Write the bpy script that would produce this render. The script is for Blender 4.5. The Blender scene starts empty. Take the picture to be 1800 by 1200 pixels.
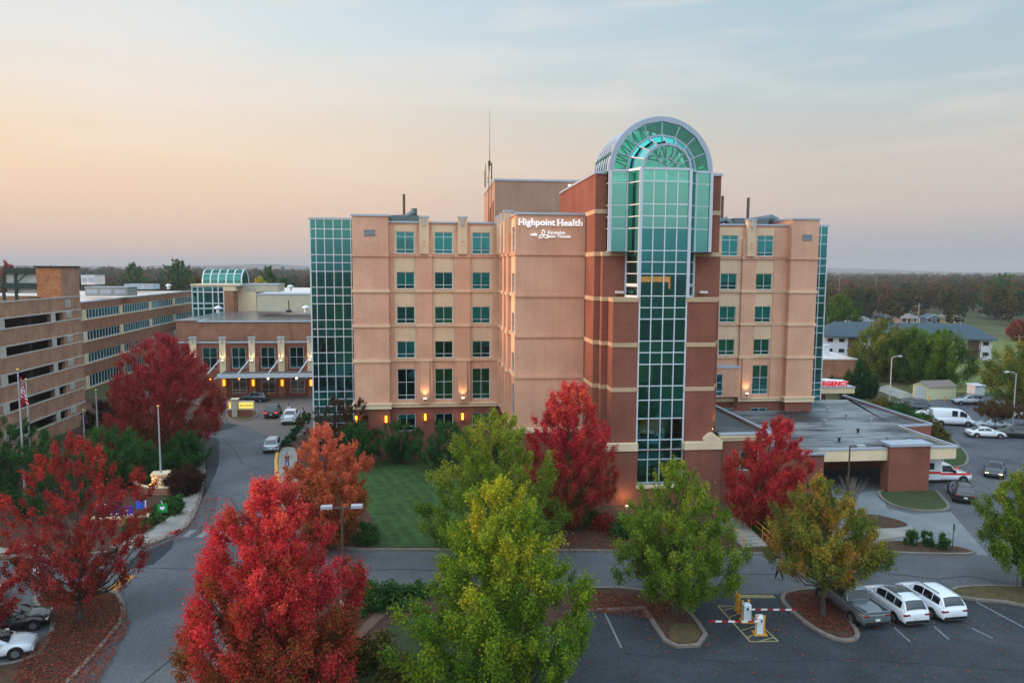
import bpy, bmesh, math, random
import numpy as np
from mathutils import Vector, Matrix
random.seed(7)
R = math.radians
# ------------------------------------------------------------------ camera
F = 1300.0; H = 22.5; PITCH = math.atan(127 / F); ROLL = .0053; PSI = R(6.3)
FW = np.array([0, math.cos(PITCH), -math.sin(PITCH)]); RT0 = np.array([1., 0, 0]); UP0 = np.cross(RT0, FW)
RT = RT0 * math.cos(ROLL) + UP0 * math.sin(ROLL); UPV = np.cross(RT, FW)
CAMP = np.array([0, 0, H])
scene = bpy.context.scene
cam = bpy.data.cameras.new('camera'); camo = bpy.data.objects.new('camera', cam)
scene.collection.objects.link(camo); scene.camera = camo
cam.sensor_width = 36; cam.lens = F * 36 / 1800; cam.clip_start = .5; cam.clip_end = 20000
camo.matrix_world = Matrix(((RT[0], UPV[0], -FW[0], 0), (RT[1], UPV[1], -FW[1], 0), (RT[2], UPV[2], -FW[2], H), (0, 0, 0, 1)))
# ------------------------------------------------------------------ world and sun
def lin(r, g, b, k=1.0):
    f = lambda c: (c / 255 / 12.92 if c / 255 <= .04045 else ((c / 255 + .055) / 1.055) ** 2.4) * k
    return (f(r), f(g), f(b), 1)
SUN_EL = R(6); SUN_AZ = R(-91)          # azimuth from +Y, negative = left
sund = Vector((math.sin(SUN_AZ) * math.cos(SUN_EL), math.cos(SUN_AZ) * math.cos(SUN_EL), math.sin(SUN_EL)))
W = bpy.data.worlds.new('World'); scene.world = W; W.use_nodes = True
nt = W.node_tree; nt.nodes.clear()
def N(t, **k):
    n = nt.nodes.new(t)
    for a, b in k.items(): setattr(n, a, b)
    return n
wo = N('ShaderNodeOutputWorld'); add = N('ShaderNodeAddShader')
sky = N('ShaderNodeTexSky', sky_type='NISHITA', sun_disc=False, sun_elevation=SUN_EL, sun_rotation=SUN_AZ)
sky.air_density = 1.5; sky.dust_density = 1.5
bg1 = N('ShaderNodeBackground'); bg1.inputs[1].default_value = .02
nt.links.new(sky.outputs[0], bg1.inputs[0])
tc = N('ShaderNodeTexCoord'); sep = N('ShaderNodeSeparateXYZ'); nt.links.new(tc.outputs['Generated'], sep.inputs[0])
def ramp(stops, src):
    r = N('ShaderNodeValToRGB'); e = r.color_ramp.elements
    e[0].position, e[0].color = stops[0]; e[1].position, e[1].color = stops[-1]
    for p, c in stops[1:-1]:
        x = e.new(p); x.color = c
    nt.links.new(src, r.inputs[0]); return r.outputs[0]
SK = 1.06
left = ramp([(0, lin(214, 182, 166, SK)), (.035, lin(224, 192, 172, SK)), (.085, lin(236, 202, 176, SK)), (.14, lin(240, 212, 184, SK)), (.2, lin(234, 220, 204, SK)), (.27, lin(218, 224, 224, SK)), (.36, lin(200, 218, 228, SK)), (1, lin(190, 206, 222, SK))], sep.outputs[2])
right = ramp([(0, lin(146, 156, 168, SK)), (.03, lin(160, 168, 178, SK)), (.075, lin(192, 180, 178, SK)), (.14, lin(192, 188, 184, SK)), (.22, lin(172, 192, 200, SK)), (.36, lin(156, 188, 208, SK)), (1, lin(164, 190, 212, SK))], sep.outputs[2])
mr = N('ShaderNodeMapRange', interpolation_type='SMOOTHSTEP'); mr.inputs[1].default_value = -.55; mr.inputs[2].default_value = .62
nt.links.new(sep.outputs[0], mr.inputs[0])
mx = N('ShaderNodeMix', data_type='RGBA'); nt.links.new(mr.outputs[0], mx.inputs[0]); nt.links.new(left, mx.inputs[6]); nt.links.new(right, mx.inputs[7])
# thin high cloud streaks
mp = N('ShaderNodeMapping'); mp.inputs['Scale'].default_value = (1.3, 1.0, 9); mp.inputs['Rotation'].default_value = (.0, -.10, .3)
nt.links.new(tc.outputs['Generated'], mp.inputs[0])
nz = N('ShaderNodeTexNoise'); nz.inputs['Scale'].default_value = 2.2; nz.inputs['Detail'].default_value = 5; nz.inputs['Roughness'].default_value = .55
nt.links.new(mp.outputs[0], nz.inputs[0])
cr = N('ShaderNodeMapRange'); cr.inputs[1].default_value = .46; cr.inputs[2].default_value = .74; cr.inputs[4].default_value = .55
nt.links.new(nz.outputs[0], cr.inputs[0])
cz = N('ShaderNodeMapRange'); cz.inputs[1].default_value = .05; cz.inputs[2].default_value = .2; nt.links.new(sep.outputs[2], cz.inputs[0]); cm = N('ShaderNodeMath', operation='MULTIPLY'); nt.links.new(cr.outputs[0], cm.inputs[0]); nt.links.new(cz.outputs[0], cm.inputs[1])
mx2 = N('ShaderNodeMix', data_type='RGBA'); nt.links.new(cm.outputs[0], mx2.inputs[0]); nt.links.new(mx.outputs[2], mx2.inputs[6]); mx2.inputs[7].default_value = lin(238, 226, 218, SK)
# unseen sky behind the camera, brightness raised to light the front walls
mb_ = N('ShaderNodeMapRange', interpolation_type='SMOOTHSTEP'); mb_.inputs[1].default_value = .3; mb_.inputs[2].default_value = -.45; mb_.inputs[3].default_value = 1; mb_.inputs[4].default_value = 2.3
nt.links.new(sep.outputs[1], mb_.inputs[0])
mz_ = N('ShaderNodeMapRange', interpolation_type='SMOOTHSTEP'); mz_.inputs[1].default_value = .38; mz_.inputs[2].default_value = .7; mz_.inputs[3].default_value = 1; mz_.inputs[4].default_value = 1.75  # sky above the view also brightened as added fill light
nt.links.new(sep.outputs[2], mz_.inputs[0]); mm_ = N('ShaderNodeMath', operation='MULTIPLY'); nt.links.new(mb_.outputs[0], mm_.inputs[0]); nt.links.new(mz_.outputs[0], mm_.inputs[1])
bg2 = N('ShaderNodeBackground'); nt.links.new(mx2.outputs[2], bg2.inputs[0]); nt.links.new(mm_.outputs[0], bg2.inputs[1])
nt.links.new(bg1.outputs[0], add.inputs[0]); nt.links.new(bg2.outputs[0], add.inputs[1]); nt.links.new(add.outputs[0], wo.inputs[0])
sl = bpy.data.lights.new('sun', 'SUN'); sl.energy = 5.0; sl.angle = R(7); sl.color = (1, .58, .36)
so = bpy.data.objects.new('sun', sl); scene.collection.objects.link(so); so.rotation_euler = sund.to_track_quat('Z', 'Y').to_euler()
scene.view_settings.view_transform = 'Standard'; scene.view_settings.look = 'None'; scene.view_settings.exposure = 0; scene.view_settings.gamma = 1
scene.cycles.max_bounces = 6; scene.cycles.transparent_max_bounces = 24; scene.cycles.volume_bounces = 0
scene.cycles.use_denoising = True; scene.cycles.caustics_reflective = False; scene.cycles.caustics_refractive = False
scene.cycles.use_adaptive_sampling = True; scene.cycles.sample_clamp_indirect = 6
# ------------------------------------------------------------------ pixel -> place (in the 1800x1200 photograph)
BU = np.array([math.cos(PSI), math.sin(PSI), 0]); BVV = np.array([-math.sin(PSI), math.cos(PSI), 0])
def ray(px, py): return FW + RT * (px - 900) / F - UPV * (py - 600) / F
def G(px, py, z=0.0):
    d = ray(px, py); t = (z - H) / d[2]; return Vector(CAMP + d * t)
def AT(px, py, Y):
    d = ray(px, py); return Vector(CAMP + d * (Y / d[1]))
def GB(px, py, z=0.0):
    P = np.array(G(px, py, z)); return float(P @ BU), float(P @ BVV)
def BV(px, py, v):
    d = ray(px, py); P = CAMP + d * (v / (d @ BVV)); return float(P @ BU), float(P[2])
def UV(u, v, z=0): return Vector(BU * u + BVV * v + np.array([0, 0, z]))
# ------------------------------------------------------------------ materials
MATS = {}
def newmat(name):
    m = bpy.data.materials.new(name); m.use_nodes = True; m.node_tree.nodes.clear(); return m
def mat(name, col, rough=.8, metal=0, var=.12, scale=1.0, bump=0.0, spec=.3, emit=None, es=0, stretch=(1, 1, 1), col2=None, detail=6, contrast=1.0, coat=0):
    if name in MATS: return MATS[name]
    m = newmat(name); t = m.node_tree; L = t.links.new
    o = t.nodes.new('ShaderNodeOutputMaterial'); b = t.nodes.new('ShaderNodeBsdfPrincipled'); L(b.outputs[0], o.inputs[0])
    b.inputs['Roughness'].default_value = rough; b.inputs['Metallic'].default_value = metal; b.inputs['Specular IOR Level'].default_value = spec
    b.inputs['Coat Weight'].default_value = coat; b.inputs['Coat Roughness'].default_value = .05
    c = lin(*col) if max(col) > 1 else (*col, 1)
    if var > 0 or col2:
        tcn = t.nodes.new('ShaderNodeTexCoord'); mpn = t.nodes.new('ShaderNodeMapping'); mpn.inputs['Scale'].default_value = stretch
        n = t.nodes.new('ShaderNodeTexNoise'); n.inputs['Scale'].default_value = scale; n.inputs['Detail'].default_value = detail; n.inputs['Roughness'].default_value = .62
        L(tcn.outputs['Object'], mpn.inputs[0]); L(mpn.outputs[0], n.inputs[0])
        r = t.nodes.new('ShaderNodeValToRGB'); e = r.color_ramp.elements
        e[0].position = .5 - .22 / contrast; e[1].position = .5 + .22 / contrast
        if col2:
            c2 = lin(*col2) if max(col2) > 1 else (*col2, 1); e[0].color = c; e[1].color = c2
        else:
            e[0].color = tuple(x * (1 - var) for x in c[:3]) + (1,); e[1].color = tuple(min(1, x * (1 + var)) for x in c[:3]) + (1,)
        L(n.outputs[0], r.inputs[0]); L(r.outputs[0], b.inputs['Base Color'])
        if bump:
            n2 = t.nodes.new('ShaderNodeTexNoise'); n2.inputs['Scale'].default_value = scale * 7; n2.inputs['Detail'].default_value = 4; L(mpn.outputs[0], n2.inputs[0])
            bp = t.nodes.new('ShaderNodeBump'); bp.inputs['Strength'].default_value = bump; bp.inputs['Distance'].default_value = .05
            L(n2.outputs[0], bp.inputs['Height']); L(bp.outputs[0], b.inputs['Normal'])
    else: b.inputs['Base Color'].default_value = c
    if emit:
        b.inputs['Emission Color'].default_value = lin(*emit); b.inputs['Emission Strength'].default_value = es
    MATS[name] = m; return m
def facade(name, c1, c2, kind='stucco', big=.35, fine=9.0, mortar=None, bw=.6, bh=.2):
    """wall finish: large soft weathering x fine grain (stucco) or coursed masonry (brick)"""
    if name in MATS: return MATS[name]
    m = newmat(name); t = m.node_tree; L = t.links.new
    o = t.nodes.new('ShaderNodeOutputMaterial'); b = t.nodes.new('ShaderNodeBsdfPrincipled'); L(b.outputs[0], o.inputs[0])
    b.inputs['Roughness'].default_value = .88; b.inputs['Specular IOR Level'].default_value = .2
    tcn = t.nodes.new('ShaderNodeTexCoord')
    n1 = t.nodes.new('ShaderNodeTexNoise'); n1.inputs['Scale'].default_value = big; n1.inputs['Detail'].default_value = 5
    n2 = t.nodes.new('ShaderNodeTexNoise'); n2.inputs['Scale'].default_value = fine; n2.inputs['Detail'].default_value = 3; n2.inputs['Roughness'].default_value = .7
    L(tcn.outputs['Object'], n1.inputs[0]); L(tcn.outputs['Object'], n2.inputs[0])
    ad = t.nodes.new('ShaderNodeMix'); ad.data_type = 'FLOAT'; ad.inputs[0].default_value = .6; L(n1.outputs[0], ad.inputs[2]); L(n2.outputs[0], ad.inputs[3])
    mps = t.nodes.new('ShaderNodeMapping'); mps.inputs['Scale'].default_value = (1.6, 1.6, .09); n3 = t.nodes.new('ShaderNodeTexNoise'); n3.inputs['Scale'].default_value = 1.3; n3.inputs['Detail'].default_value = 6; L(tcn.outputs['Object'], mps.inputs[0]); L(mps.outputs[0], n3.inputs[0])
    ad2 = t.nodes.new('ShaderNodeMix'); ad2.data_type = 'FLOAT'; ad2.inputs[0].default_value = .13; L(ad.outputs[0], ad2.inputs[2]); L(n3.outputs[0], ad2.inputs[3]); ad = ad2
    r = t.nodes.new('ShaderNodeValToRGB'); e = r.color_ramp.elements; e[0].position = .36; e[1].position = .64
    e[0].color = lin(*c1); e[1].color = lin(*c2); L(ad.outputs[0], r.inputs[0])
    last = r.outputs[0]
    if kind == 'brick':
        # courses: x+y runs along either wall direction
        sp = t.nodes.new('ShaderNodeSeparateXYZ'); L(tcn.outputs['Object'], sp.inputs[0])
        sm = t.nodes.new('ShaderNodeMath'); sm.operation = 'ADD'; L(sp.outputs[0], sm.inputs[0]); L(sp.outputs[1], sm.inputs[1])
        cb = t.nodes.new('ShaderNodeCombineXYZ'); L(sm.outputs[0], cb.inputs[0]); L(sp.outputs[2], cb.inputs[1])
        bt = t.nodes.new('ShaderNodeTexBrick'); bt.inputs['Scale'].default_value = 1; bt.inputs['Brick Width'].default_value = bw; bt.inputs['Row Height'].default_value = bh
        bt.inputs['Mortar Size'].default_value = bh * .09; bt.inputs['Color1'].default_value = (.7, .7, .7, 1); bt.inputs['Color2'].default_value = (1, 1, 1, 1); bt.inputs['Mortar'].default_value = (1.15, 1.1, 1.05, 1)
        L(cb.outputs[0], bt.inputs['Vector'])
        mu = t.nodes.new('ShaderNodeMix'); mu.data_type = 'RGBA'; mu.blend_type = 'MULTIPLY'; mu.inputs[0].default_value = .55
        L(last, mu.inputs[6]); L(bt.outputs[0], mu.inputs[7]); last = mu.outputs[2]
    L(last, b.inputs['Base Color'])
    bp = t.nodes.new('ShaderNodeBump'); bp.inputs['Strength'].default_value = .25; bp.inputs['Distance'].default_value = .03; L(n2.outputs[0], bp.inputs['Height']); L(bp.outputs[0], b.inputs['Normal'])
    MATS[name] = m; return m
def glass(name, refl, trans, fac=.5, rough=.02, bump=.0):
    if name in MATS: return MATS[name]
    m = newmat(name); t = m.node_tree; L = t.links.new
    o = t.nodes.new('ShaderNodeOutputMaterial'); mxs = t.nodes.new('ShaderNodeMixShader'); g = t.nodes.new('ShaderNodeBsdfGlossy'); tr = t.nodes.new('ShaderNodeBsdfTransparent')
    g.inputs[0].default_value = (*refl, 1); g.inputs['Roughness'].default_value = rough; tr.inputs[0].default_value = (*trans, 1)
    lw = t.nodes.new('ShaderNodeLayerWeight'); lw.inputs[0].default_value = .35
    mrn = t.nodes.new('ShaderNodeMapRange'); mrn.inputs[3].default_value = fac; mrn.inputs[4].default_value = 1
    L(lw.outputs['Fresnel'], mrn.inputs[0]); mrn.inputs[1].default_value = .1
    L(mrn.outputs[0], mxs.inputs[0]); L(tr.outputs[0], mxs.inputs[1]); L(g.outputs[0], mxs.inputs[2]); L(mxs.outputs[0], o.inputs[0])
    if bump:
        tcn = t.nodes.new('ShaderNodeTexCoord'); n = t.nodes.new('ShaderNodeTexNoise'); n.inputs['Scale'].default_value = .9; n.inputs['Detail'].default_value = 1; L(tcn.outputs['Object'], n.inputs[0])
        bp = t.nodes.new('ShaderNodeBump'); bp.inputs['Strength'].default_value = bump; bp.inputs['Distance'].default_value = .03; L(n.outputs[0], bp.inputs['Height']); L(bp.outputs[0], g.inputs['Normal'])
    MATS[name] = m; return m
def leafmat(name, cols, transl=.35):
    if name in MATS: return MATS[name]
    m = newmat(name); t = m.node_tree; L = t.links.new
    o = t.nodes.new('ShaderNodeOutputMaterial'); a = t.nodes.new('ShaderNodeAttribute'); a.attribute_name = 'tint'
    r = t.nodes.new('ShaderNodeValToRGB'); e = r.color_ramp.elements; n = len(cols)
    e[0].position = 0; e[0].color = lin(*cols[0]); e[1].position = 1; e[1].color = lin(*cols[-1])
    for i in range(1, n - 1):
        x = e.new(i / (n - 1)); x.color = lin(*cols[i])
    L(a.outputs['Fac'], r.inputs[0])
    d = t.nodes.new('ShaderNodeBsdfDiffuse'); tl = t.nodes.new('ShaderNodeBsdfTranslucent'); mxs = t.nodes.new('ShaderNodeMixShader'); mxs.inputs[0].default_value = transl
    L(r.outputs[0], d.inputs[0]); L(r.outputs[0], tl.inputs[0]); L(d.outputs[0], mxs.inputs[1]); L(tl.outputs[0], mxs.inputs[2]); L(mxs.outputs[0], o.inputs[0])
    MATS[name] = m; return m
# ------------------------------------------------------------------ object helpers
COL = scene.collection
def tag(o, label=None, cat=None, group=None, kind=None):
    if label: o['label'] = label
    if cat: o['category'] = cat
    if group: o['group'] = group
    if kind: o['kind'] = kind
    return o
def thing(name, label, cat, loc=(0, 0, 0), rz=0, group=None):
    o = bpy.data.objects.new(name, None); COL.objects.link(o); o.location = loc; o.rotation_euler = (0, 0, rz); o.empty_display_size = .5
    return tag(o, label, cat, group)
class MB:
    def __init__(s, off=(0, 0, 0)): s.v = []; s.f = []; s.m = []; s.off = off; s.sm = []
    def add(s, vs, fs, mi=0, smooth=False):
        b = len(s.v); ox, oy, oz = s.off
        s.v += [(p[0] - ox, p[1] - oy, p[2] - oz) for p in vs]
        for f in fs: s.f.append([b + i for i in f]); s.m.append(mi); s.sm.append(smooth)
        return s
    def box(s, x0, x1, y0, y1, z0, z1, mi=0):
        if x0 > x1: x0, x1 = x1, x0
        if y0 > y1: y0, y1 = y1, y0
        if z0 > z1: z0, z1 = z1, z0
        return s.add([(x0, y0, z0), (x1, y0, z0), (x1, y1, z0), (x0, y1, z0), (x0, y0, z1), (x1, y0, z1), (x1, y1, z1), (x0, y1, z1)],
              [(0, 3, 2, 1), (4, 5, 6, 7), (0, 1, 5, 4), (1, 2, 6, 5), (2, 3, 7, 6), (3, 0, 4, 7)], mi)
    def quad(s, a, b, c, d, mi=0): return s.add([a, b, c, d], [(0, 1, 2, 3)], mi)
    def prism(s, pts, z0, z1, mi=0, mtop=None):
        n = len(pts); ar = sum(pts[i][0] * pts[(i + 1) % n][1] - pts[(i + 1) % n][0] * pts[i][1] for i in range(n))
        if ar < 0: pts = pts[::-1]
        vs = [(p[0], p[1], z0) for p in pts] + [(p[0], p[1], z1) for p in pts]
        s.add(vs, [tuple(range(n))[::-1]] + [(i, (i + 1) % n, n + (i + 1) % n, n + i) for i in range(n)], mi)
        s.add(vs[n:], [tuple(range(n))], mi if mtop is None else mtop); return s
    def tube(s, pts, rad, n=8, mi=0, cap=True):
        pts = [Vector(p) for p in pts]; rad = rad if isinstance(rad, (list, tuple)) else [rad] * len(pts); vs = []; fs = []
        for i, p in enumerate(pts):
            d = (pts[min(i + 1, len(pts) - 1)] - pts[max(i - 1, 0)]); d = d.normalized() if d.length > 1e-9 else Vector((0, 0, 1))
            a = d.cross(Vector((0, 0, 1))) if abs(d.z) < .95 else d.cross(Vector((1, 0, 0))); a.normalize(); b = d.cross(a)
            for k in range(n):
                t = 2 * math.pi * k / n; vs.append(tuple(p + (a * math.cos(t) + b * math.sin(t)) * rad[i]))
        for i in range(len(pts) - 1):
            for k in range(n): fs.append((i * n + k, i * n + (k + 1) % n, (i + 1) * n + (k + 1) % n, (i + 1) * n + k))
        s.add(vs, fs, mi, True)
        if cap: s.add(vs[:n], [tuple(range(n))], mi); s.add(vs[-n:], [tuple(range(n))[::-1]], mi)
        return s
    def ball(s, c, r, n=10, mi=0, sz=1.0):
        vs = []; fs = []
        for i in range(n + 1):
            th = math.pi * i / n
            for k in range(n * 2): ph = math.pi * k / n; vs.append((c[0] + r * math.sin(th) * math.cos(ph), c[1] + r * math.sin(th) * math.sin(ph), c[2] + r * sz * math.cos(th)))
        for i in range(n):
            for k in range(2 * n): fs.append((i * 2 * n + k, (i + 1) * 2 * n + k, (i + 1) * 2 * n + (k + 1) % (2 * n), i * 2 * n + (k + 1) % (2 * n)))
        return s.add(vs, fs, mi, True)
    def bar(s, a, b, w, h=None, mi=0):
        """square bar from a to b"""
        h = h or w; a = Vector(a); b = Vector(b); d = (b - a).normalized(); x = d.cross(Vector((0, 0, 1))) if abs(d.z) < .95 else Vector((1, 0, 0)); x.normalize(); y = d.cross(x)
        vs = []
        for p in (a, b):
            for i, j in ((-1, -1), (1, -1), (1, 1), (-1, 1)): vs.append(tuple(p + x * (i * w / 2) + y * (j * h / 2)))
        return s.add(vs, [(0, 1, 2, 3), (7, 6, 5, 4), (0, 4, 5, 1), (1, 5, 6, 2), (2, 6, 7, 3), (3, 7, 4, 0)], mi)
    def build(s, name, mats, parent=None, bevel=0, recalc=True):
        me = bpy.data.meshes.new(name); me.from_pydata(s.v, [], s.f)
        mats = mats if isinstance(mats, (list, tuple)) else [mats]
        for m in mats: me.materials.append(m)
        if len(mats) > 1: me.polygons.foreach_set('material_index', s.m)
        me.polygons.foreach_set('use_smooth', s.sm); me.update()
        if recalc or bevel:
            bm = bmesh.new(); bm.from_mesh(me); bmesh.ops.recalc_face_normals(bm, faces=bm.faces)
            if bevel:
                bmesh.ops.remove_doubles(bm, verts=bm.verts, dist=.0005)
                ed = [e for e in bm.edges if len(e.link_faces) == 2 and e.calc_face_angle(0) > .35]
                bmesh.ops.bevel(bm, geom=ed, offset=bevel, segments=2, profile=.6, affect='EDGES', clamp_overlap=True)
            bm.to_mesh(me); bm.free()
        o = bpy.data.objects.new(name, me); COL.objects.link(o)
        if parent is not None: o.parent = parent
        return o
def children(o): return [c for c in bpy.data.objects if c.parent == o]
def copy_tree(o, parent=None, kids=None):
    c = o.copy(); COL.objects.link(c)
    if parent is not None: c.parent = parent
    for ch in (kids or KIDS(o)): copy_tree(ch, c)
    return c
def KIDS(o): return list(o.children)
def textmesh(s, size=1, bold=.0, depth=.04, align='CENTER', spacing=1.0):
    cu = bpy.data.curves.new('t', 'FONT'); cu.body = s; cu.size = size; cu.offset = bold; cu.extrude = depth; cu.align_x = align; cu.align_y = 'BOTTOM_BASELINE'; cu.space_character = spacing
    ob = bpy.data.objects.new('t', cu); COL.objects.link(ob); bpy.context.view_layer.update()
    me = bpy.data.meshes.new_from_object(ob.evaluated_get(bpy.context.evaluated_depsgraph_get()))
    bpy.data.objects.remove(ob); return me
def text(name, s, m, parent, loc, rz=0, size=1, bold=0, depth=.04, width=None, spacing=1.0, rx=math.pi / 2):
    me = textmesh(s, size, bold, depth, spacing=spacing); me.materials.clear(); me.materials.append(m)
    o = bpy.data.objects.new(name, me); COL.objects.link(o); o.parent = parent; o.location = loc; o.rotation_euler = (rx, 0, rz)
    if width:
        w = max(v.co.x for v in me.vertices) - min(v.co.x for v in me.vertices); o.scale = (width / w, 1, 1)
    return o
# ------------------------------------------------------------------ leaves
def leaf_mesh(name, cen, rad, n_per, size, tint, m, parent, rs, elong=1.25, flat=.5, jit=.16, out=0.0):
    """one mesh of pointed leaf faces gathered in uneven clumps"""
    cen = np.asarray(cen, float); K = len(cen); rad = np.asarray(rad, float); n_per = np.asarray(n_per, int) if np.ndim(n_per) else np.full(K, n_per)
    idx = np.repeat(np.arange(K), n_per); n = len(idx)
    d = rs.normal(size=(n, 3)); d /= np.linalg.norm(d, axis=1)[:, None]
    r = np.minimum(1.25, np.abs(rs.normal(size=n)) * .42 + .22)
    p = cen[idx] + d * (r * rad[idx])[:, None] * np.array([1, 1, elong])
    if out:                                              # clumps drawn out along the rising twigs
        tw = cen.copy(); tw[:, 2] = 0; tw /= np.linalg.norm(tw, axis=1)[:, None] + .6; tw[:, 2] = 1.15; tw /= np.linalg.norm(tw, axis=1)[:, None]
        p = p + tw[idx] * (rs.normal(size=n) * rad[idx] * out)[:, None]
    nr = d * .6 + rs.normal(size=(n, 3)) * .75 + np.array([0, 0, flat]); nr /= np.linalg.norm(nr, axis=1)[:, None]
    a = np.cross(nr, rs.normal(size=(n, 3))); a /= np.linalg.norm(a, axis=1)[:, None] + 1e-9; b = np.cross(nr, a)
    s = size * (.6 + .8 * rs.random(n))[:, None]
    v = np.stack([p - a * s * .62, p - b * s * .42 + nr * s * .1, p + a * s * .62, p + b * s * .42 + nr * s * .1], 1).reshape(-1, 3)
    ti = np.clip(np.asarray(tint)[idx] + rs.normal(size=n) * jit, 0, 1)
    me = bpy.data.meshes.new(name); me.vertices.add(4 * n); me.vertices.foreach_set('co', v.ravel())
    me.loops.add(4 * n); me.loops.foreach_set('vertex_index', np.arange(4 * n, dtype=np.int32))
    me.polygons.add(n); me.polygons.foreach_set('loop_start', np.arange(0, 4 * n, 4, dtype=np.int32)); me.polygons.foreach_set('loop_total', np.full(n, 4, dtype=np.int32))
    me.update(calc_edges=True)
    at = me.attributes.new('tint', 'FLOAT', 'FACE'); at.data.foreach_set('value', ti.astype(np.float32))
    me.materials.append(m); o = bpy.data.objects.new(name, me); COL.objects.link(o)
    if parent is not None: o.parent = parent
    return o
BARK = lambda: mat('bark', (70, 62, 55), .95, var=.3, scale=6, stretch=(1, 1, .2), bump=.5)
def tree(name, label, cat, base, h, w, m, seed, cb=.2, K=120, leaves=24000, leaf=.17, clump=.75, trend=(.5, 0), top=1.0, group=None, trunk=.16, spread=1.0, lobes=5, dens=.5, skew=(0, 0), limbs=34, cj=.17, edge=.25, mid=.42, bark=None, fine=(2.6, 2.5, .62, .62)):
    """maple-like tree: tapering trunk, ascending limbs, crown of uneven clumps"""
    rs = np.random.RandomState(seed); T = thing(name, label, cat, (base[0], base[1], base[2] if len(base) > 2 else 0), 0, group)
    K = int(K * fine[0]); leaves = int(leaves * fine[1]); leaf *= fine[2]; clump *= fine[3]
    cen = []; rad = []; tt = []; ph = rs.rand(8) * 6.28
    z0 = h * cb
    tries = 0
    while len(cen) < K and tries < K * 40:
        tries += 1
        t = rs.rand(); env = (math.sin(math.pi * min(1, (t + .05) / 1.05) ** (math.log(.5) / math.log(mid))) ** .62) if t > 0 else 0
        env = max(0.0, env)
        if rs.rand() > env + .12: continue
        an = rs.rand() * 6.283
        lob = 1 + edge * (math.sin(lobes * an + ph[0] + 5 * t) * .6 + math.sin(3 * an + ph[1] - 7 * t) * .5 + math.sin(9 * t + ph[2]) * .35)
        rr = (1 - (rs.rand() ** (1 / dens)) * .9) * env * w / 2 * lob
        cen.append((math.cos(an) * rr + skew[0] * t, math.sin(an) * rr + skew[1] * t, z0 + (h - z0) * t * .965)); rad.append(clump * (.55 + .75 * rs.rand()) * (1.05 - .45 * t)); tt.append(t)
    cen = np.array(cen); rad = np.array(rad); tt = np.array(tt)
    # leader spires break the outline
    kx, ky = 6.28 / (w * .55), 6.28 / (h * .45)
    tint = trend[0] + trend[1] * (tt - .5) + rs.normal(size=len(tt)) * cj * .45 + cj * .8 * np.sin(cen[:, 0] * kx + ph[3]) * np.cos(cen[:, 2] * ky + ph[4] + cen[:, 1] * kx)  # height trend: real leaf colours plus some crown shading painted in
    wgt = rad ** 1.6; npc = np.maximum(20, (leaves * wgt / wgt.sum())).astype(int)
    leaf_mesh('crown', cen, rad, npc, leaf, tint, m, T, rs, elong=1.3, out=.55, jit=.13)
    b = MB(); bend = rs.normal(size=2) * .12
    tp = [(bend[0] * math.sin(3 * q) * w * .08 + skew[0] * q * .6, bend[1] * math.cos(2 * q) * w * .08 + skew[1] * q * .6, h * .86 * q) for q in np.linspace(0, 1, 9)]
    tr = [trunk * (1.35 if q == 0 else 1) * (1 - q * .88) for q in np.linspace(0, 1, 9)]
    b.tube([(tp[0][0], tp[0][1], -.1)] + tp[1:], tr, 9)
    order = rs.permutation(len(cen))[:limbs]
    for i in order:
        c = cen[i]; zz = max(h * cb * .75, c[2] - (abs(c[0]) + abs(c[1])) * .75 - .6); q = min(.98, zz / (h * .86)); k = q * 8; k0 = min(7, int(k))
        s = Vector(tp[k0]).lerp(Vector(tp[k0 + 1]), k - k0); e = Vector(c); mdp = s.lerp(e, .5) + Vector((0, 0, -.12 * (e - s).length)) + Vector(rs.normal(size=3) * .1)
        r0 = trunk * (1 - q * .85) * .5
        b.tube([s, s.lerp(mdp, .5), mdp, mdp.lerp(e, .5), e], [r0, r0 * .8, r0 * .6, r0 * .4, r0 * .18], 5)
    b.build('trunk', bark or BARK(), T, recalc=False)
    return T
def shrub(name, label, base, rx, ry, h, m, seed, leaf=.12, n=2600, trend=.5, cat='shrub', group=None, K=22, rz=0):
    rs = np.random.RandomState(seed); T = thing(name, label, cat, (base[0], base[1], base[2] if len(base) > 2 else 0), rz, group)
    c = []; 
    for i in range(K):
        a = rs.rand() * 6.283; r = rs.rand() ** .6; z = rs.rand()
        k = math.sqrt(max(.05, 1 - (z * .9) ** 2)); c.append((math.cos(a) * r * rx * .8 * k, math.sin(a) * r * ry * .8 * k, .12 + h * z * .82))
    leaf_mesh('foliage', c, np.full(K, min(rx, ry, h) * .42) * (.7 + .6 * rs.rand(K)), max(8, n // K), leaf, trend + rs.normal(size=K) * .15, m, T, rs, elong=1)
    b = MB()
    for i in range(min(5, K)): b.tube([(0, 0, 0), (c[i][0] * .5, c[i][1] * .5, c[i][2] * .6), c[i]], [.04, .03, .012], 5)
    b.build('stem', BARK(), T, recalc=False); return T
def VU(px, py, u):
    d = ray(px, py); P = CAMP + d * (u / (d @ BU)); return float(P @ BVV), float(P[2])
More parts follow.
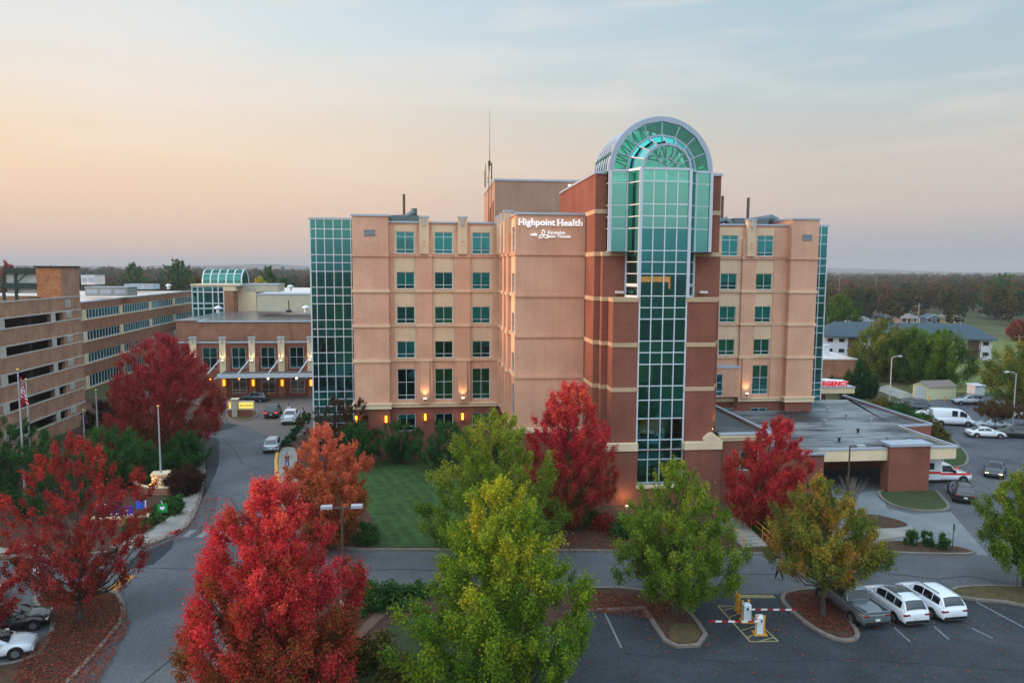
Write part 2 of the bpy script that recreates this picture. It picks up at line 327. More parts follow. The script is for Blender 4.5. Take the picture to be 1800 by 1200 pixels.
# ------------------------------------------------------------------ facade tools
M_ROSE = facade('stucco_rose', (180, 134, 110), (214, 168, 142)); M_TAN = facade('stucco_tan', (188, 160, 132), (216, 190, 160))
M_BRICK = facade('red_brick', (106, 64, 53), (144, 92, 76), 'brick', .3, 14, bw=.3, bh=.1); M_STONE = facade('cast_stone', (196, 176, 144), (224, 206, 174))
M_BAND = facade('band_stucco', (196, 162, 134), (222, 190, 160)); M_PENT = facade('stucco_brown', (142, 112, 94), (172, 140, 120)); M_BUFF = facade('buff_brick', (122, 92, 74), (186, 148, 122), 'brick', .5, 5.5, bw=.6, bh=.2)
M_BROWNB = facade('brown_brick', (120, 80, 62), (168, 122, 96), 'brick', .5, 9, bw=.4, bh=.13)
M_LITB = facade('lit_brick', (136, 86, 58), (182, 126, 88), 'brick', .8, 3.2, bw=1.0, bh=.3)  # brick with the warm light on one face put into its colour
M_MET = mat('coping_metal', (164, 174, 186), .45, .3, var=.06, scale=.7); M_FRAME = mat('window_metal', (196, 205, 214), .4, .2, var=.03, scale=2)
M_DARK = mat('dark_room', (34, 42, 42), .9, var=.3, scale=1.2); M_GLASS = glass('tinted_glass', (.11, .46, .48), (.07, .76, .74), .36, .015, .006)
M_GLASSW = glass('clear_curtain_glass', (.11, .46, .47), (.18, .68, .62), .42, .015, .006)
M_VAULT = glass('vault_glass', (.2, .55, .5), (.20, .80, .66), .2, .02)
M_SPAN = mat('spandrel_panel', (0, 52, 46), .12, 0, var=.18, scale=.5, spec=.5)
M_BLIND = mat('window_blind', (196, 204, 196), .9, var=.12, scale=3, stretch=(1, 1, 8)); M_WARMROOM = mat('lit_room', (120, 84, 50), .9, var=.5, scale=.7, emit=(220, 130, 60), es=.14)
M_LITORANGE = mat('lit_lounge', (110, 66, 34), .9, var=.5, scale=.6, emit=(255, 120, 30), es=.25)
M_ROOF = mat('roof_membrane', (44, 50, 54), .5, var=.1, scale=.35, col2=(84, 92, 96), contrast=1.1, detail=8)
M_ROOFL = mat('pale_roof', (196, 190, 188), .6, var=.12, scale=.2)
M_AMBER = mat('amber_lamp', (255, 190, 90), .4, var=0, emit=(255, 150, 30), es=2.6); M_LAMPW = mat('white_lamp', (255, 240, 220), .4, var=0, emit=(255, 214, 160), es=7)
M_LOUV = mat('louvre_metal', (150, 156, 165), .5, .2, var=.05); M_DMET = mat('dark_metal', (50, 48, 46), .5, .3, var=.1)
def PF(v0): return lambda a, d, z: (a, v0 + d, z)            # wall that faces the camera
def PL(u0): return lambda a, d, z: (u0 + d, a, z)            # wall that faces left (-u)
def PR(u0): return lambda a, d, z: (u0 - d, a, z)            # wall that faces right (+u)
def wall(mb, P, a0, a1, z0, z1, holes=(), depth=.25, mi=0):
    A = sorted({a0, a1} | {h[0] for h in holes} | {h[1] for h in holes}); Z = sorted({z0, z1} | {h[2] for h in holes} | {h[3] for h in holes})
    A = [a for a in A if a0 <= a <= a1]; Z = [z for z in Z if z0 <= z <= z1]
    for i in range(len(A) - 1):
        for j in range(len(Z) - 1):
            ca, cz = (A[i] + A[i + 1]) / 2, (Z[j] + Z[j + 1]) / 2
            if any(h[0] < ca < h[1] and h[2] < cz < h[3] for h in holes): continue
            mb.quad(P(A[i], 0, Z[j]), P(A[i + 1], 0, Z[j]), P(A[i + 1], 0, Z[j + 1]), P(A[i], 0, Z[j + 1]), mi)
    for h in holes:
        for (p, q) in (((h[0], h[2]), (h[1], h[2])), ((h[1], h[2]), (h[1], h[3])), ((h[1], h[3]), (h[0], h[3])), ((h[0], h[3]), (h[0], h[2]))):
            mb.quad(P(p[0], 0, p[1]), P(q[0], 0, q[1]), P(q[0], depth, q[1]), P(p[0], depth, p[1]), mi)
def pbox(mb, P, a0, a1, d0, d1, z0, z1, mi=0):
    p, q = P(a0, d0, z0), P(a1, d1, z1); mb.box(p[0], q[0], p[1], q[1], p[2], q[2], mi)
wrng = random.Random(11)
def window(parent, off, P, a0, a1, z0, z1, asp=(.5,), zsp=(), blind=0, set_in=.12, fw=.07, room=None, gl=None, name='window', rd=1.3):
    """frame + mullions + dark room box behind; the pane and any blind are sub-parts"""
    mb = MB(off); F0, F1 = set_in - .04, set_in + .05
    pbox(mb, P, a0, a0 + fw, F0, F1, z0, z1); pbox(mb, P, a1 - fw, a1, F0, F1, z0, z1)
    pbox(mb, P, a0 + fw, a1 - fw, F0, F1, z0, z0 + fw); pbox(mb, P, a0 + fw, a1 - fw, F0, F1, z1 - fw, z1)
    for s in asp: c = a0 + (a1 - a0) * s; pbox(mb, P, c - fw * .42, c + fw * .42, F0 + .004, F1 - .004, z0 + fw, z1 - fw)
    for zc in zsp: pbox(mb, P, a0 + fw, a1 - fw, F0 + .008, F1 - .008, zc - fw * .42, zc + fw * .42)
    R0, R1 = .26, rd
    e = .01
    for q in ((P(a0 + e, R1, z0 + e), P(a1 - e, R1, z0 + e), P(a1 - e, R1, z1 - e), P(a0 + e, R1, z1 - e)),): mb.quad(*q, mi=1)
    for p, q in (((a0 + e, z0 + e), (a1 - e, z0 + e)), ((a1 - e, z0 + e), (a1 - e, z1 - e)), ((a1 - e, z1 - e), (a0 + e, z1 - e)), ((a0 + e, z1 - e), (a0 + e, z0 + e))):
        mb.quad(P(p[0], R0, p[1]), P(q[0], R0, q[1]), P(q[0], R1, q[1]), P(p[0], R1, p[1]), 1)
    w = mb.build(name, [M_FRAME, room or M_DARK], parent, recalc=False)
    g = MB(off); g.quad(P(a0 + fw, set_in, z0 + fw), P(a1 - fw, set_in, z0 + fw), P(a1 - fw, set_in, z1 - fw), P(a0 + fw, set_in, z1 - fw)); g.build('pane', gl or M_GLASS, w, recalc=False)
    if blind > 0:
        b = MB(off); pbox(b, P, a0 + .05, a1 - .05, .3, .32, z1 - .03 - (z1 - z0 - .06) * blind, z1 - .03); b.build('blind', M_BLIND, w, recalc=False)
    return w
def louvre(parent, off, P, a0, a1, z0, z1, n=5, name='louvre', m=None):
    mb = MB(off); pbox(mb, P, a0, a1, -.02, .0, z0, z1, 1)
    for i in range(n):
        z = z0 + (z1 - z0) * (i + .5) / n; pbox(mb, P, a0, a1, -.08, -.021, z - .28 * (z1 - z0) / n, z + .28 * (z1 - z0) / n)
    return mb.build(name, [m or M_LOUV, M_DMET], parent)
M_OLROOM = mat('olive_lit_room', (96, 104, 60), .9, var=.5, scale=.8, emit=(120, 136, 60), es=.10); crng = random.Random(5)
# ================================================================== THE HOSPITAL
HO = (20., 80., 0.); OFF = HO
hosp = thing('hospital_building', 'large rose stucco and red brick hospital with a green glass vaulted tower', 'building', UV(20, 80), PSI)
ZB = [24.05, 19.82, 15.65, 11.42]                       # floor bands
ROWS = [(24.3, 26.9, (24.78, 26.32)), (20.05, 22.1, (20.55,)), (15.87, 17.92, (16.37,)), (11.65, 13.7, (12.15,)), (6.5, 10.32, (7.07, 8.67)), (2.63, 4.72, (3.2,))]
M_OLROOM = mat('olive_lit_room', (96, 104, 60), .9, var=.5, scale=.8, emit=(120, 136, 60), es=.10)
def wing(P, a0, a1, bays, pils, zt, strips, rows=range(6), caps=True, bandgap=(), z_low=0, name='wall', seedb=0):
    holes = [(b[2], b[3], ROWS[r][0], ROWS[r][1]) for b in bays for r in rows]
    up = MB(OFF); wall(up, P, a0, a1, 5.6, zt, holes, .25); up.build('stucco_wall', M_ROSE, hosp, recalc=False)
    lo = MB(OFF); wall(lo, P, a0, a1, z_low, 5.6, [h for h in holes if h[3] < 5.6], .25); lo.build('brick_base_wall', M_BRICK, hosp, recalc=False)
    for b in bays:
        tn = MB(OFF)                                       # tan panels: skins 3 cm proud of the rose wall
        hs = [(b[2], b[3], ROWS[r][0], ROWS[r][1]) for r in rows if r < 4]
        P2 = lambda a, d, z: P(a, d - .03, z)
        wall(tn, P2, b[0], b[1], 11.58, zt - .3, hs, .06)
        tn.build('tan_panel', M_TAN, hosp, recalc=False)
    for (p0, p1) in pils:
        pm = MB(OFF); pbox(pm, P, p0, p1, -.4, .0, 5.95, 26.3); pbox(pm, P, p0 + .38, p1 - .38, -.62, -.41, 6.05, 11.2); pm.build('pilaster', M_ROSE, hosp)
        if caps:
            c0, c1 = p0 + .4, p1 - .36
            cm = MB(OFF); pbox(cm, P, c0, c1, -.75, .1, 24.25, zt + .62); pbox(cm, P, c0 - .06, c1 + .06, -.82, .3, zt + .62, zt + .82, 1)
            pbox(cm, P, (c0 + c1) / 2 - .09, (c0 + c1) / 2 + .09, -.95, -.751, zt - .3, zt + .62, 1)
            c = (c0 + c1) / 2
            for k in range(3):                           # small raised emblem and its bar
                an = math.pi / 2 + k * 2.0944; x, z = c + .14 * math.cos(an), 25.72 + .14 * math.sin(an)
                pbox(cm, P, x - .1, x + .1, -.77, -.751, z - .09, z + .09, 2)
            pbox(cm, P, c0 + .12, c1 - .12, -.77, -.751, 25.2, 25.3, 2)
            cm.build('pilaster_cap', [M_TAN, M_MET, M_ROSE], hosp)
    for (s0, s1) in strips:
        sm = MB(OFF); pbox(sm, P, s0, s1, -.12, 0, 5.95, zt - .3); sm.build('corner_strip', M_ROSE, hosp)
    for zb in ZB:
        bm = MB(OFF)
        cuts = sorted([a0, a1] + [x for p in pils for x in p])
        for i in range(len(cuts) - 1):
            c = (cuts[i] + cuts[i + 1]) / 2; on = any(p[0] < c < p[1] for p in pils)
            if not on: pbox(bm, P, cuts[i], cuts[i + 1], -.2, 0, zb - .14, zb + .14); pbox(bm, P, cuts[i], cuts[i + 1], -.27, 0, zb + .142, zb + .2)
            else: pbox(bm, P, cuts[i] - .08, cuts[i + 1] + .08, -.53, -.002, zb - .15, zb + .15)
        bm.build('band_course', M_BAND if zb < 24 else M_ROSE, hosp)
    bc = MB(OFF); pbox(bc, P, a0, a1, -.3, 0, 5.62, 5.98); pbox(bc, P, a0, a1, -.42, 0, 5.982, 6.1); bc.build('base_course', M_STONE, hosp)
    cp = MB(OFF)
    pbox(cp, P, a0, a1, -.14, .4, zt, zt + .2); cp.build('coping', M_MET, hosp)
    for b in bays:
        for r in rows:
            bl = wrng.choice([0, 0, .55, .8, 1, 1]) if r < 4 else wrng.choice([0, 0, .3])
            if r == 0: bl = wrng.choice([.75, 1, .35])
            window(hosp, OFF, P, b[2], b[3], ROWS[r][0], ROWS[r][1], zsp=ROWS[r][2], blind=bl, room=M_WARMROOM if (r == 4 and b[0] > 0) or wrng.random() < .12 else (M_OLROOM if wrng.random() < .15 else None))
baysL = [(-4.33, -1.68, -4.08, -1.91), (.2, 2.92, .49, 2.69), (4.79, 7.57, 5.06, 7.26)]
wing(PF(90.5), -4.95, 8.7, baysL, [(-1.68, .2), (2.92, 4.79)], 27.95, [(-4.95, -4.34), (7.58, 8.69)])
baysR = [(36.2, 39.4, 36.7, 38.85), (41.25, 43.72, 41.4, 43.56)]
wing(PF(91.0), 28.2, 45.5, baysR, [(39.4, 41.25)], 28.15, [(43.73, 45.49)])
baysC = [(76.0, 79.6, 76.6, 78.7), (81.6, 84.0, 81.9, 83.8), (85.8, 88.2, 86.0, 88.0)]
wing(PL(8.7), 75.0, 90.5, baysC, [(79.8, 81.5), (84.1, 85.7), (88.4, 90.1)], 28.0, [(75.0, 75.9)])
# end blocks
def endblock(u0, u1, v0, v1, zt, louv, lefts=True):
    b = MB(OFF); b.prism([(u0, v0), (u1, v0), (u1, v1), (u0, v1)], 5.6, zt); b.build('stucco_wall', M_ROSE, hosp)
    b = MB(OFF); b.prism([(u0, v0), (u1, v0), (u1, v1), (u0, v1)], 0, 5.598); b.build('brick_base_wall', M_BRICK, hosp)
    for zb in ZB: b = MB(OFF); b.box(u0 - .12, u1 + .12, v0 - .14, v1 + .1, zb - .17, zb + .17); b.build('band_course', M_ROSE if zb > 24 else M_BAND, hosp)
    b = MB(OFF); b.box(u0 - .2, u1 + .2, v0 - .25, v1, 5.6, 6.12); b.box(u0 - .3, u1 + .3, v0 - .35, v1, 6.122, 6.28); b.build('base_course', M_STONE, hosp)
    b = MB(OFF); b.box(u0 - .12, u1 + .12, v0 - .12, v1 + .1, zt, zt + .22); b.build('coping', M_MET, hosp)
    louvre(hosp, OFF, PF(v0), louv, louv + 1.3, 26.3, 27.05)
endblock(-9.15, -4.952, 89.5, 101, 28.62, -7.75)
endblock(45.5, 49.1, 90.0, 98.2, 28.9, 46.9)
# curtain walls of the two ends
CR = [28.6, 27.4, 26.2, 24.2, 23.2, 22.1, 20.1, 19.05, 18.0, 15.95, 14.8, 13.8, 11.76, 10.4, 8.7, 6.75, 5.76, 4.83, 3.76, 2.6, 1.4, .3]
def curtain(P, A, rows, tall, zt, roomf, extra=None, name='curtain_wall', th=.09, gl=None, zcap=True):
    mb = MB(OFF)
    for i, a in enumerate(A): w = th * (1.5 if i in (0, len(A) - 1) else 1); pbox(mb, P, a - w / 2, a + w / 2, -.1, .06, rows[-1], rows[0])
    for z in rows: pbox(mb, P, A[0], A[-1], -.095, .055, z - th / 2, z + th / 2)
    for j in range(len(rows) - 1):                       # spandrel backs, floor slabs and room backs
        z1, z0 = rows[j], rows[j + 1]
        if j in tall:
            for i in range(len(A) - 1):
                rm = roomf(i, j)
                q = 2.6
                mb.quad(P(A[i], q, z0), P(A[i + 1], q, z0), P(A[i + 1], q, z1), P(A[i], q, z1), rm)
            mb.quad(P(A[0], .2, z0), P(A[-1], .2, z0), P(A[-1], 2.6, z0), P(A[0], 2.6, z0), 2); mb.quad(P(A[0], .2, z1), P(A[-1], .2, z1), P(A[-1], 2.6, z1), P(A[0], 2.6, z1), 2)
            for (ae) in (A[0], A[-1]): mb.quad(P(ae, .2, z0), P(ae, 2.6, z0), P(ae, 2.6, z1), P(ae, .2, z1), 2)
        else: mb.quad(P(A[0], .2, z0), P(A[-1], .2, z0), P(A[-1], .2, z1), P(A[0], .2, z1), 1)
    o = mb.build(name, [M_FRAME, M_SPANB, M_DARK, M_OLROOM, M_LITORANGE, M_BLIND], hosp, recalc=False)
    g = MB(OFF)
    for i in range(len(A) - 1):
        for j in range(len(rows) - 1): 
            e = 0.0; g.quad(P(A[i], e, rows[j + 1]), P(A[i + 1], -e, rows[j + 1]), P(A[i + 1], e * .7, rows[j]), P(A[i], 0, rows[j]))
    g.build('pane', gl or M_GLASSW, o, recalc=False); return o
M_SPANB = mat('spandrel_back', (120, 150, 142), .9, var=.15, scale=.6)
tl = {2, 5, 8, 11, 14, 19}
curtain(PF(96.0), [-15.0, -14.29, -13.23, -12.14, -11.06, -9.98, -9.15], CR, tl, 28.7, lambda i, j: 2 if j in (14, 19) else (3 if i < 3 or crng.random() < .3 else 2))
curtain(PL(-15.05), [96.3, 97.2, 98.4, 99.6, 101], CR, tl, 28.7, lambda i, j: 2)
curtain(PF(98.3), [49.1, 50.3, 51.5, 52.7, 53.9, 54.9], CR, tl, 28.7, lambda i, j: 2)
curtain(PR(54.95), [98.6, 99.5, 100.7, 102], CR, tl, 28.7, lambda i, j: 2)
b = MB(OFF); b.box(-15.2, -9.15, 95.85, 103, 28.62, 28.82); b.box(49.1, 55.1, 98.15, 104, 28.62, 28.82); b.build('coping', M_MET, hosp)
b = MB(OFF); b.box(-12.2, -9.2, 99, 103, 0, 28.6); b.box(-15.0, -9.2, 101, 103, 0, 28.59); b.box(49.1, 54.9, 102, 104, 0, 28.6); b.build('rear_wall', M_ROSE, hosp)
# wing masses, roofs and penthouse (solid behind the facades)
b = MB(OFF); b.box(-4.9, 36, 92.2, 108, 0, 27.3); b.box(28.3, 45.4, 92.6, 108, 0, 27.3); b.box(10.2, 28.1, 77, 92.1, 0, 27.4); b.build('inner_block', M_ROSE, hosp)
b = MB(OFF); b.quad((-4.9, 90.9, 27.34), (36, 90.9, 27.34), (36, 108, 27.34), (-4.9, 108, 27.34)); b.quad((36.01, 91.3, 27.33), (45.4, 91.3, 27.33), (45.4, 108, 27.33), (36.01, 108, 27.33)); b.quad((9.1, 75.4, 27.43), (28, 75.4, 27.43), (28, 90.8, 27.42), (9.1, 90.8, 27.42)); b.build('flat_roof', M_ROOF, hosp, recalc=False)
b = MB(OFF); b.box(8.2, 33, 95, 114, 27, 33.65); pent = b.build('penthouse', M_PENT, hosp)
b = MB(OFF); b.box(8.1, 33.1, 94.9, 114.1, 33.65, 33.9); b.build('coping', M_MET, pent)
for (va, z1) in ((96.6, 31.3), (101.2, 30.8)): louvre(pent, OFF, PL(8.2), va, va + 2.1, 27.8, z1, 14, m=mat('rust_louvre', (150, 96, 74), .6, var=.1))
b = MB(OFF); b.box(17.6, 18.2, 94.75, 94.88, 33.1, 33.3); b.build('wall_light', mat('dim_lamp', (255, 250, 240), .4, var=0, emit=(255, 250, 240), es=1.0), pent)
# central sign block front
b = MB(OFF); wall(b, PF(75.0), 8.7, 15.75, 5.6, 28.0); b.build('stucco_wall', M_ROSE, hosp, recalc=False)
b = MB(OFF); wall(b, PF(75.0), 8.7, 15.75, 0, 5.6); b.build('brick_base_wall', M_BRICK, hosp, recalc=False)
for zb in ZB: b = MB(OFF); b.box(8.5, 15.75, 74.86, 75, zb - .14, zb + .14); b.build('band_course', M_ROSE, hosp)
b = MB(OFF); b.box(8.4, 15.75, 74.7, 75, 5.62, 6.1); b.build('base_course', M_STONE, hosp)
b = MB(OFF); b.box(8.56, 15.75, 74.86, 75.5, 28.0, 28.22); b.build('coping', M_MET, hosp)
# ------------------------------------------------------------------ tower
def brickbox(nm, u0, u1, v0, v1, z0, z1, holes=(), sides=True):
    mb = MB(OFF); wall(mb, PF(v0), u0, u1, z0, z1, holes, .3)
    mb.quad((u0, v1, z0), (u0, v0, z0), (u0, v0, z1), (u0, v1, z1)); mb.quad((u1, v0, z0), (u1, v1, z0), (u1, v1, z1), (u1, v0, z1)); mb.quad((u0, v0, z1), (u1, v0, z1), (u1, v1, z1), (u0, v1, z1)) if not holes else None
    for h in holes:
        if h[3] >= z1: mb.quad((u0, v0, z1), (h[0], v0, z1), (h[0], v1, z1), (u0, v1, z1)); mb.quad((h[1], v0, z1), (u1, v0, z1), (u1, v1, z1), (h[1], v1, z1))
    return mb.build(nm, M_BRICK, hosp, recalc=False)
GA, GBB = 19.5, 24.05
# tier A: piers beside the drum, rising to the parapet
TA0, TA1, VA = 15.75, 28.2, 70.5
b = MB(OFF)
for (u0, u1) in ((TA0, 17.0), (27.2, TA1)):
    b.prism([(u0, VA), (u1, VA), (u1, 90), (u0, 90)], 0, 31.6)
b.box(17.0, 27.2, 77.2, 90, 0, 31.6); b.build('brick_pier', M_BRICK, hosp)
for (u0, u1) in ((TA0 - .12, 17.05), (27.15, TA1 + .12)):
    b = MB(OFF); b.box(u0, u1, VA - .12, 90.1, 31.6, 31.85); b.build('coping', M_MET, hosp)
    for zb, h in ((28.05, .42), (24.0, .42), (19.7, .4), (15.45, .4), (11.2, .4)): b = MB(OFF); b.box(u0 + .06, u1 - .06, VA - .06, 90, zb - h / 2, zb + h / 2); b.build('band_course', facade('tower_band', (158, 132, 106), (188, 162, 132)), hosp)
# tier B
hb = [(18.55, 25.25, 0, 24.0)]
brickbox('brick_tier', 16.35, 28.0, 69.6, 70.48, 0, 23.8, [(18.55, 25.25, 0, 23.8)])
brickbox('brick_tier', 16.98, 27.0, 67.7, 69.58, 0, 19.62, [(GA, GBB, 0, 19.62)])
b = MB(OFF)
def splitband(u0, u1, v0, v1, z0, z1, mi=0):
    b.box(u0, GAx, v0, v1, z0, z1, mi); b.box(GBx, u1, v0, v1, z0, z1, mi)
M_TBAND = facade('tower_band', (158, 132, 106), (188, 162, 132))
def bands(*bx):
    for q in bx: b = MB(OFF); b.box(*q); b.build('band_course', M_TBAND, hosp)
bands((16.29, 18.5, 69.52, 70.46, 23.8, 24.2), (25.3, 28.06, 69.52, 70.46, 23.8, 24.2), (16.92, GA, 67.62, 69.56, 19.5, 19.9), (GBB, 27.06, 67.62, 69.56, 19.5, 19.9))
for z in (15.45, 11.2, 19.7):
    if z < 19: bands((16.94, GA, 67.64, 69.5, z - .2, z + .2), (GBB, 27.04, 67.64, 69.5, z - .2, z + .2))
    bands((16.3, 16.93, 69.54, 70.4, z - .2, z + .2), (27.07, 28.04, 69.54, 70.4, z - .2, z + .2))
# base plinth, wider than the shaft, with sloped stone shoulders
brickbox('brick_plinth', 16.2, 27.75, 67.2, 67.69, 0, 5.4, [(GA - .02, GBB + .02, 2.0, 5.4)])
b = MB(OFF); b.box(16.15, GA, 67.1, 67.68, 5.4, 6.1); b.build('stone_course', M_STONE, hosp)
b = MB(OFF); b.box(GBB, 27.8, 67.1, 67.68, 5.4, 6.1)
b.add([(26.0, 67.12, 6.1), (27.8, 67.12, 6.1), (26.0, 67.12, 6.45), (26.6, 67.12, 6.95), (26.9, 67.12, 6.95), (27.8, 67.12, 6.3), (26.0, 67.68, 6.1), (27.8, 67.68, 6.1), (26.0, 67.68, 6.45), (26.6, 67.68, 6.95), (26.9, 67.68, 6.95), (27.8, 67.68, 6.3)], [(0, 1, 5, 4, 3, 2), (6, 8, 9, 10, 11, 7), (2, 3, 9, 8), (3, 4, 10, 9), (4, 5, 11, 10), (1, 7, 11, 5), (0, 2, 8, 6)])
b.build('stone_course', M_STONE, hosp)
b = MB(OFF); b.box(GA - .1, GBB + .1, 67.0, 67.5, 1.75, 2.02); b.build('window_sill', M_STONE, hosp)
# central glass, flush with the shaft
VG = 67.78
TR = [31.72, 30.67, 28.59, 27.49, 26.4, 24.3, 23.24, 22.14, 20.06, 18.96, 17.89, 15.81, 14.71, 13.59, 11.52, 10.16, 8.39, 6.31, 5.34, 4.41, 2.1]
def roomT(i, j):
    if j == 7: return 2
    if j == 16: return 4 if i in (1, 2) else 3
    return 3 if crng.random() < .22 else 2
UC = [GA, GA + 1.13, (GA + GBB) / 2, GBB - 1.13, GBB]
curtain(PF(VG), UC, TR[4:], {3, 6, 9, 12, 15}, 0, lambda i, j: roomT(i, j + 4))
b = MB(OFF); b.box(19.7, 22.9, 69.3, 70.2, 21.35, 21.85); b.box(22.75, 22.85, 69.0, 69.2, 20.7, 21.84); b.build('lounge_ceiling', mat('lounge_glow', (255, 170, 80), .9, var=.35, scale=1.2, emit=(255, 92, 4), es=3.4), hosp)
b = MB(OFF); b.box(19.9, 22.4, 69.9, 70.2, 9.8, 10.05); b.build('lounge_ceiling', MATS['lounge_glow'], hosp)
# --- drum: outer flats, chamfers, central bay above the shaft
VD = 69.6; UO0, UO1, UM0, UM1 = 16.85, 26.95, 18.62, 25.34; UCN = 21.85
ZS = 31.82
def strip(pa, pb, rows, w=.16, name='curtain_wall', wb=None):
    """glazed strip between plan points pa and pb"""
    mb = MB(OFF); wb = wb or w
    for z in rows: mb.bar((pa[0], pa[1], z), (pb[0], pb[1], z), .07, .07)
    o = mb.build(name, M_FRAME, hosp)
    g = MB(OFF)
    for j in range(len(rows) - 1): g.quad((pa[0], pa[1], rows[j + 1]), (pb[0], pb[1], rows[j + 1]), (pb[0], pb[1], rows[j]), (pa[0], pa[1], rows[j]))
    g.build('pane', M_DRUM, o, recalc=False); return o
M_DRUM = glass('drum_glass', (.16, .50, .45), (.14, .55, .46), .62, .015, .008)
DR = [ZS, 30.67, 28.59, 27.49, 26.4, 24.22]; DRB = [ZS, 30.67, 28.59, 27.49, 26.4, 24.22, 23.24, 22.14, 20.95, 19.95]
strip((UO0, VD), (UM0, VD), DR); strip((UM1, VD), (UO1, VD), DR)
strip((UM0, VD), (GA - .05, VG), DRB); strip((GBB + .05, VG), (UM1, VD), DRB)
strip((UO0, 70.48), (UO0, VD), DR); strip((UO1, VD), (UO1, 70.48), DR)
mbt = MB(OFF)
for z in DR[:-1]: mbt.bar((GA, VG, z), (GBB, VG, z), .1)
for u in UC[1:4]: mbt.bar((u, VG, 24.3), (u, VG, ZS), .1)
o = mbt.build('curtain_wall', M_FRAME, hosp)
g = MB(OFF)
g.quad((GA, VG, 26.4), (GBB, VG, 26.4), (GBB, VG, ZS), (GA, VG, ZS)); g.build('pane', M_DRUM, o, recalc=False)
b = MB(OFF)
for (u, v, w, z0) in ((UO0 + .1, VD, .3, 24.2), (UO1 - .1, VD, .3, 24.2), (UM0, VD, .2, 19.9), (UM1, VD, .2, 19.9), (GA - .08, VG - .03, .28, 19.9), (GBB + .08, VG - .03, .28, 19.9)):
    b.box(u - w / 2, u + w / 2, v - w / 2, v + w / 2, z0, ZS)
for (x0, x1) in ((UO0, GA - .1), (GBB + .1, UO1)): b.bar(((x0 if x0 < 20 else x1), VD, ZS), (UM0 if x0 < 20 else UM1, VD, ZS), .22)
b.bar((UM0, VD, ZS), (GA, VG, ZS), .22); b.bar((UM1, VD, ZS), (GBB, VG, ZS), .22); b.bar((GA, VG, ZS), (GBB, VG, ZS), .22)
b.bar((UM0, VD, 19.95), (GA, VG, 19.95), .3); b.bar((UM1, VD, 19.95), (GBB, VG, 19.95), .3); b.bar((UM0, VD, 21.1), (GA, VG, 21.1), .2); b.bar((UM1, VD, 21.1), (GBB, VG, 21.1), .2)
b.build('main_mullions', mat('pale_mullion', (182, 190, 202), .4, .15, var=.03), hosp)
# room behind the drum: back wall and floor
b = MB(OFF)
b.quad((17.0, 73.6, 24.2), (27.1, 73.6, 24.2), (27.1, 73.6, 31.3), (17.0, 73.6, 31.3)); b.quad((17.0, 68, 24.2), (27.1, 68, 24.2), (27.1, 77, 24.2), (17.0, 77, 24.2)); b.quad((17.0, 73.6, 31.3), (27.1, 73.6, 31.3), (27.1, 77.2, 31.3), (17.0, 77.2, 31.3))
b.build('drum_room', mat('drum_plaster', (120, 126, 112), .9, var=.2, scale=.4), hosp, recalc=False)
b = MB(OFF)
for x0, x1 in ((18.7, 19.4), (24.2, 25.2)): b.quad((x0, 70.4, 19.9), (x1, 70.4, 19.9), (x1, 70.4, 24.1), (x0, 70.4, 24.1))
b.build('drum_room', M_DARK, hosp, recalc=False)
# --- vault
def arc(r, n, z=ZS, u=UCN, rz=None): return [(u - r * math.cos(math.pi * i / n), z + (rz or r) * math.sin(math.pi * i / n)) for i in range(n + 1)]
RO, RM, RI, RZI = 5.06, 3.36, 2.28, 2.24; VB = 76.2
pm = M_FRAMEV = mat('vault_frame', (150, 162, 178), .45, .2, var=.04)
vt = MB(OFF)
# outer metal arch: smooth outside edge, polygonal inside
oa = arc(RO, 48); n8 = arc(RO - .42, 8)
def inner_at(i):                                       # point on polygon for angle index i of 48
    s = i / 48 * 8; k = min(7, int(s)); f = s - k; return (n8[k][0] * (1 - f) + n8[k + 1][0] * f, n8[k][1] * (1 - f) + n8[k + 1][1] * f)
for i in range(48):
    a, c = oa[i], oa[i + 1]; p, q = inner_at(i), inner_at(i + 1)
    vt.add([(a[0], VD - .12, a[1]), (c[0], VD - .12, c[1]), (q[0], VD - .12, q[1]), (p[0], VD - .12, p[1]), (a[0], VD + .2, a[1]), (c[0], VD + .2, c[1]), (q[0], VD + .2, q[1]), (p[0], VD + .2, p[1])],
           [(0, 3, 2, 1), (4, 5, 6, 7), (0, 1, 5, 4), (2, 3, 7, 6)])
vt.build('vault_arch', pm, hosp)
for r, v, w, rz in ((RM, VD, .2, None), (RI, VG, .24, RZI)):
    pts = arc(r, 8, rz=rz); vt = MB(OFF)
    for i in range(8): vt.bar((pts[i][0], v, pts[i][1]), (pts[i + 1][0], v, pts[i + 1][1]), w)
    vt.build('vault_arch', pm, hosp)
sp = MB(OFF); po, pmid, pin = arc(RO - .3, 8), arc(RM, 8), arc(RI, 8, rz=RZI)
for i in range(9):
    sp.bar((po[i][0], VD, po[i][1]), (pmid[i][0], VD, pmid[i][1]), .1); sp.bar((pmid[i][0], VD, pmid[i][1]), (pin[i][0], VG, pin[i][1]), .1)
hub = arc(1.0, 8, rz=.95)
for i in range(8): sp.bar((hub[i][0], VG, hub[i][1]), (hub[i + 1][0], VG, hub[i + 1][1]), .08)
for i in range(1, 8):
    sp.bar((pin[i][0], VG, pin[i][1]), (hub[i][0], VG, hub[i][1]) if i % 2 else (UCN, VG, ZS), .08)
sp.build('vault_spokes', pm, hosp)
gl = MB(OFF); po = arc(RO - .1, 8)
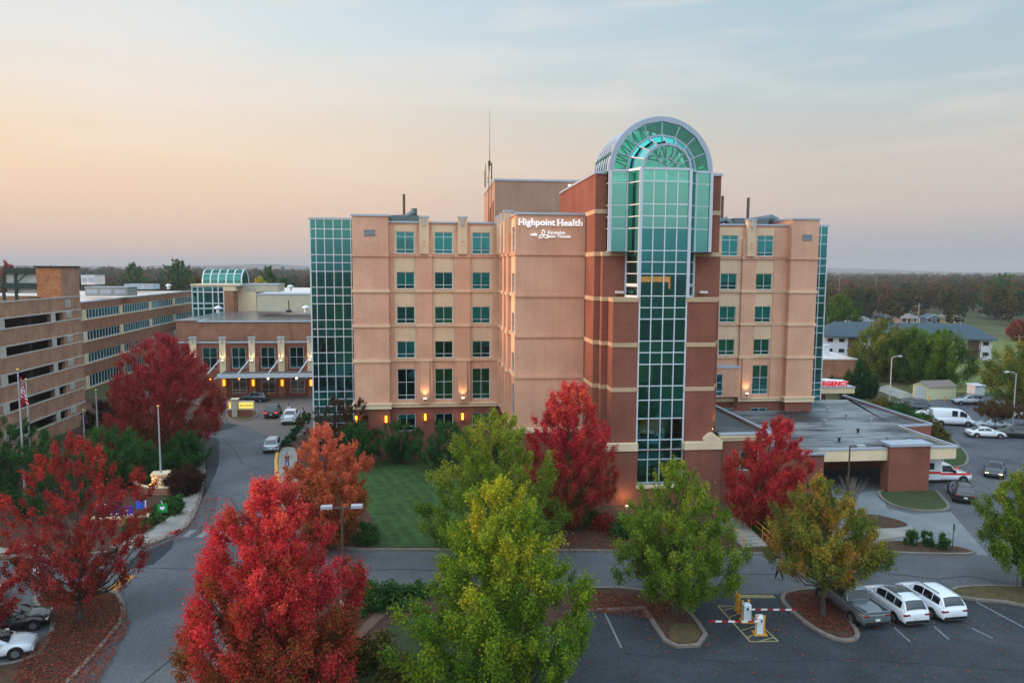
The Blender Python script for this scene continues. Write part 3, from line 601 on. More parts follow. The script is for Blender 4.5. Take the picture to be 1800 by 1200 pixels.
for i in range(8):
    gl.quad((po[i][0], VD, po[i][1]), (po[i + 1][0], VD, po[i + 1][1]), (pmid[i + 1][0], VD, pmid[i + 1][1]), (pmid[i][0], VD, pmid[i][1]))
    gl.quad((pmid[i][0], VD, pmid[i][1]), (pmid[i + 1][0], VD, pmid[i + 1][1]), (pin[i + 1][0], VG, pin[i + 1][1]), (pin[i][0], VG, pin[i][1]))
    gl.add([(UCN, VG, ZS), (pin[i][0], VG, pin[i][1]), (pin[i + 1][0], VG, pin[i + 1][1])], [(0, 1, 2)])
gl.build('vault_front_glass', M_VAULT, hosp, recalc=False)
bg = MB(OFF); rb = MB(OFF); oa = arc(RO - .06, 32)
for i in range(32): bg.quad((oa[i][0], VD + .2, oa[i][1]), (oa[i + 1][0], VD + .2, oa[i + 1][1]), (oa[i + 1][0], VB, oa[i + 1][1]), (oa[i][0], VB, oa[i][1]))
bg.quad(*[(UCN - RO, VB, ZS), (UCN + RO, VB, ZS), (UCN + RO * .7, VB, ZS + RO * .7), (UCN - RO * .7, VB, ZS + RO * .7)])
bg.add([(UCN - RO * .7, VB, ZS + RO * .7), (UCN + RO * .7, VB, ZS + RO * .7), (UCN, VB, ZS + RO)], [(0, 1, 2)])
bg.build('vault_glass', M_VAULT, hosp, recalc=False)
for k in range(7):
    v = VD + .3 + (VB - VD - .3) * k / 6; w = .13 if k in (0, 6) else .09
    rb.tube([(p[0], v, p[1]) for p in arc(RO, 24)], w, 6)
for i in (0, 4, 8, 12, 16, 20, 24):
    p = arc(RO, 24)[i]; rb.bar((p[0], VD, p[1]), (p[0], VB, p[1]), .12)
rb.build('vault_ribs', pm, hosp)
tr_ = MB(OFF)                                           # trusses inside the vault
for v in (71.2, 73.6):
    pts = arc(RO - .25, 8)
    for i in range(0, 9): tr_.bar((pts[i][0], v, pts[i][1]), (UCN + (pts[i][0] - UCN) * .45, v, ZS + .25 + (pts[i][1] - ZS) * .3), .12)
    for i in range(8):
        a = (UCN + (pts[i][0] - UCN) * .45, v, ZS + .25 + (pts[i][1] - ZS) * .3); c = (UCN + (pts[i + 1][0] - UCN) * .45, v, ZS + .25 + (pts[i + 1][1] - ZS) * .3)
        tr_.bar(a, c, .12); tr_.bar((pts[i][0], v, pts[i][1]), c, .1)
tr_.build('vault_truss', mat('truss_steel', (60, 84, 84), .5, .2, var=.1), hosp)
# small fittings on the tower
for (px, py) in ((1088.5, 514), (1235.5, 514)):
    u, z = BV(px, py, 69.55 if False else 67.7 + 1.85); b = MB(OFF); b.box(u - .42, u + .42, 69.25, 69.58, z - .1, z + .14); b.build('floodlight', mat('lamp_housing', (190, 186, 178), .5, var=.05), hosp, bevel=.05)
# ------------------------------------------------------------------ low brick wing right of the tower
LV = 68.0
b = MB(OFF); wall(b, PF(LV), 27.76, 33.0, 0, 6.55, [(30.0, 31.9, 3.0, 5.0)], .3); b.quad((33.0, LV, 4.3), (33.0, 90, 4.3), (33.0, 90, 6.55), (33.0, LV, 6.55))
wall(b, PF(LV), 33.0, 38.7, 0, 4.3); b.quad((38.7, LV, 0), (38.7, 78, 0), (38.7, 78, 4.3), (38.7, LV, 4.3)); b.build('brick_wall', M_BRICK, hosp, recalc=False)
window(hosp, OFF, PF(LV), 30.0, 31.9, 3.0, 5.0, zsp=(3.5,))
b = MB(OFF); b.box(27.81, 33.12, LV - .1, LV + .3, 6.0, 6.34); b.box(27.81, 33.3, LV - .3, LV + .4, 6.342, 6.6); b.box(33.3, 33.0, LV + .41, 90, 6.34, 6.6); b.box(27.81, 33.36, LV - .36, LV + .42, 6.602, 6.74, 1); b.box(33.0, 33.36, LV + .43, 90, 6.602, 6.74, 1); b.build('coping', [M_STONE, M_MET], hosp)
b = MB(OFF); b.quad((28.2, LV + .3, 6.42), (33.05, LV + .3, 6.42), (33.05, 89.4, 6.42), (28.2, 89.4, 6.42)); b.build('flat_roof', M_ROOF, hosp, recalc=False)
# small stucco return in front of the right wing
b = MB(OFF); wall(b, PF(89.5), 28.3, 38.95, 6.45, 10.15, [(35.2, 36.85, 6.6, 9.4)], .2); b.quad((38.95, 89.5, 5), (38.95, 91, 5), (38.95, 91, 10.15), (38.95, 89.5, 10.15)); b.build('stucco_wall', M_ROSE, hosp, recalc=False)
b = MB(OFF); b.box(28.3, 39.05, 89.4, 91, 10.15, 10.4); b.build('coping', M_MET, hosp)
window(hosp, OFF, PF(89.5), 35.2, 36.85, 6.6, 9.4, zsp=(7.2, 8.3), set_in=.08)
# ------------------------------------------------------------------ single-storey emergency wing
ZR = 4.35
LF = GB(1674, 787, ZR)[1]
c1, c2, c3, c4 = GB(1480, 697, ZR), GB(1635, 748, ZR), GB(1575, 751, ZR), GB(1674, 786, ZR)
poly = [(33.36, LV + .05), (38.7, LV + .05), (38.7, LF), (c4[0], LF), c3, c2, c1, (c1[0], 97.9), (50, 97.9), (50, 90.9), (33.36, 90.9)]
b = MB(OFF); b.prism(poly, ZR - .02, ZR); b.build('flat_roof', mat('worn_roof', (36, 44, 50), .45, var=0, scale=.16, stretch=(.7, 1.8, 1), col2=(122, 130, 134), detail=10, contrast=2.6, spec=.4), hosp)
for (px_, py_, k_) in ((1488, 735, .3), (1530, 742, .25), (1508, 760, .22), (1560, 775, .25), (1600, 782, .3), (1475, 775, .2), (1450, 745, .25), (1455, 722, .3)):
    gp = GB(px_, py_, ZR); b = MB(OFF); b.tube([(gp[0], gp[1], ZR), (gp[0], gp[1], ZR + k_ * 1.6)], k_ * .6, 8); b.tube([(gp[0], gp[1], ZR + k_ * 1.6), (gp[0], gp[1], ZR + k_ * 2)], k_, 8); b.build('roof_vent', M_DMET if k_ < .25 else M_LOUV, hosp)
for v_ in (71.5, 75.2, 79, 83.5, 88): b = MB(OFF); b.box(34, 47.2, v_, v_ + .12, ZR + .002, ZR + .02); b.build('roof_seam', M_DMET, hosp)
b = MB(OFF)
def edge(p, q, z0, z1, th=.25, mi=0):
    d = Vector((q[0] - p[0], q[1] - p[1])).normalized(); n = Vector((-d.y, d.x)) * th
    b.prism([(p[0], p[1]), (q[0], q[1]), (q[0] - n.x, q[1] - n.y), (p[0] - n.x, p[1] - n.y)], z0, z1, mi)
edge((38.7, LF), (c4[0], LF), 3.3, 4.42, .3, 0); edge((c4[0], LF), c3, 3.3, 4.418, .3, 0)
b.build('fascia', M_STONE, hosp)
b = MB(OFF)
edge((33.4, LV), (38.75, LV), 4.42, 4.62, .2); edge((38.75, LF), (c4[0] + .3, LF), 4.4201, 4.62, .36); edge((c4[0] + .1, LF + .01), c3, 4.422, 4.618, .3); edge(c3, c2, 4.423, 4.65, .3); edge(c2, c1, 4.424, 4.648, .3)
b.build('coping', M_MET, hosp)
b = MB(OFF)
b.prism([(38.75, LF), (c4[0] - .1, LF), (c3[0] - .2, c3[1]), (45, 79)], 3.38, 3.4, 0)
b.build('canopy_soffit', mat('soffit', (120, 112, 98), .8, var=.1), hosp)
b = MB(OFF); edge(c3, (c2[0] - .2, c2[1]), 0, 4.42, .3); edge((c2[0] - .1, c2[1]), (c1[0] - .1, c1[1]), 0, 4.42, .3)
PB_ = PF(78.0); wall(b, PB_, 38.7, c3[0] - .2, 0, 4.3, [(43.3, 46.6, .9, 2.6), (40.6, 41.8, 0, 2.4)], .2); b.build('brick_wall', M_BRICK, hosp, recalc=False)
window(hosp, OFF, PF(78.0), 43.3, 46.6, .9, 2.6, asp=(.25, .5, .75), room=M_WARMROOM, gl=glass('clear_glass', (.5, .6, .58), (.7, .75, .7), .25))
b = MB(OFF); b.box(40.6, 41.8, 78.06, 78.14, 0, 2.4); b.build('door', mat('cream_door', (190, 180, 140), .6, var=.05), hosp)
pu0, pu1, pv = BV(1563, 820, LF - .7)[0], BV(1634, 820, LF - .7)[0], LF - .7
b = MB(OFF); b.box(pu0, pu1, pv, pv + 1.4, 0, 4.8); b.build('brick_pier', M_BRICK, hosp)
b = MB(OFF); b.box(pu0 - .15, pu1 + .15, pv - .15, pv + 1.7, 4.8, 5.08); b.build('coping', M_MET, hosp)
# ------------------------------------------------------------------ wall lamps (lit)
def plight(name, loc, power, col=(1, .62, .28), r=.12, parent=None):
    l = bpy.data.lights.new(name, 'POINT'); l.energy = power; l.color = col; l.shadow_soft_size = r
    o = bpy.data.objects.new(name, l); COL.objects.link(o); o.location = loc
    if parent: o.parent = parent
    return o
def L3(u, v, z): return Vector((u - HO[0], v - HO[1], z))
def sconce(px, py, v, par=hosp, off=OFF):
    u, z = BV(px, py, v); b = MB(off); b.tube([(u, v - .2, z - .42), (u, v - .2, z + .42)], .15, 10, 0); b.box(u - .19, u + .19, v - .24, v, z - .5, z - .43, 1); b.box(u - .19, u + .19, v - .24, v, z + .43, z + .5, 1)
    o = b.build('wall_sconce', [M_AMBER, M_DMET], par); plight('sconce_glow', (u - off[0], v - .55 - off[1], z), 9, (1, .55, .2), parent=par); return o
for px, py in ((626.4, 736), (678.8, 735.6)): sconce(px, py, 89.45)
for px, py in ((747.6, 732), (813, 731)): sconce(px, py, 90.4)
def uplight(u, v, z, par=hosp, off=OFF, pw=30):
    b = MB(off); b.tube([(u, v - .1, z - .5), (u, v - .35, z - .35), (u, v - .4, z - .15)], [.06, .1, .22], 10, 0); b.tube([(u, v - .4, z - .14), (u, v - .4, z - .1)], .18, 10, 1)
    b.build('wall_uplight', [mat('lamp_housing', (190, 186, 178), .5, var=.05), M_LAMPW], par)
    l = bpy.data.lights.new('uplight_beam', 'SPOT'); l.energy = pw * 4.5; l.color = (1, .66, .34); l.spot_size = R(95); l.spot_blend = .8; l.shadow_soft_size = .1
    o = bpy.data.objects.new('uplight_beam', l); COL.objects.link(o); o.parent = par; o.location = (u - off[0], v - .42 - off[1], z); o.rotation_euler = (R(180 - 14), 0, 0)
uplight(-.72, 89.85, 6.95); uplight(3.87, 89.85, 6.95); uplight(40.3, 90.3, 6.95); uplight(27.4, 69.5, 7.1)
# ground floodlight at the tower foot
# ================================================================== entrance building, left of the hospital
EO = (-32., 134., 0.)
ent = thing('entrance_building', 'low brown brick entrance building with pale pillars and a lit canopy left of the hospital', 'building', UV(EO[0], EO[1]), PSI)
VE = 132.0
uE = lambda x, y=650: BV(x, y, VE)[0]
pil = [(uE(x0), uE(x1)) for x0, x1 in ((336.4, 347.4), (388, 398.8), (439.4, 450), (490.4, 501.4), (541.5, 552))]
uL, uR = uE(285), uE(556); wins = [(uE(x0, 625), uE(x1, 625)) for x0, x1 in ((356, 382), (407.5, 432), (458.6, 483.5), (509, 534))]
dw = [(uE(x0, 680), uE(x1, 680)) for x0, x1 in ((408, 434), (460, 485), (510.5, 536))]
b = MB(EO); wall(b, PF(VE), uL, uR, 0, 9.5, [(w[0], w[1], 5.1, 8.75) for w in wins] + [(w[0], w[1], .7, 3.6) for w in dw], .3); b.build('brick_wall', M_BRICK, ent, recalc=False)
for p in pil: b = MB(EO); b.box(p[0], p[1], VE - .55, VE, 4.3, 10.35); b.build('pilaster', M_STONE, ent)
for p in pil[1:]: b = MB(EO); b.box(p[0], p[1], VE - .5, VE, 0, 4.25, 1); b.box(p[0] - .55, p[0] - .1, VE - .3, VE, 4.6, 7.2, 1); b.box(p[1] + .1, p[1] + .55, VE - .3, VE, 4.6, 7.2, 1); b.build('pier', [M_STONE, M_BROWNB], ent)
b = MB(EO)
for p in pil: b.box(p[0] - .1, p[1] + .1, VE - .7, VE + .1, 10.35, 10.6)
for p in pil: c = (p[0] + p[1]) / 2; b.box(c - .12, c + .12, VE - .72, VE - .56, 9.5, 10.34)
b.box(uL, uR, VE - .15, VE + .3, 9.5, 9.75); b.build('coping', M_MET, ent)
for w in wins: window(ent, EO, PF(VE), w[0], w[1], 5.1, 8.75, zsp=(7.0,), blind=.0 if w is wins[3] else .48, set_in=.1)
for i, w in enumerate(dw): window(ent, EO, PF(VE), w[0], w[1], .7, 3.6, zsp=(1.3, 2.8), room=M_DARK if i == 0 else M_WARMROOM, gl=glass('clear_glass', (.5, .6, .58), (.7, .75, .7), .25), rd=2.5)
b = MB(EO); b.box(uL, uR, VE + .3, 140, 0, 9.3); b.build('brick_wall', M_BROWNB, ent)
u0, z0 = BV(349, 562, 139.5)
b = MB(EO); b.box(u0, uR, 139.5, 176, 9.3, 12.6); b.box(BV(309, 560, 145)[0], u0, 145, 176, 7, 12.5); b.build('brick_wall', M_BROWNB, ent)
b = MB(EO); b.box(u0 - .1, uR, 139.3, 139.8, 12.6, 12.85); b.box(u0 - .1, u0 + .3, 139.81, 145, 12.6, 12.85); b.box(BV(309, 560, 145)[0], u0 - .11, 144.8, 145.2, 12.5, 12.75); b.build('coping', M_MET, ent)
b = MB(EO); b.quad((u0 + .3, 139.8, 12.64), (uR, 139.8, 12.64), (uR, 176, 12.64), (u0 + .3, 176, 12.64)); b.quad((BV(309, 560, 145)[0], 145.2, 12.54), (u0 + .29, 145.2, 12.54), (u0 + .29, 176, 12.54), (BV(309, 560, 145)[0], 176, 12.54)); b.quad((uL, VE + .3, 9.34), (uR, VE + .3, 9.34), (uR, 139.5, 9.34), (uL, 139.5, 9.34))
b.build('flat_roof', mat('wet_roof', (52, 50, 52), .22, var=0, col2=(96, 92, 96), scale=.12, detail=7, spec=.5), ent, recalc=False)
# canopy with stays
cu0, cz = BV(384, 648, 127.0); cu1 = uR + .2
b = MB(EO); b.box(cu0, cu1, 126.6, VE - .6, 4.25, 4.6); b.box(cu0 - .1, cu1, 126.4, 126.59, 4.2, 4.85, 1); b.box(cu0 - .1, cu0, 126.6, VE - .6, 4.2, 4.84, 1)
for p in pil[1:]: c = (p[0] + p[1]) / 2; b.bar((c, VE - .6, 7.2), (c - 1.2, 126.7, 4.9), .14, mi=1); b.box(c - .08, c + .08, 126.7, VE - .6, 3.95, 4.249, 1)
b.build('canopy', [mat('canopy_deck', (92, 92, 86), .6, var=.1), M_FRAME], ent)
for px, yy, col in ((369, 658, (1, .6, .25)), (420, 658, (1, .66, .3)), (471, 657, (.85, .9, 1)), (521, 656, (1, .82, .6))):
    u, z = BV(px, yy, 127.5); b = MB(EO); b.ball((u, 127.5, 3.9), .17, 6); b.build('canopy_lamp', M_LAMPW if px > 450 else M_AMBER, ent); plight('canopy_glow', (u - EO[0], 128.2 - EO[1], 3.3), 45, col, parent=ent)
for px in (343, 394.5, 445.7, 496.5, 547): u, z = BV(px, 672, VE - .5); b = MB(EO); b.tube([(u, VE - .75, z - .55), (u, VE - .75, z + .55)], .2, 10, 0); b.box(u - .24, u + .24, VE - .8, VE - .5, z - .62, z - .56, 1); b.box(u - .24, u + .24, VE - .8, VE - .5, z + .56, z + .62, 1); b.build('wall_sconce', [M_AMBER, M_DMET], ent)
for p in pil: uplight((p[0] + p[1]) / 2, VE - .5, 6.7, ent, EO, 26)
# things on that roof
def roofbox(name, label, px0, px1, py0, py1, v, m, d=8, cat='rooftop box', trim=True):
    a, zt = BV(px0, py0, v); c, zb = BV(px1, py1, v); o = (a, v, zb); T = thing(name, label, cat, UV(a, v, zb), PSI)
    b = MB(o); b.box(a, c, v, v + d, zb, zt - .25); b.build('housing', m, T)
    b = MB(o); b.box(a - .1, c + .1, v - .1, v + d + .1, zt - .25, zt); b.build('cap', M_MET, T); return T
M_PALE = mat('pale_cladding', (176, 170, 150), .8, var=.08, scale=.4)
roofbox('roof_penthouse', 'long beige flat-topped penthouse on the wet roof beside the hospital glass corner', 452, 549, 516, 547, 158, M_PALE, 9, 'penthouse')
roofbox('roof_penthouse', 'low beige penthouse behind the glass barrel roof with dark end louvre', 430, 489, 499, 513, 186, M_PALE, 8, 'penthouse')
for (px, py, lab) in ((383.5, 550, 'white mushroom roof vent at the left edge of the wet roof'), (510.5, 511, 'white mushroom roof vent on the pale roof near the treeline'), (538, 549, 'white mushroom roof vent by the hospital glass corner')):
    v = 150 if py > 520 else 180; u, z = BV(px, py, v); T = thing('roof_vent', lab, 'vent', UV(u, v, z), PSI); b = MB(); b.tube([(0, 0, 0), (0, 0, .9)], .35, 10); b.build('duct', M_FRAME, T); b = MB(); b.tube([(0, 0, .9), (0, 0, 1.15), (0, 0, 1.4)], [.75, .7, .2], 12); b.build('hood', M_FRAME, T)
u, z = BV(508, 549, 152); T = thing('roof_mast', 'thin grey pipe mast standing on the wet roof', 'mast', UV(u, 152, z), PSI); b = MB(); b.tube([(0, 0, 0), (0, 0, 2.4)], .12, 6); b.box(-.5, .5, -.5, .5, 0, .5); b.build('pipe', M_DMET, T)
# ================================================================== atrium building far left-centre
AO = (-75., 185., 0.)
atr = thing('atrium_building', 'glass fronted atrium with small green barrel skylight behind the entrance building', 'building', UV(AO[0], AO[1]), PSI)
VA2 = 182.; a0, zt = BV(338, 502, VA2); a1, _ = BV(393.5, 502, VA2)
b = MB(AO); A = [BV(x, 520, VA2)[0] for x in (338, 348, 358, 374, 384, 393.5)]; zs = [BV(338, y, VA2)[1] for y in (504, 513, 533, 542)] + [4, 0]
for a in A: b.box(a - .12, a + .12, VA2 - .15, VA2 + .1, 0, zt)
for z in zs: b.box(A[0], A[-1], VA2 - .14, VA2 + .09, z - .12, z + .12)
b.build('curtain_wall', M_FRAME, atr)
b = MB(AO); b.quad((a0, VA2, 0), (a1, VA2, 0), (a1, VA2, zt), (a0, VA2, zt)); b.build('glass', M_GLASSW, atr, recalc=False)
b = MB(AO); b.box(a0, a1, VA2 + 2.5, VA2 + 20, 0, zt); b.build('inner_wall', M_SPANB, atr)
c0, c1 = a1, BV(410, 510, VA2)[0]
b = MB(AO); b.box(c0 + .05, c1, VA2 - .2, VA2 + 12, 0, BV(400, 511, VA2)[1]); b.build('brick_wall', M_BROWNB, atr)
b = MB(AO); b.box(a0 - .3, c1 + 1.5, VA2 - .5, VA2 + 12, zt, zt + .35); b.box(c0 + .05, c1 + .6, VA2 - .3, VA2 + 2, BV(400, 511, VA2)[1], zt - .01); b.box(c1, BV(443, 515, VA2)[0], VA2 + 4, VA2 + 14, 0, zt - .3); b.build('parapet', M_STONE, atr)
b = MB(AO); b.box(BV(410, 515, VA2)[0], BV(560, 515, VA2)[0], VA2 + 14, VA2 + 60, 10, BV(500, 513.5, VA2 + 14)[1]); b.build('pale_roof', M_ROOFL, atr)
bu0, bz0 = BV(356, 499.5, VA2 + 3); bu1 = BV(424.5, 499.5, VA2 + 3)[0]; rr = 3.6; vc = VA2 + 3 + rr
b = MB(AO); g = MB(AO); nn = 12
for k in range(6):
    u = bu0 + (bu1 - bu0) * k / 5; b.tube([(u, vc - rr * math.cos(math.pi * i / nn), zt + .4 + rr * .95 * math.sin(math.pi * i / nn)) for i in range(nn + 1)], .16, 5)
for i in (0, 3, 6, 9, 12): b.bar((bu0, vc - rr * math.cos(math.pi * i / nn), zt + .4 + rr * .95 * math.sin(math.pi * i / nn)), (bu1, vc - rr * math.cos(math.pi * i / nn), zt + .4 + rr * .95 * math.sin(math.pi * i / nn)), .18)
for i in range(nn):
    y0, zz0, y1, zz1 = vc - rr * math.cos(math.pi * i / nn), zt + .4 + rr * .95 * math.sin(math.pi * i / nn), vc - rr * math.cos(math.pi * (i + 1) / nn), zt + .4 + rr * .95 * math.sin(math.pi * (i + 1) / nn)
    g.quad((bu0, y0, zz0), (bu1, y0, zz0), (bu1, y1, zz1), (bu0, y1, zz1)); g.add([(bu1, vc, zt + .4), (bu1, y0, zz0), (bu1, y1, zz1)], [(0, 1, 2)]); g.add([(bu0, vc, zt + .4), (bu0, y0, zz0), (bu0, y1, zz1)], [(0, 1, 2)])
b.build('skylight_ribs', M_FRAME, atr); g.build('skylight_glass', M_VAULT, atr, recalc=False)
# ================================================================== brick office building receding on the left
A_, B_ = G(147, 530, 16.3), G(340, 510.3, 16.3); dd = (B_ - A_); LO = math.hypot(dd.x, dd.y); aO = math.atan2(dd.y, dd.x)
off_ = thing('office_building', 'long four-storey brown brick office building with ribbon windows and pale posts behind the parking garage', 'building', (A_.x, A_.y, 0), aO)
PO = lambda a, d, z: (a, d, z)
RW = [(13.1, 14.85), (9.15, 10.9), (5.1, 6.9), (.6, 2.9)]; nb = 4; bl = LO / nb
b = MB(); wall(b, PO, -14, LO, 0, 16.1, [(i * bl + .9, (i + 1) * bl - .9, r[0], r[1]) for i in range(-1, nb) for r in RW], .35); b.quad((LO, 0, 0), (LO, 30, 0), (LO, 30, 16.1), (LO, 0, 16.1)); b.quad((-14, .36, 0), (LO, .36, 0), (LO, .36, 16), (-14, .36, 16), 1)
b.build('brick_wall', [M_BROWNB, M_DARK], off_, recalc=False)
for i in range(nb + 1):
    for r in RW: b = MB(); b.box(i * bl - .9, i * bl + .9, -.02, .2, r[0], r[1]); b.build('window_post', M_STONE, off_)
for r in RW: b = MB(); b.box(-14, LO, -.1, -.0, r[0] - .18, r[0] - .01); b.build('sill_band', M_STONE, off_)
for r in RW:
    for i in range(-1, nb):
        x0, x1 = i * bl + .9, (i + 1) * bl - .9; x0 = max(x0, -13.9); b = MB(); n = 11
        for k in range(n + 1): x = x0 + (x1 - x0) * k / n; b.box(x - .07, x + .07, .1, .24, r[0], r[1])
        b.box(x0, x1, .1, .23, r[0], r[0] + .12); b.box(x0, x1, .1, .23, r[1] - .12, r[1])
        w = b.build('ribbon_window', M_FRAME, off_); g = MB(); g.quad((x0, .2, r[0]), (x1, .2, r[0]), (x1, .2, r[1]), (x0, .2, r[1])); g.build('pane', M_GLASS, w, recalc=False)
        if (i + int(r[0])) % 3 != 0: g = MB(); g.quad((x0, .32, r[0] + .2), (x1, .32, r[0] + .2), (x1, .32, r[1]), (x0, .32, r[1])); g.build('blind', M_BLIND, w, recalc=False)
b = MB(); b.box(-14, LO, -.15, .4, 16.1, 16.35); b.build('coping', M_MET, off_)
b = MB(); b.quad((-14, .4, 16.12), (LO, .4, 16.12), (LO, 40, 16.12), (-14, 40, 16.12)); b.build('flat_roof', mat('glossy_pale_roof', (190, 182, 180), .3, var=.15, scale=.12), off_, recalc=False)
def onoffice(name, label, px0, px1, py0, py1, Y, d, m, cat):
    P0 = AT(px0, py1, Y); P1 = AT(px1, py1, Y); zt = AT(px0, py0, Y).z; T = thing(name, label, cat, P0, 0)
    b = MB(); w = P1.x - P0.x; b.box(0, w, 0, d, 0, zt - P0.z); b.build('housing', m, T)
    b = MB(); n = max(2, int(w / 2.2)); [b.box(w * (k + .12) / n, w * (k + .88) / n, -.08, -.001, (zt - P0.z) * .25, (zt - P0.z) * .75) for k in range(n)]; b.box(-.1, w + .1, -.12, d, zt - P0.z, zt - P0.z + .15); b.build('grille', M_LOUV, T); return T
onoffice('air_handler', 'long grey air handling unit on the office roof edge', 150, 224, 505, 520, 150, 4, mat('unit_grey', (134, 136, 130), .6, var=.1), 'air handler')
onoffice('air_handler', 'pale blue rooftop air unit further along the office roof', 219, 268, 500, 508, 190, 4, mat('unit_pale', (150, 172, 180), .5, var=.1), 'air handler')
onoffice('stair_cabin', 'small white framed cabin with dark openings on the office roof behind the garage', 143, 167, 484, 500, 160, 4, mat('unit_white', (196, 192, 186), .6, var=.1), 'cabin')
P = G(296.5, 508, 16.3); T = thing('roof_vent', 'white mushroom roof vent on the office roof', 'vent', P, 0); b = MB(); b.tube([(0, 0, 0), (0, 0, .9)], .4, 10); b.build('duct', M_FRAME, T); b = MB(); b.tube([(0, 0, .9), (0, 0, 1.2), (0, 0, 1.5)], [.8, .75, .2], 12); b.build('hood', M_FRAME, T)
# ================================================================== parking garage at the left edge
ug, vg = GB(152, 745)
GO = (ug, vg, 0.); gar = thing('parking_garage', 'tan brick multi-storey parking garage with long dark openings at the left edge', 'garage', UV(ug, vg), PSI)
PG = PR(ug)
vx = lambda x, y: VU(x, y, ug)[0]
vs = [vg - 60, vx(5, 600), vx(90, 570), vx(97, 560), vx(111, 560), vx(115, 560), vx(125, 560), vg]
lev = [(15.25, 16.5), (11.95, 13.2), (8.65, 9.9), (5.35, 6.6), (2.0, 3.3)]
holes = []
for k, (za, zb) in enumerate(lev):
    holes += [(vs[1] + .5, vs[2], za, zb), (vs[3], vs[4], za, zb), (vs[0] + 40, vs[1] - .8, za, zb)]
b = MB(GO); wall(b, PG, vs[0], vg, 0, 18.4, holes, .5); b.quad((ug, vg, 0), (ug - 40, vg, 0), (ug - 40, vg, 18.4), (ug, vg, 18.4)); b.build('brick_wall', M_BUFF, gar, recalc=False)
b = MB(GO)
for z in (18.4, 16.5, 15.25, 13.2, 11.95, 9.9, 8.65, 6.6, 5.35, 3.3, 2.0):
    pbox(b, PG, vs[0], vg + .03, -.07, .02, z - .09, z + .09)
b.build('concrete_ledge', mat('pale_concrete', (176, 172, 164), .85, var=.1), gar)
for (za, zb) in lev:
    for (q0, q1) in ((vs[2], vs[3]), (vs[1] - .8, vs[1] + .5)): b = MB(GO); pbox(b, PG, q0, q1, -.05, .4, za, zb); b.build('concrete_post', mat('pale_concrete', (176, 172, 164), .85, var=.1), gar)
b = MB(GO)
for k in range(6): zz = 16.9 - 3.3 * k; b.box(ug - 38, ug - .55, vs[0], vg - .4, zz - .4, zz - (0 if k == 0 else .0))
b.box(ug - 16, ug - 15, vs[0], vg - 1, 0, 16.9)
for v in np.arange(vs[0] + 5, vg, 9): b.box(ug - 2.6, ug - 2.0, v, v + .6, 0, 16.5)
b.build('parking_deck', mat('deck_concrete', (96, 94, 90), .9, var=.15), gar)
for (za, zb) in [(17.0, 18.1)] + [(l[0] + .3, l[1] + .1) for l in lev]: louvre(gar, GO, PG, vs[5], vs[6], za, zb, 7, 'vent_slats', mat('vent_white', (196, 194, 186), .6, var=.05))
v0t, v1t = vx(107, 480), vg; utl, ztop = BV(63, 470, v0t)
b = MB(GO); pbox(b, PG, v0t, v1t, 0, ug - utl, 18.401, ztop); b.build('stair_tower', M_BUFF, gar)
b = MB(GO); b.box(utl, ug - .001, v0t - .05, v0t - .001, 18.4, ztop - .1); b.build('stair_tower_front', M_LITB, gar)  # front skin over the buff tower, lit look painted in orange
b = MB(GO); b.box(utl - .2, ug + .15, v0t - .25, v1t + .2, ztop, ztop + .2); b.build('coping', M_DMET, gar)
# steel canopy beside it
uc0 = BV(8, 480, v0t + 1)[0]
b = MB(GO); b.box(uc0, utl, v0t + .5, v0t + 7, ztop - .8, ztop - .1)
b.box(uc0, utl, v0t + .4, v0t + .8, 19.6, 20.3)
for q in (0, .35, .99): u = uc0 + (utl - uc0) * q; b.box(u - .15, u + .15, v0t + .4, v0t + .7, 18.0, ztop - .8)
b.bar((uc0 + (utl - uc0) * .35, v0t + .45, 20.2), (uc0 + (utl - uc0) * .7, v0t + .45, ztop - .8), .15); b.build('steel_canopy', mat('green_steel', (44, 58, 54), .5, .2, var=.1), gar)
b = MB(GO); b.box(uc0 + .2, utl - .1, v0t + 1, v0t + 1.2, 18.9, ztop - .82); b.build('canopy_panel', mat('panel_pale', (176, 182, 176), .7, var=.06), gar)
# ================================================================== the setting on the ground
def slab(name, pix, z0, z1, m, kind='structure', label=None, cat=None, smooth=0, world=False):
    pts = [G(*p) for p in pix] if not world else [Vector(p) for p in pix]
    P = [(p.x, p.y) for p in pts]
    for _ in range(smooth):
        Q = []
        for i in range(len(P)):
            a, c = P[i], P[(i + 1) % len(P)]; Q += [(a[0] * .75 + c[0] * .25, a[1] * .75 + c[1] * .25), (a[0] * .25 + c[0] * .75, a[1] * .25 + c[1] * .75)]
        P = Q
    b = MB(); b.prism(P, z0, z1); o = b.build(name, m, recalc=False); tag(o, label, cat, kind=kind); return o, P
def curb(P, w=.28, z0=0, z1=.17, name='kerb', m=None, closed=True, skip=None):
    ar = sum(P[i][0] * P[(i + 1) % len(P)][1] - P[(i + 1) % len(P)][0] * P[i][1] for i in range(len(P)))
    if ar < 0: P = P[::-1]
    n = len(P); off = []
    for i in range(n):
        a, c, e = Vector(P[i - 1]), Vector(P[i]), Vector(P[(i + 1) % n]); d1 = (c - a).normalized(); d2 = (e - c).normalized(); t = (d1 + d2); t = t.normalized() if t.length > 1e-6 else d1
        nn = Vector((t.y, -t.x)); off.append((c + nn * w))
    b = MB()
    for i in range(n):
        j = (i + 1) % n; p, q, r, s = P[i], P[j], off[j], off[i]
        b.add([(p[0], p[1], z1), (q[0], q[1], z1), (r.x, r.y, z1), (s.x, s.y, z1), (r.x, r.y, z0), (s.x, s.y, z0)], [(0, 1, 2, 3)[::-1], (3, 2, 4, 5)[::-1]])
    o = b.build(name, m or mat('kerb_concrete', (112, 106, 100), .9, var=.2, scale=1.5), recalc=True); tag(o, kind='structure'); return o
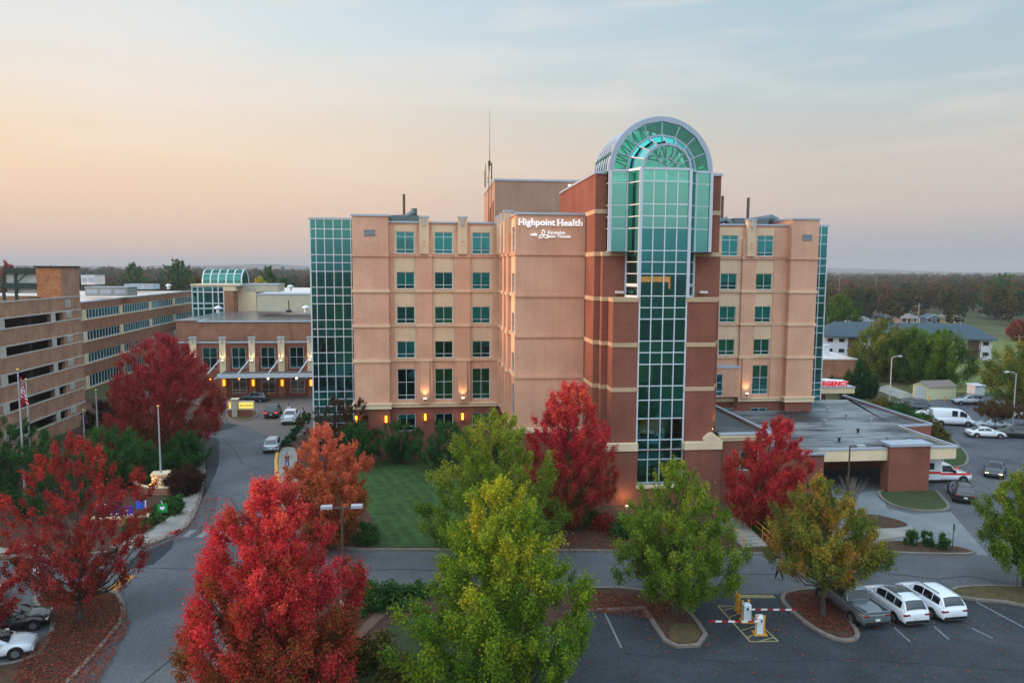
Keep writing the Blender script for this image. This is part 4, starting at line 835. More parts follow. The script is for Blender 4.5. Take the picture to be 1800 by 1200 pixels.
M_ASPH = mat('asphalt', (60, 65, 69), .85, var=0, scale=7, col2=(100, 104, 108), detail=14, contrast=.9, bump=0, spec=.25)
M_ASPHD = mat('dark_asphalt', (34, 40, 45), .8, var=0, scale=7, col2=(62, 68, 73), detail=14, contrast=.9, bump=0, spec=.25)
def wear(m, lo=.8, hi=1.16, sc=.1, st=(1, 1, 1)):
    t = m.node_tree; L = t.links.new; pb = [n for n in t.nodes if n.type == 'BSDF_PRINCIPLED'][0]; src = pb.inputs['Base Color'].links[0].from_socket; tcn = t.nodes.new('ShaderNodeTexCoord'); mp = t.nodes.new('ShaderNodeMapping'); mp.inputs['Scale'].default_value = st
    nz_ = t.nodes.new('ShaderNodeTexNoise'); nz_.inputs['Scale'].default_value = sc; nz_.inputs['Detail'].default_value = 9; nz_.inputs['Roughness'].default_value = .6; nz_.inputs['Distortion'].default_value = .6
    L(tcn.outputs['Object'], mp.inputs[0]); L(mp.outputs[0], nz_.inputs[0]); r = t.nodes.new('ShaderNodeMapRange'); r.inputs[1].default_value = .34; r.inputs[2].default_value = .66; r.inputs[3].default_value = lo; r.inputs[4].default_value = hi
    L(nz_.outputs[0], r.inputs[0]); mu = t.nodes.new('ShaderNodeVectorMath'); mu.operation = 'SCALE'; L(src, mu.inputs[0]); L(r.outputs[0], mu.inputs['Scale']); L(mu.outputs[0], pb.inputs['Base Color']); return m
M_PATCH = mat('patched_asphalt', (40, 46, 52), .85, var=.2, scale=.8)
M_CONC = mat('concrete', (122, 122, 118), .9, var=0, scale=.5, col2=(150, 146, 138), detail=8)
M_PLAZA = mat('drive_concrete', (98, 106, 110), .85, var=0, scale=.3, col2=(120, 126, 128), detail=8)
M_MULCH = mat('mulch', (44, 32, 28), .95, var=0, scale=2.2, col2=(86, 60, 46), detail=9, bump=.6)
M_LITTER = mat('leaf_litter', (40, 34, 26), .95, var=0, scale=3.5, col2=(86, 60, 46), detail=9, bump=.6)
M_DRYG = mat('dry_grass', (58, 58, 36), .95, var=0, scale=2.5, col2=(96, 80, 52), detail=9, bump=.6)
wear(M_ASPH, .78, 1.18, .16); wear(M_ASPHD, .72, 1.25, .22); wear(M_PLAZA, .85, 1.1, .2); wear(M_CONC, .8, 1.1, .5); wear(M_ROOF, .7, 1.25, .3)
# ground sheet with gentle far relief
def relief(x, y):
    d = math.hypot(x, y); 
    if d < 260: return 0.0
    t = min(1, (d - 260) / 900); s = x / d
    base = 3.5 * t * t * (1.0 if s < -.1 else .1)
    return base + t * 2.5 * (math.sin(x * .004 + 1.3) * math.cos(y * .003) + .5 * math.sin(x * .011 - y * .006)) * (1 if s < 0 else .35)
rings = [0, 40, 80, 130, 200, 260, 330, 420, 540, 700, 900, 1200, 1600, 2200, 3000, 4200, 6000, 9000]; NA = 96
vv = [(0, 0, 0)]; ff = []
for r in rings[1:]:
    for k in range(NA): a = 2 * math.pi * k / NA; x, y = r * math.cos(a), r * math.sin(a); vv.append((x, y, relief(x, y) if r < 2500 else 0))
for k in range(NA): ff.append((0, 1 + k, 1 + (k + 1) % NA))
for i in range(len(rings) - 2):
    for k in range(NA): a, c = 1 + i * NA + k, 1 + i * NA + (k + 1) % NA; ff.append((a, a + NA, c + NA, c))
gm = MB(); gm.add(vv, ff); go = gm.build('ground', mat('ground_soil', (40, 50, 30), .95, var=0, scale=.05, col2=(84, 84, 52), detail=12), recalc=False); tag(go, kind='structure')
# far ridges
for (dist, hgt, az0, az1, sd) in ((5200, 52, -60, -2, 1), (6400, 50, -55, 60, 2), (4200, 26, 5, 60, 3)):
    b = MB(); n = 90; rr_ = random.Random(sd); pr = []
    for i in range(n + 1):
        a = R(az0 + (az1 - az0) * i / n); e = min(1, i / 8, (n - i) / 8); hh = hgt * e * (.55 + .25 * math.sin(i * .21 + sd) + .13 * math.sin(i * .57 + 2 * sd) + .07 * rr_.random()); pr.append((a, hh))
    vs_ = []; fs_ = []
    for a, hh in pr: vs_ += [((dist - 500) * math.sin(a), (dist - 500) * math.cos(a), -2), (dist * math.sin(a), dist * math.cos(a), hh), ((dist + 700) * math.sin(a), (dist + 700) * math.cos(a), -2)]
    for i in range(n): k = i * 3; fs_ += [(k, k + 3, k + 4, k + 1), (k + 1, k + 4, k + 5, k + 2)]
    b.add(vs_, fs_); o = b.build('hills', mat('wooded_hill', (50, 58, 50), .95, var=.2, scale=.01)); tag(o, kind='structure')
# one asphalt sheet under everything paved
slab('road', [(-900, 985), (-300, 985), (20, 985), (150, 975), (180, 700), (330, 676), (556, 676), (700, 760), (1440, 800), (1490, 720), (1560, 708), (1640, 700), (1730, 697), (1830, 700), (2600, 740), (3000, 1300), (2000, 2400), (-600, 2400), (-900, 1400)], -.3, .02, M_ASPH)
slab('parking_lot', [(1000, 1042), (1240, 1043), (1800, 1047), (2400, 1056), (2400, 1500), (1700, 2000), (700, 2000), (980, 1300)], .0, .026, M_ASPHD)
slab('parking_lot', [(1555, 712), (1640, 702), (1830, 704), (2100, 760), (2000, 900), (1800, 900), (1720, 830), (1660, 780)], .0, .0245, mat('er_asphalt', (58, 62, 70), .8, var=0, scale=.25, col2=(88, 92, 100), detail=10, spec=.3))
def lawn_mat():
    m = mat('lawn_grass', (28, 54, 24), .95, var=0, scale=1.1, col2=(58, 88, 38), detail=12, bump=.6); t = m.node_tree; L = t.links.new
    pb = [n for n in t.nodes if n.type == 'BSDF_PRINCIPLED'][0]; src = pb.inputs['Base Color'].links[0].from_socket; tcn = t.nodes.new('ShaderNodeTexCoord'); mp = t.nodes.new('ShaderNodeMapping'); mp.inputs['Rotation'].default_value = (0, 0, -.4)
    wv = t.nodes.new('ShaderNodeTexWave'); wv.inputs['Scale'].default_value = .28; wv.inputs['Distortion'].default_value = .6; wv.inputs['Detail'].default_value = 1; L(tcn.outputs['Object'], mp.inputs[0]); L(mp.outputs[0], wv.inputs[0])
    r = t.nodes.new('ShaderNodeMapRange'); r.inputs[3].default_value = .86; r.inputs[4].default_value = 1.12; L(wv.outputs['Fac'], r.inputs[0]); mu = t.nodes.new('ShaderNodeVectorMath'); mu.operation = 'SCALE'; L(src, mu.inputs[0]); L(r.outputs[0], mu.inputs['Scale']); L(mu.outputs[0], pb.inputs['Base Color']); return wear(m, .82, 1.15, .35)
# hospital island: mulch bed, lawn on top
o, P1 = slab('mulch_bed', [(489, 792), (486, 830), (492, 868), (508, 910), (548, 945), (600, 962), (640, 966), (1030, 968), (1290, 972), (1352, 974), (1440, 965), (1470, 905), (1460, 860), (1300, 800), (560, 745)], 0, .13, M_LITTER); curb(P1)
slab('lawn', [(632, 962), (700, 963), (850, 965), (960, 966), (975, 930), (930, 860), (880, 822), (800, 812), (700, 810), (625, 815), (600, 860), (640, 905), (658, 940), (652, 958)], .1, .15, lawn_mat(), smooth=1)
slab('mulch_bed', [(606, 850), (640, 890), (662, 925), (668, 948), (652, 962), (600, 958), (560, 930)], .1, .16, M_MULCH, smooth=2)
slab('pavement', [(490, 796), (500, 786), (524, 790), (520, 830), (530, 880), (548, 940), (520, 916), (496, 868), (489, 830)], .1, .16, M_CONC, smooth=1)
# yellow kerb by the drop-off
b = MB(); pp = [G(488, 792), G(485, 812), G(486, 832), G(491, 850)]
for i in range(3): b.bar((pp[i].x, pp[i].y, .1), (pp[i + 1].x, pp[i + 1].y, .1), .35, .22)
o = b.build('kerb', mat('yellow_paint', (196, 148, 70), .8, var=.12, scale=2)); tag(o, kind='structure')
# left island
o, P2 = slab('mulch_bed', [(-400, 975), (0, 978), (95, 978), (180, 972), (250, 962), (318, 936), (340, 905), (352, 865), (358, 820), (345, 790), (330, 776), (360, 762), (400, 735), (330, 705), (150, 700), (-300, 690)], 0, .13, M_MULCH, smooth=1); curb(P2)
slab('pavement', [(249, 963), (318, 936), (341, 905), (352, 868), (358, 822), (346, 792), (332, 778), (318, 786), (330, 815), (326, 850), (318, 888), (306, 906), (262, 935), (200, 955), (190, 968)], .1, .15, M_CONC, smooth=1)
slab('pavement', [(-60, 972), (20, 962), (60, 955), (64, 961), (20, 972), (-60, 984)], .1, .15, M_CONC)
slab('pavement', [(150, 712), (235, 706), (240, 714), (300, 722), (290, 732), (150, 745)], .0, .06, M_CONC)
slab('red_tactile_pad', [(296, 944), (300, 938), (316, 932), (319, 936), (311, 941)], .12, .17, mat('red_pad', (150, 56, 60), .85, var=.15), kind='structure')
# bottom left island
o, P3 = slab('planting_island', [(62, 1050), (120, 1042), (185, 1041), (203, 1047), (213, 1070), (210, 1095), (165, 1148), (110, 1205), (0, 1310), (-80, 1320), (-80, 1185), (60, 1165), (92, 1125), (100, 1090), (70, 1064)], 0, .14, M_LITTER, smooth=1); curb(P3)
# centre bottom island, joins the narrow tree island
o, P4 = slab('planting_island', [(640, 1029), (700, 1031), (1020, 1036), (1090, 1037), (1150, 1043), (1180, 1052), (1193, 1062), (1222, 1095), (1236, 1117), (1224, 1134), (1192, 1136), (1172, 1126), (1150, 1092), (1134, 1069), (1000, 1074), (985, 1250), (700, 1420), (360, 1400), (335, 1240), (420, 1120), (560, 1045)], 0, .14, M_MULCH); curb(P4)
slab('leaf_bed', [(1010, 1038), (1090, 1038), (1150, 1045), (1188, 1060), (1165, 1090), (1134, 1068), (1000, 1073)], .12, .155, M_LITTER)
slab('grass_patch', [(1178, 1098), (1225, 1100), (1233, 1117), (1222, 1132), (1193, 1134), (1174, 1125)], .12, .157, M_DRYG, smooth=1)
slab('lawn', [(712, 1078), (640, 1150), (600, 1300), (1000, 1300), (990, 1080)], .1, .15, mat('dull_grass', (34, 46, 26), .95, var=0, scale=1.5, col2=(58, 70, 40), detail=9, bump=.6), smooth=1)  # duller grass than the main lawn
slab('path', [(698, 1034), (740, 1034), (700, 1062), (662, 1098), (630, 1130), (618, 1124), (650, 1088), (690, 1056)], .1, .158, mat('bare_earth', (96, 76, 64), .95, var=.25, scale=2), smooth=1)
o, P5 = slab('planting_island', [(1430, 1038), (1392, 1042), (1377, 1052), (1385, 1066), (1412, 1090), (1444, 1112), (1478, 1126), (1500, 1124), (1504, 1114), (1490, 1094), (1470, 1070), (1462, 1050), (1480, 1039)], 0, .14, M_LITTER, smooth=1); curb(P5)
o, P6 = slab('planting_island', [(1690, 1034), (1760, 1033), (1850, 1038), (2100, 1060), (2100, 1100), (1850, 1085), (1790, 1060), (1700, 1053), (1668, 1044)], 0, .14, M_DRYG, smooth=1); curb(P6)
o, P7 = slab('planting_island', [(1532, 956), (1580, 953), (1640, 957), (1690, 965), (1716, 974), (1640, 974), (1560, 971), (1520, 968)], 0, .15, M_LITTER, smooth=1); curb(P7)
slab('plaza', [(1468, 872), (1545, 862), (1560, 894), (1608, 904), (1672, 900), (1738, 977), (1716, 975), (1690, 964), (1640, 956), (1540, 950), (1480, 962), (1440, 966), (1466, 905)], 0, .035, M_PLAZA)
slab('pavement', [(1465, 925), (1600, 925), (1620, 938), (1560, 950), (1480, 950), (1450, 940)], .02, .12, M_CONC, smooth=1)
slab('mulch_bed', [(1500, 908), (1530, 905), (1575, 914), (1602, 926), (1560, 931), (1495, 928)], .1, .16, M_MULCH, smooth=1)
o, P8 = slab('planting_island', [(1545, 868), (1556, 862), (1640, 860), (1652, 874), (1668, 893), (1650, 899), (1600, 897), (1562, 886)], 0, .14, mat('island_grass', (38, 52, 28), .95, var=0, scale=2, col2=(66, 74, 42), detail=9, bump=.5), smooth=1); curb(P8)
o, P9 = slab('planting_island', [(1600, 740), (1655, 758), (1690, 790), (1701, 806), (1692, 822), (1650, 820), (1600, 760)], 0, .14, mat('bright_grass', (44, 66, 30), .95, var=.3, scale=2), smooth=1); curb(P9)
# entrance paving and its oval island
slab('paving', [(396, 742), (440, 752), (470, 768), (495, 793), (520, 770), (556, 745), (556, 700), (330, 700), (330, 712)], .0, .03, mat('brick_paving', (96, 90, 86), .9, var=.12, scale=.8))
o, P10 = slab('planting_island', [(396, 726), (404, 716), (425, 712), (445, 716), (453, 726), (447, 736), (425, 741), (405, 738)], 0, .16, M_DRYG, smooth=2); curb(P10)
# asphalt patches, markings
slab('road_patch', [(345, 790), (366, 768), (386, 770), (386, 800), (384, 822), (366, 860), (356, 880), (352, 860), (360, 820)], 0, .024, M_PATCH, smooth=1)
slab('road_patch', [(228, 984), (262, 966), (306, 947), (302, 964), (270, 992), (226, 1001)], 0, .0242, M_PATCH, smooth=0)
slab('road_patch', [(383, 745), (430, 742), (408, 752), (380, 760)], 0, .0243, M_PATCH)
slab('speed_strip', [(184, 1041), (196, 1047), (237, 1012), (224, 1009)], 0, .032, mat('yellow_paint_worn', (176, 124, 62), .85, var=.18, scale=3))
M_WP = mat('white_paint_worn', (120, 128, 130), .85, var=.25, scale=4)
for k in range(6): x = 319 + 25.5 * k; slab('crosswalk_bar', [(x, 944), (x + 12, 944), (x + 26, 932), (x + 15, 932)], 0, .0285, M_WP)
def line(pix, w, m, name='parking_line', z=.034):
    b = MB(); pts = [G(*p) for p in pix]
    for i in range(len(pts) - 1):
        a, c = pts[i], pts[i + 1]; d = (c - a).normalized(); n = Vector((-d.y, d.x, 0)) * w / 2; b.quad((a.x - n.x, a.y - n.y, z), (c.x - n.x, c.y - n.y, z), (c.x + n.x, c.y + n.y, z), (a.x + n.x, a.y + n.y, z)); z += .0008
    o = b.build(name, m, recalc=False); tag(o, kind='structure'); return o
M_LP = mat('faded_line', (112, 118, 120), .85, var=.2, scale=5); M_YL = mat('faded_yellow_line', (134, 128, 88), .85, var=.2, scale=5)
for l in (((1063, 1077), (1092, 1138)), ((960, 1077), (965, 1138)), ((1572, 1103), (1600, 1128)), ((1642, 1101), (1668, 1124)), ((1708, 1104), (1745, 1122)), ((1716, 1058), (1800, 1103)), ((1800, 1062), (1900, 1110))): line(l, .12, M_LP)
line([(1262, 1065), (1319, 1128), (1368, 1127), (1316, 1079), (1299, 1066), (1262, 1065)], .12, M_YL)
for l in (((1272, 1073), (1292, 1068)), ((1283, 1084), (1296, 1080)), ((1291, 1095), (1306, 1092)), ((1304, 1108), (1326, 1101)), ((1314, 1120), (1346, 1109)), ((1335, 1127), (1362, 1120))): line(l, .1, M_YL)
slab('stop_line', [(1290, 1045), (1295, 1051), (1364, 1051), (1359, 1046)], 0, .033, M_YL)
for l in ([(648, 1003), (700, 1000), (760, 1003), (900, 1001)], [(1560, 1008), (1650, 1018), (1700, 1012), (1790, 1030)], [(430, 960), (436, 1010), (420, 1060), (250, 1200)], [(470, 860), (468, 900), (430, 905)], [(390, 770), (412, 790), (426, 815), (470, 830)], [(1100, 1150), (1300, 1165), (1500, 1158), (1800, 1180)], [(1740, 860), (1700, 840), (1660, 850)], [(1150, 1008), (1260, 1011), (1400, 1008)], [(350, 860), (405, 875), (425, 905), (428, 960)], [(255, 998), (330, 1000), (410, 999)]): line(l, .07, M_PATCH, 'crack', .036)
# stairs to the tower door
st = None
sa, sb_ = G(1335, 968), G(1278, 925); dv = (sb_ - sa); ln = math.hypot(dv.x, dv.y); an = math.atan2(dv.y, dv.x)

b = MB(); n = 10
for i in range(n): b.box(ln * i / n, ln * (i + 1) / n + .02, -1.1, 1.1, 0, .12 + .07 * i)
st = b.build('stone_steps', M_CONC); st.location = (sa.x, sa.y, 0); st.rotation_euler = (0, 0, an); tag(st, 'short flight of concrete steps between yellow handrails right of the green tree', 'steps')
M_YR = mat('yellow_rail', (186, 132, 56), .5, .1, var=.08)
for sgn, (s0, s1), lab in ((-1, (.0, 1.0), 'yellow pipe handrail on the right side of the steps'), (1, (.0, 1.0), 'yellow pipe handrail on the left side of the steps')):
    T = thing('handrail', lab, 'handrail', (sa.x, sa.y, 0), an, 'yellow handrails of the steps'); b = MB(); y = sgn * 1.25
    pts = [(ln * q, y, .12 + .7 * q) for q in (0, .33, .66, 1)]
    b.tube([(p[0], p[1], p[2] + .95) for p in pts], .035, 6); b.tube([(p[0], p[1], p[2] + .5) for p in pts], .028, 6)
    b.build('rail', M_YR, T)
    for p in pts: c = MB(); c.tube([(p[0], p[1], 0), (p[0], p[1], p[2] + .95)], .035, 6); c.build('post', M_YR, T)
# ================================================================== trees and planting
def palette(*c): return list(c)
LM_RED = leafmat('crimson_leaves', [(104, 84, 42), (144, 74, 46), (176, 50, 54), (202, 54, 70), (226, 104, 76)])  # ramp mixes leaf colours with painted crown highlights and shaded tones
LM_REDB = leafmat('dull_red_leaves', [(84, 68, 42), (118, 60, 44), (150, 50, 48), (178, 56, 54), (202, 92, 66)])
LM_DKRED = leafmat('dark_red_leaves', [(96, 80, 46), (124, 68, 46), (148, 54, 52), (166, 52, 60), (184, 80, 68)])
LM_ORANGE = leafmat('orange_leaves', [(104, 92, 48), (146, 96, 52), (184, 96, 60), (212, 104, 74), (230, 128, 92)])
LM_YG = leafmat('yellow_green_leaves', [(48, 88, 34), (74, 112, 36), (112, 138, 40), (152, 158, 44), (196, 172, 48)])
LM_GREEN = leafmat('green_leaves', [(40, 78, 34), (66, 100, 36), (94, 122, 42), (124, 142, 48), (154, 152, 54)])
LM_ORG = leafmat('orange_green_leaves', [(72, 98, 44), (108, 118, 48), (146, 132, 54), (176, 124, 62), (200, 118, 76)])
LM_DKG = leafmat('dark_green_leaves', [(30, 62, 38), (42, 80, 44), (58, 96, 48), (76, 110, 54), (94, 122, 60)])
LM_OLIVE = leafmat('olive_leaves', [(40, 44, 24), (62, 62, 30), (86, 84, 40), (108, 104, 52), (130, 116, 62)])
LM_BROWN = leafmat('brown_leaves', [(40, 30, 24), (60, 44, 32), (80, 54, 38), (94, 74, 44), (110, 88, 56)])
def at_base(px, py): return G(px, py)
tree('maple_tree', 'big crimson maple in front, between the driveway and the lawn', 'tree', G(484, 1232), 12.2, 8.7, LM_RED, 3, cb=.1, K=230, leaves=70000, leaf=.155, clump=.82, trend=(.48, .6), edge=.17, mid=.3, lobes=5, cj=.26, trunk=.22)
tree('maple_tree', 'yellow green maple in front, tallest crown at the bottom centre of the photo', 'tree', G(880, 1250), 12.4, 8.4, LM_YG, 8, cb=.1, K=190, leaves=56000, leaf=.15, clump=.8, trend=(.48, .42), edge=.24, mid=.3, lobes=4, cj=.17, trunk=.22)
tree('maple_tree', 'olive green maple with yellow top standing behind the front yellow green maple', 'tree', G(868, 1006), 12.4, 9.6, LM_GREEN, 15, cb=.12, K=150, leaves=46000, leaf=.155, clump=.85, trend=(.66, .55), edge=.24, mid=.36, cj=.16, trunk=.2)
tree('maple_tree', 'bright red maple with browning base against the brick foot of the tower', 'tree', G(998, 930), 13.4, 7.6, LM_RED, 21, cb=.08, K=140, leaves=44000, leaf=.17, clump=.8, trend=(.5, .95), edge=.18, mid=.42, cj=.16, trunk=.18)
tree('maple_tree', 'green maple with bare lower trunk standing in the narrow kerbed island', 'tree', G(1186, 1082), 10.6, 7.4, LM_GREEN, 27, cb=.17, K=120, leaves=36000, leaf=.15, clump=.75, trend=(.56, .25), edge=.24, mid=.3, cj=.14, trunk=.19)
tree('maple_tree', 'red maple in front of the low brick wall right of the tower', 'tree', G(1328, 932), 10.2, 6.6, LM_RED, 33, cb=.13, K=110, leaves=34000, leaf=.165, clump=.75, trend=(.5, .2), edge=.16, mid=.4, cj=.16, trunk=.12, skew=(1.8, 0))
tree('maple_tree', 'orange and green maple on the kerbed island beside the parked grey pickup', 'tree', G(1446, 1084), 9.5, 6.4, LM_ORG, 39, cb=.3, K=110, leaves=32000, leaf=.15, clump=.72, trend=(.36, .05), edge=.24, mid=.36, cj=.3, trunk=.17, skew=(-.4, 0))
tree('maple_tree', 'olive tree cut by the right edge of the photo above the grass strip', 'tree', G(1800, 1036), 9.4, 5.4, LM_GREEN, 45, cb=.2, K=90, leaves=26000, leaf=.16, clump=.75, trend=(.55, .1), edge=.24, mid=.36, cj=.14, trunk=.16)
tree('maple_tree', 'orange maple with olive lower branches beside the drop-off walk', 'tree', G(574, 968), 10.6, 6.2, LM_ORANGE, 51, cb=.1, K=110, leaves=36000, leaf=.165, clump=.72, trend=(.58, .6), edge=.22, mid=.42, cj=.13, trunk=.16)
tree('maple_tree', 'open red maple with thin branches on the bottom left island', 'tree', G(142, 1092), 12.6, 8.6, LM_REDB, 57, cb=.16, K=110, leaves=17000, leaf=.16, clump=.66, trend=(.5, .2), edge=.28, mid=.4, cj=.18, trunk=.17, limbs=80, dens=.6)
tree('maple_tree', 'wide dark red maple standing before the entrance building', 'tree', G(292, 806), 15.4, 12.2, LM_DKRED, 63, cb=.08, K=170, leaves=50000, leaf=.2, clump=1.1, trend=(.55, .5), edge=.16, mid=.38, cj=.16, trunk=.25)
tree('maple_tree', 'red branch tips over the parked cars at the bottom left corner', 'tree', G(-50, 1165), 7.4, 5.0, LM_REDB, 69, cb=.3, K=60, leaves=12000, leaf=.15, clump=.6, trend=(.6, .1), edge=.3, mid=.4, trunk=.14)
# small trees close to the hospital
def small(px, py, h, w, m, seed, label, name='small_tree', leaves=9000, leaf=.15, K=45, **k):
    return tree(name, label, 'tree', G(px, py), h, w, m, seed, cb=k.pop('cb', .2), K=K, leaves=leaves, leaf=leaf, clump=k.pop('clump', .6), trend=k.pop('trend', (.45, .2)), trunk=.09, limbs=k.pop('limbs', 24), **k)
small(590, 812, 7.8, 7.2, LM_BROWN, 71, 'thin brown leaved tree in front of the lower hospital glass', leaves=9000, K=60, limbs=60, edge=.3)
small(634, 800, 7.0, 4.2, LM_BROWN, 72, 'thin brown leaved tree reaching over the stone base course', leaves=6000, K=36, limbs=40, edge=.3)
for i, (px, py, h, w, lab) in enumerate(((628, 822, 5.4, 4.6, 'dark evergreen small tree beside the orange maple'), (702, 816, 5.2, 5.0, 'dark evergreen small tree under the first hospital windows'), (775, 832, 6.0, 6.4, 'dark evergreen small tree under the second hospital windows'), (842, 836, 5.5, 5.0, 'dark evergreen small tree mostly hidden behind the olive green maple'))):
    small(px, py, h, w, LM_DKG, 75 + i, lab, 'evergreen_tree', leaves=11000, trend=(.4, .3), clump=.75)
# green thicket along the left
for i, (px, py, h, w, lab, m, tr) in enumerate(((20, 880, 8.5, 7.5, 'dark green tree at the left edge below the garage', LM_DKG, .4), (88, 900, 7.6, 7.0, 'dark green tree behind the flagpoles', LM_DKG, .35), (190, 850, 6.2, 7.5, 'green bushy tree behind the red maple', LM_DKG, .55), (230, 856, 6.0, 6.0, 'green bushy tree behind the low flagpole pedestal', LM_DKG, .5), (322, 826, 4.4, 4.6, 'dark bushy tree next to the pavement', LM_DKG, .4), (326, 868, 2.6, 3.4, 'dark purple leaved bush beside the pavement', LM_BROWN, .25), (212, 800, 5.2, 7.0, 'small dark red tree near the garage corner', LM_DKRED, .4), (185, 762, 4.5, 5.5, 'low dark bush at the garage corner', LM_BROWN, .3), (230, 730, 6.5, 6.5, 'brownish tree by the office windows', LM_DKRED, .2))):
    small(px, py, h, w, m, 90 + i, lab, 'bushy_tree', leaves=13000, trend=(tr, .2), clump=.85, cb=.08, leaf=.17)
# shrubs
def sh(px, py, rx, ry, h, m, seed, label, **k): return shrub(k.pop('name', 'shrub'), label, (G(px, py).x, G(px, py).y, .12), rx, ry, h, m, seed, **k)
sh(312, 905, .9, .9, 1.7, LM_DKG, 101, 'round clipped green bush beside the stone pedestal', n=2600)
for i, (px, py, rx) in enumerate(((246, 934, 1.8), (262, 922, 1.8), (282, 908, 1.6), (300, 893, 1.3))): sh(px, py, rx, 1.0, .9, LM_DKG, 105 + i, ('low green hedge plant furthest down the pavement', 'low green hedge plant second up the pavement', 'low green hedge plant third up the pavement', 'low green hedge plant next to the round bush')[i], n=2600, trend=.6, group='low hedge plants along the pavement')
sh(640, 958, 1.6, 1.3, 1.7, LM_DKG, 111, 'dark green shrub at the foot of the orange maple', n=4200)
sh(660, 1072, 2.6, 2.0, 1.6, LM_DKG, 112, 'wide dark green shrub by the bare path at the road', n=9000, K=40)
sh(735, 1048, 2.4, 1.0, .8, LM_DKG, 113, 'low dark green groundcover shrub by the road under the olive maple', n=4000)
for i, (px, py) in enumerate(((560, 1205), (612, 1180), (660, 1172), (700, 1210), (590, 1235))): sh(px, py, 1.7, 1.4, 1.5, LM_OLIVE, 115 + i, ('olive shrub under the crimson maple, leftmost of the bottom clump', 'olive shrub second in the bottom clump', 'olive shrub third in the bottom clump', 'olive shrub at the right end of the bottom clump', 'olive shrub lowest in the bottom clump')[i], n=3800, group='olive shrubs at the bottom edge', leaf=.14)
for i, (px, py) in enumerate(((1600, 959), (1628, 962), (1659, 967))): sh(px, py, .62, .62, 1.25 + .12 * (i == 1), LM_DKG, 121 + i, ('small dark bush on the mulch island, left one of three', 'small dark bush on the mulch island, middle one of three', 'small dark bush on the mulch island, right one of three')[i], n=1800, leaf=.1, group='three bushes on the mulch island')
for i, (px, py, r, m, l) in enumerate(((1062, 935, 1.3, LM_DKRED, 'dull red shrub at the foot of the tower'), (1092, 940, 1.5, LM_DKG, 'dark green shrub at the tower floodlight'), (1115, 948, 1.3, LM_DKG, 'dark green shrub behind the green maple'), (1336, 938, .9, LM_DKG, 'round dark shrub beyond the yellow handrails'), (1360, 950, .8, LM_DKRED, 'small dark red shrub beyond the handrails'), (1040, 925, 1.2, LM_DKG, 'dark shrub under the bright red maple'))): sh(px, py, r, r, r * 1.0, m, 130 + i, l, n=2600)
for i, (px, py, rx, ry, h, m, l) in enumerate(((1548, 728, 3.4, 2.0, 2.3, LM_OLIVE, 'olive brown hedge bush behind the emergency roof, leftmost of the row'), (1580, 742, 3.4, 2.0, 2.3, LM_DKG, 'green hedge bush behind the emergency roof, second of the row'), (1610, 756, 3.2, 1.9, 2.3, LM_DKG, 'green hedge bush behind the emergency roof, third of the row'), (1638, 776, 2.6, 1.8, 2.8, LM_OLIVE, 'olive hedge bush nearest the ambulance bay'))): sh(px, py, rx, ry, h, m, 140 + i, l, n=7000, K=40, leaf=.2, trend=.5, group='hedge beside the emergency roof')
# bare twiggy bush by the emergency drive
P = G(1496, 905); T = thing('bare_bush', 'leafless pale twiggy bush in front of the emergency bay', 'bush', P, 0); b = MB(); r_ = random.Random(4)
for i in range(60):
    a, t = r_.random() * 6.28, r_.random() * .42; b.tube([(0, 0, 0), (math.cos(a) * t * 1.3, math.sin(a) * t * 1.3, 1.6 + r_.random()), (math.cos(a) * t * 3.2, math.sin(a) * t * 3.2, 2.6 + r_.random() * 1.2)], [.035, .02, .008], 4, cap=False)
b.build('branches', mat('pale_twig', (132, 120, 108), .9, var=.2), T, recalc=False)
# columnar evergreens by the emergency sign
for i, (px, py, h, w, lab) in enumerate(((1508, 700, 6.8, 2.6, 'pointed dark cypress beside the emergency canopy'), (1526, 700, 5.2, 2.8, 'rounded dark cypress right of the pointed one'), (1492, 700, 5.0, 3.4, 'dark evergreen bush behind the emergency sign'), (1462, 690, 3.0, 3.4, 'low dark bush at the brick wall left of the emergency sign'))):
    small(px, py, h, w, LM_DKG, 150 + i, lab, 'cypress_tree', leaves=6500, leaf=.22, clump=.8, trend=(.2, .1), cb=.02, edge=.06)
# mid-distance trees on the right
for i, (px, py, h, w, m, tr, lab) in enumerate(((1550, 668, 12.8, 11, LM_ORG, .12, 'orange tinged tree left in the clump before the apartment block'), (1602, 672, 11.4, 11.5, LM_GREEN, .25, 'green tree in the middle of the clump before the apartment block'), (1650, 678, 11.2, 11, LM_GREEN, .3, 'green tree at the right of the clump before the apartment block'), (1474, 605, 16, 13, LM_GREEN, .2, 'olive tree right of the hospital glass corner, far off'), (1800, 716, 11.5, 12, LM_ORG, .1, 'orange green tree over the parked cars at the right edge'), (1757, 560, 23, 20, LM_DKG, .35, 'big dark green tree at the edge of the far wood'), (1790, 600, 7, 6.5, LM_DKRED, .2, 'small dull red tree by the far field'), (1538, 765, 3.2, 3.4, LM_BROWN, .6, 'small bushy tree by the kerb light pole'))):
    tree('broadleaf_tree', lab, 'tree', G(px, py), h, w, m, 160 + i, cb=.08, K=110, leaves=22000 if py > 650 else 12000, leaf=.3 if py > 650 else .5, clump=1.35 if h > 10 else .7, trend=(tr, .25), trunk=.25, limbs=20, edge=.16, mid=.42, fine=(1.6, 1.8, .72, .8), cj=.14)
P = G(1747, 768); tree('umbrella_tree', 'small flat topped brown leaved tree between the white sedans', 'tree', P, 4.9, 6.0, LM_BROWN, 175, cb=.6, K=40, leaves=7000, leaf=.16, clump=.55, trend=(.75, 0), trunk=.1, limbs=36, edge=.25, mid=.5)
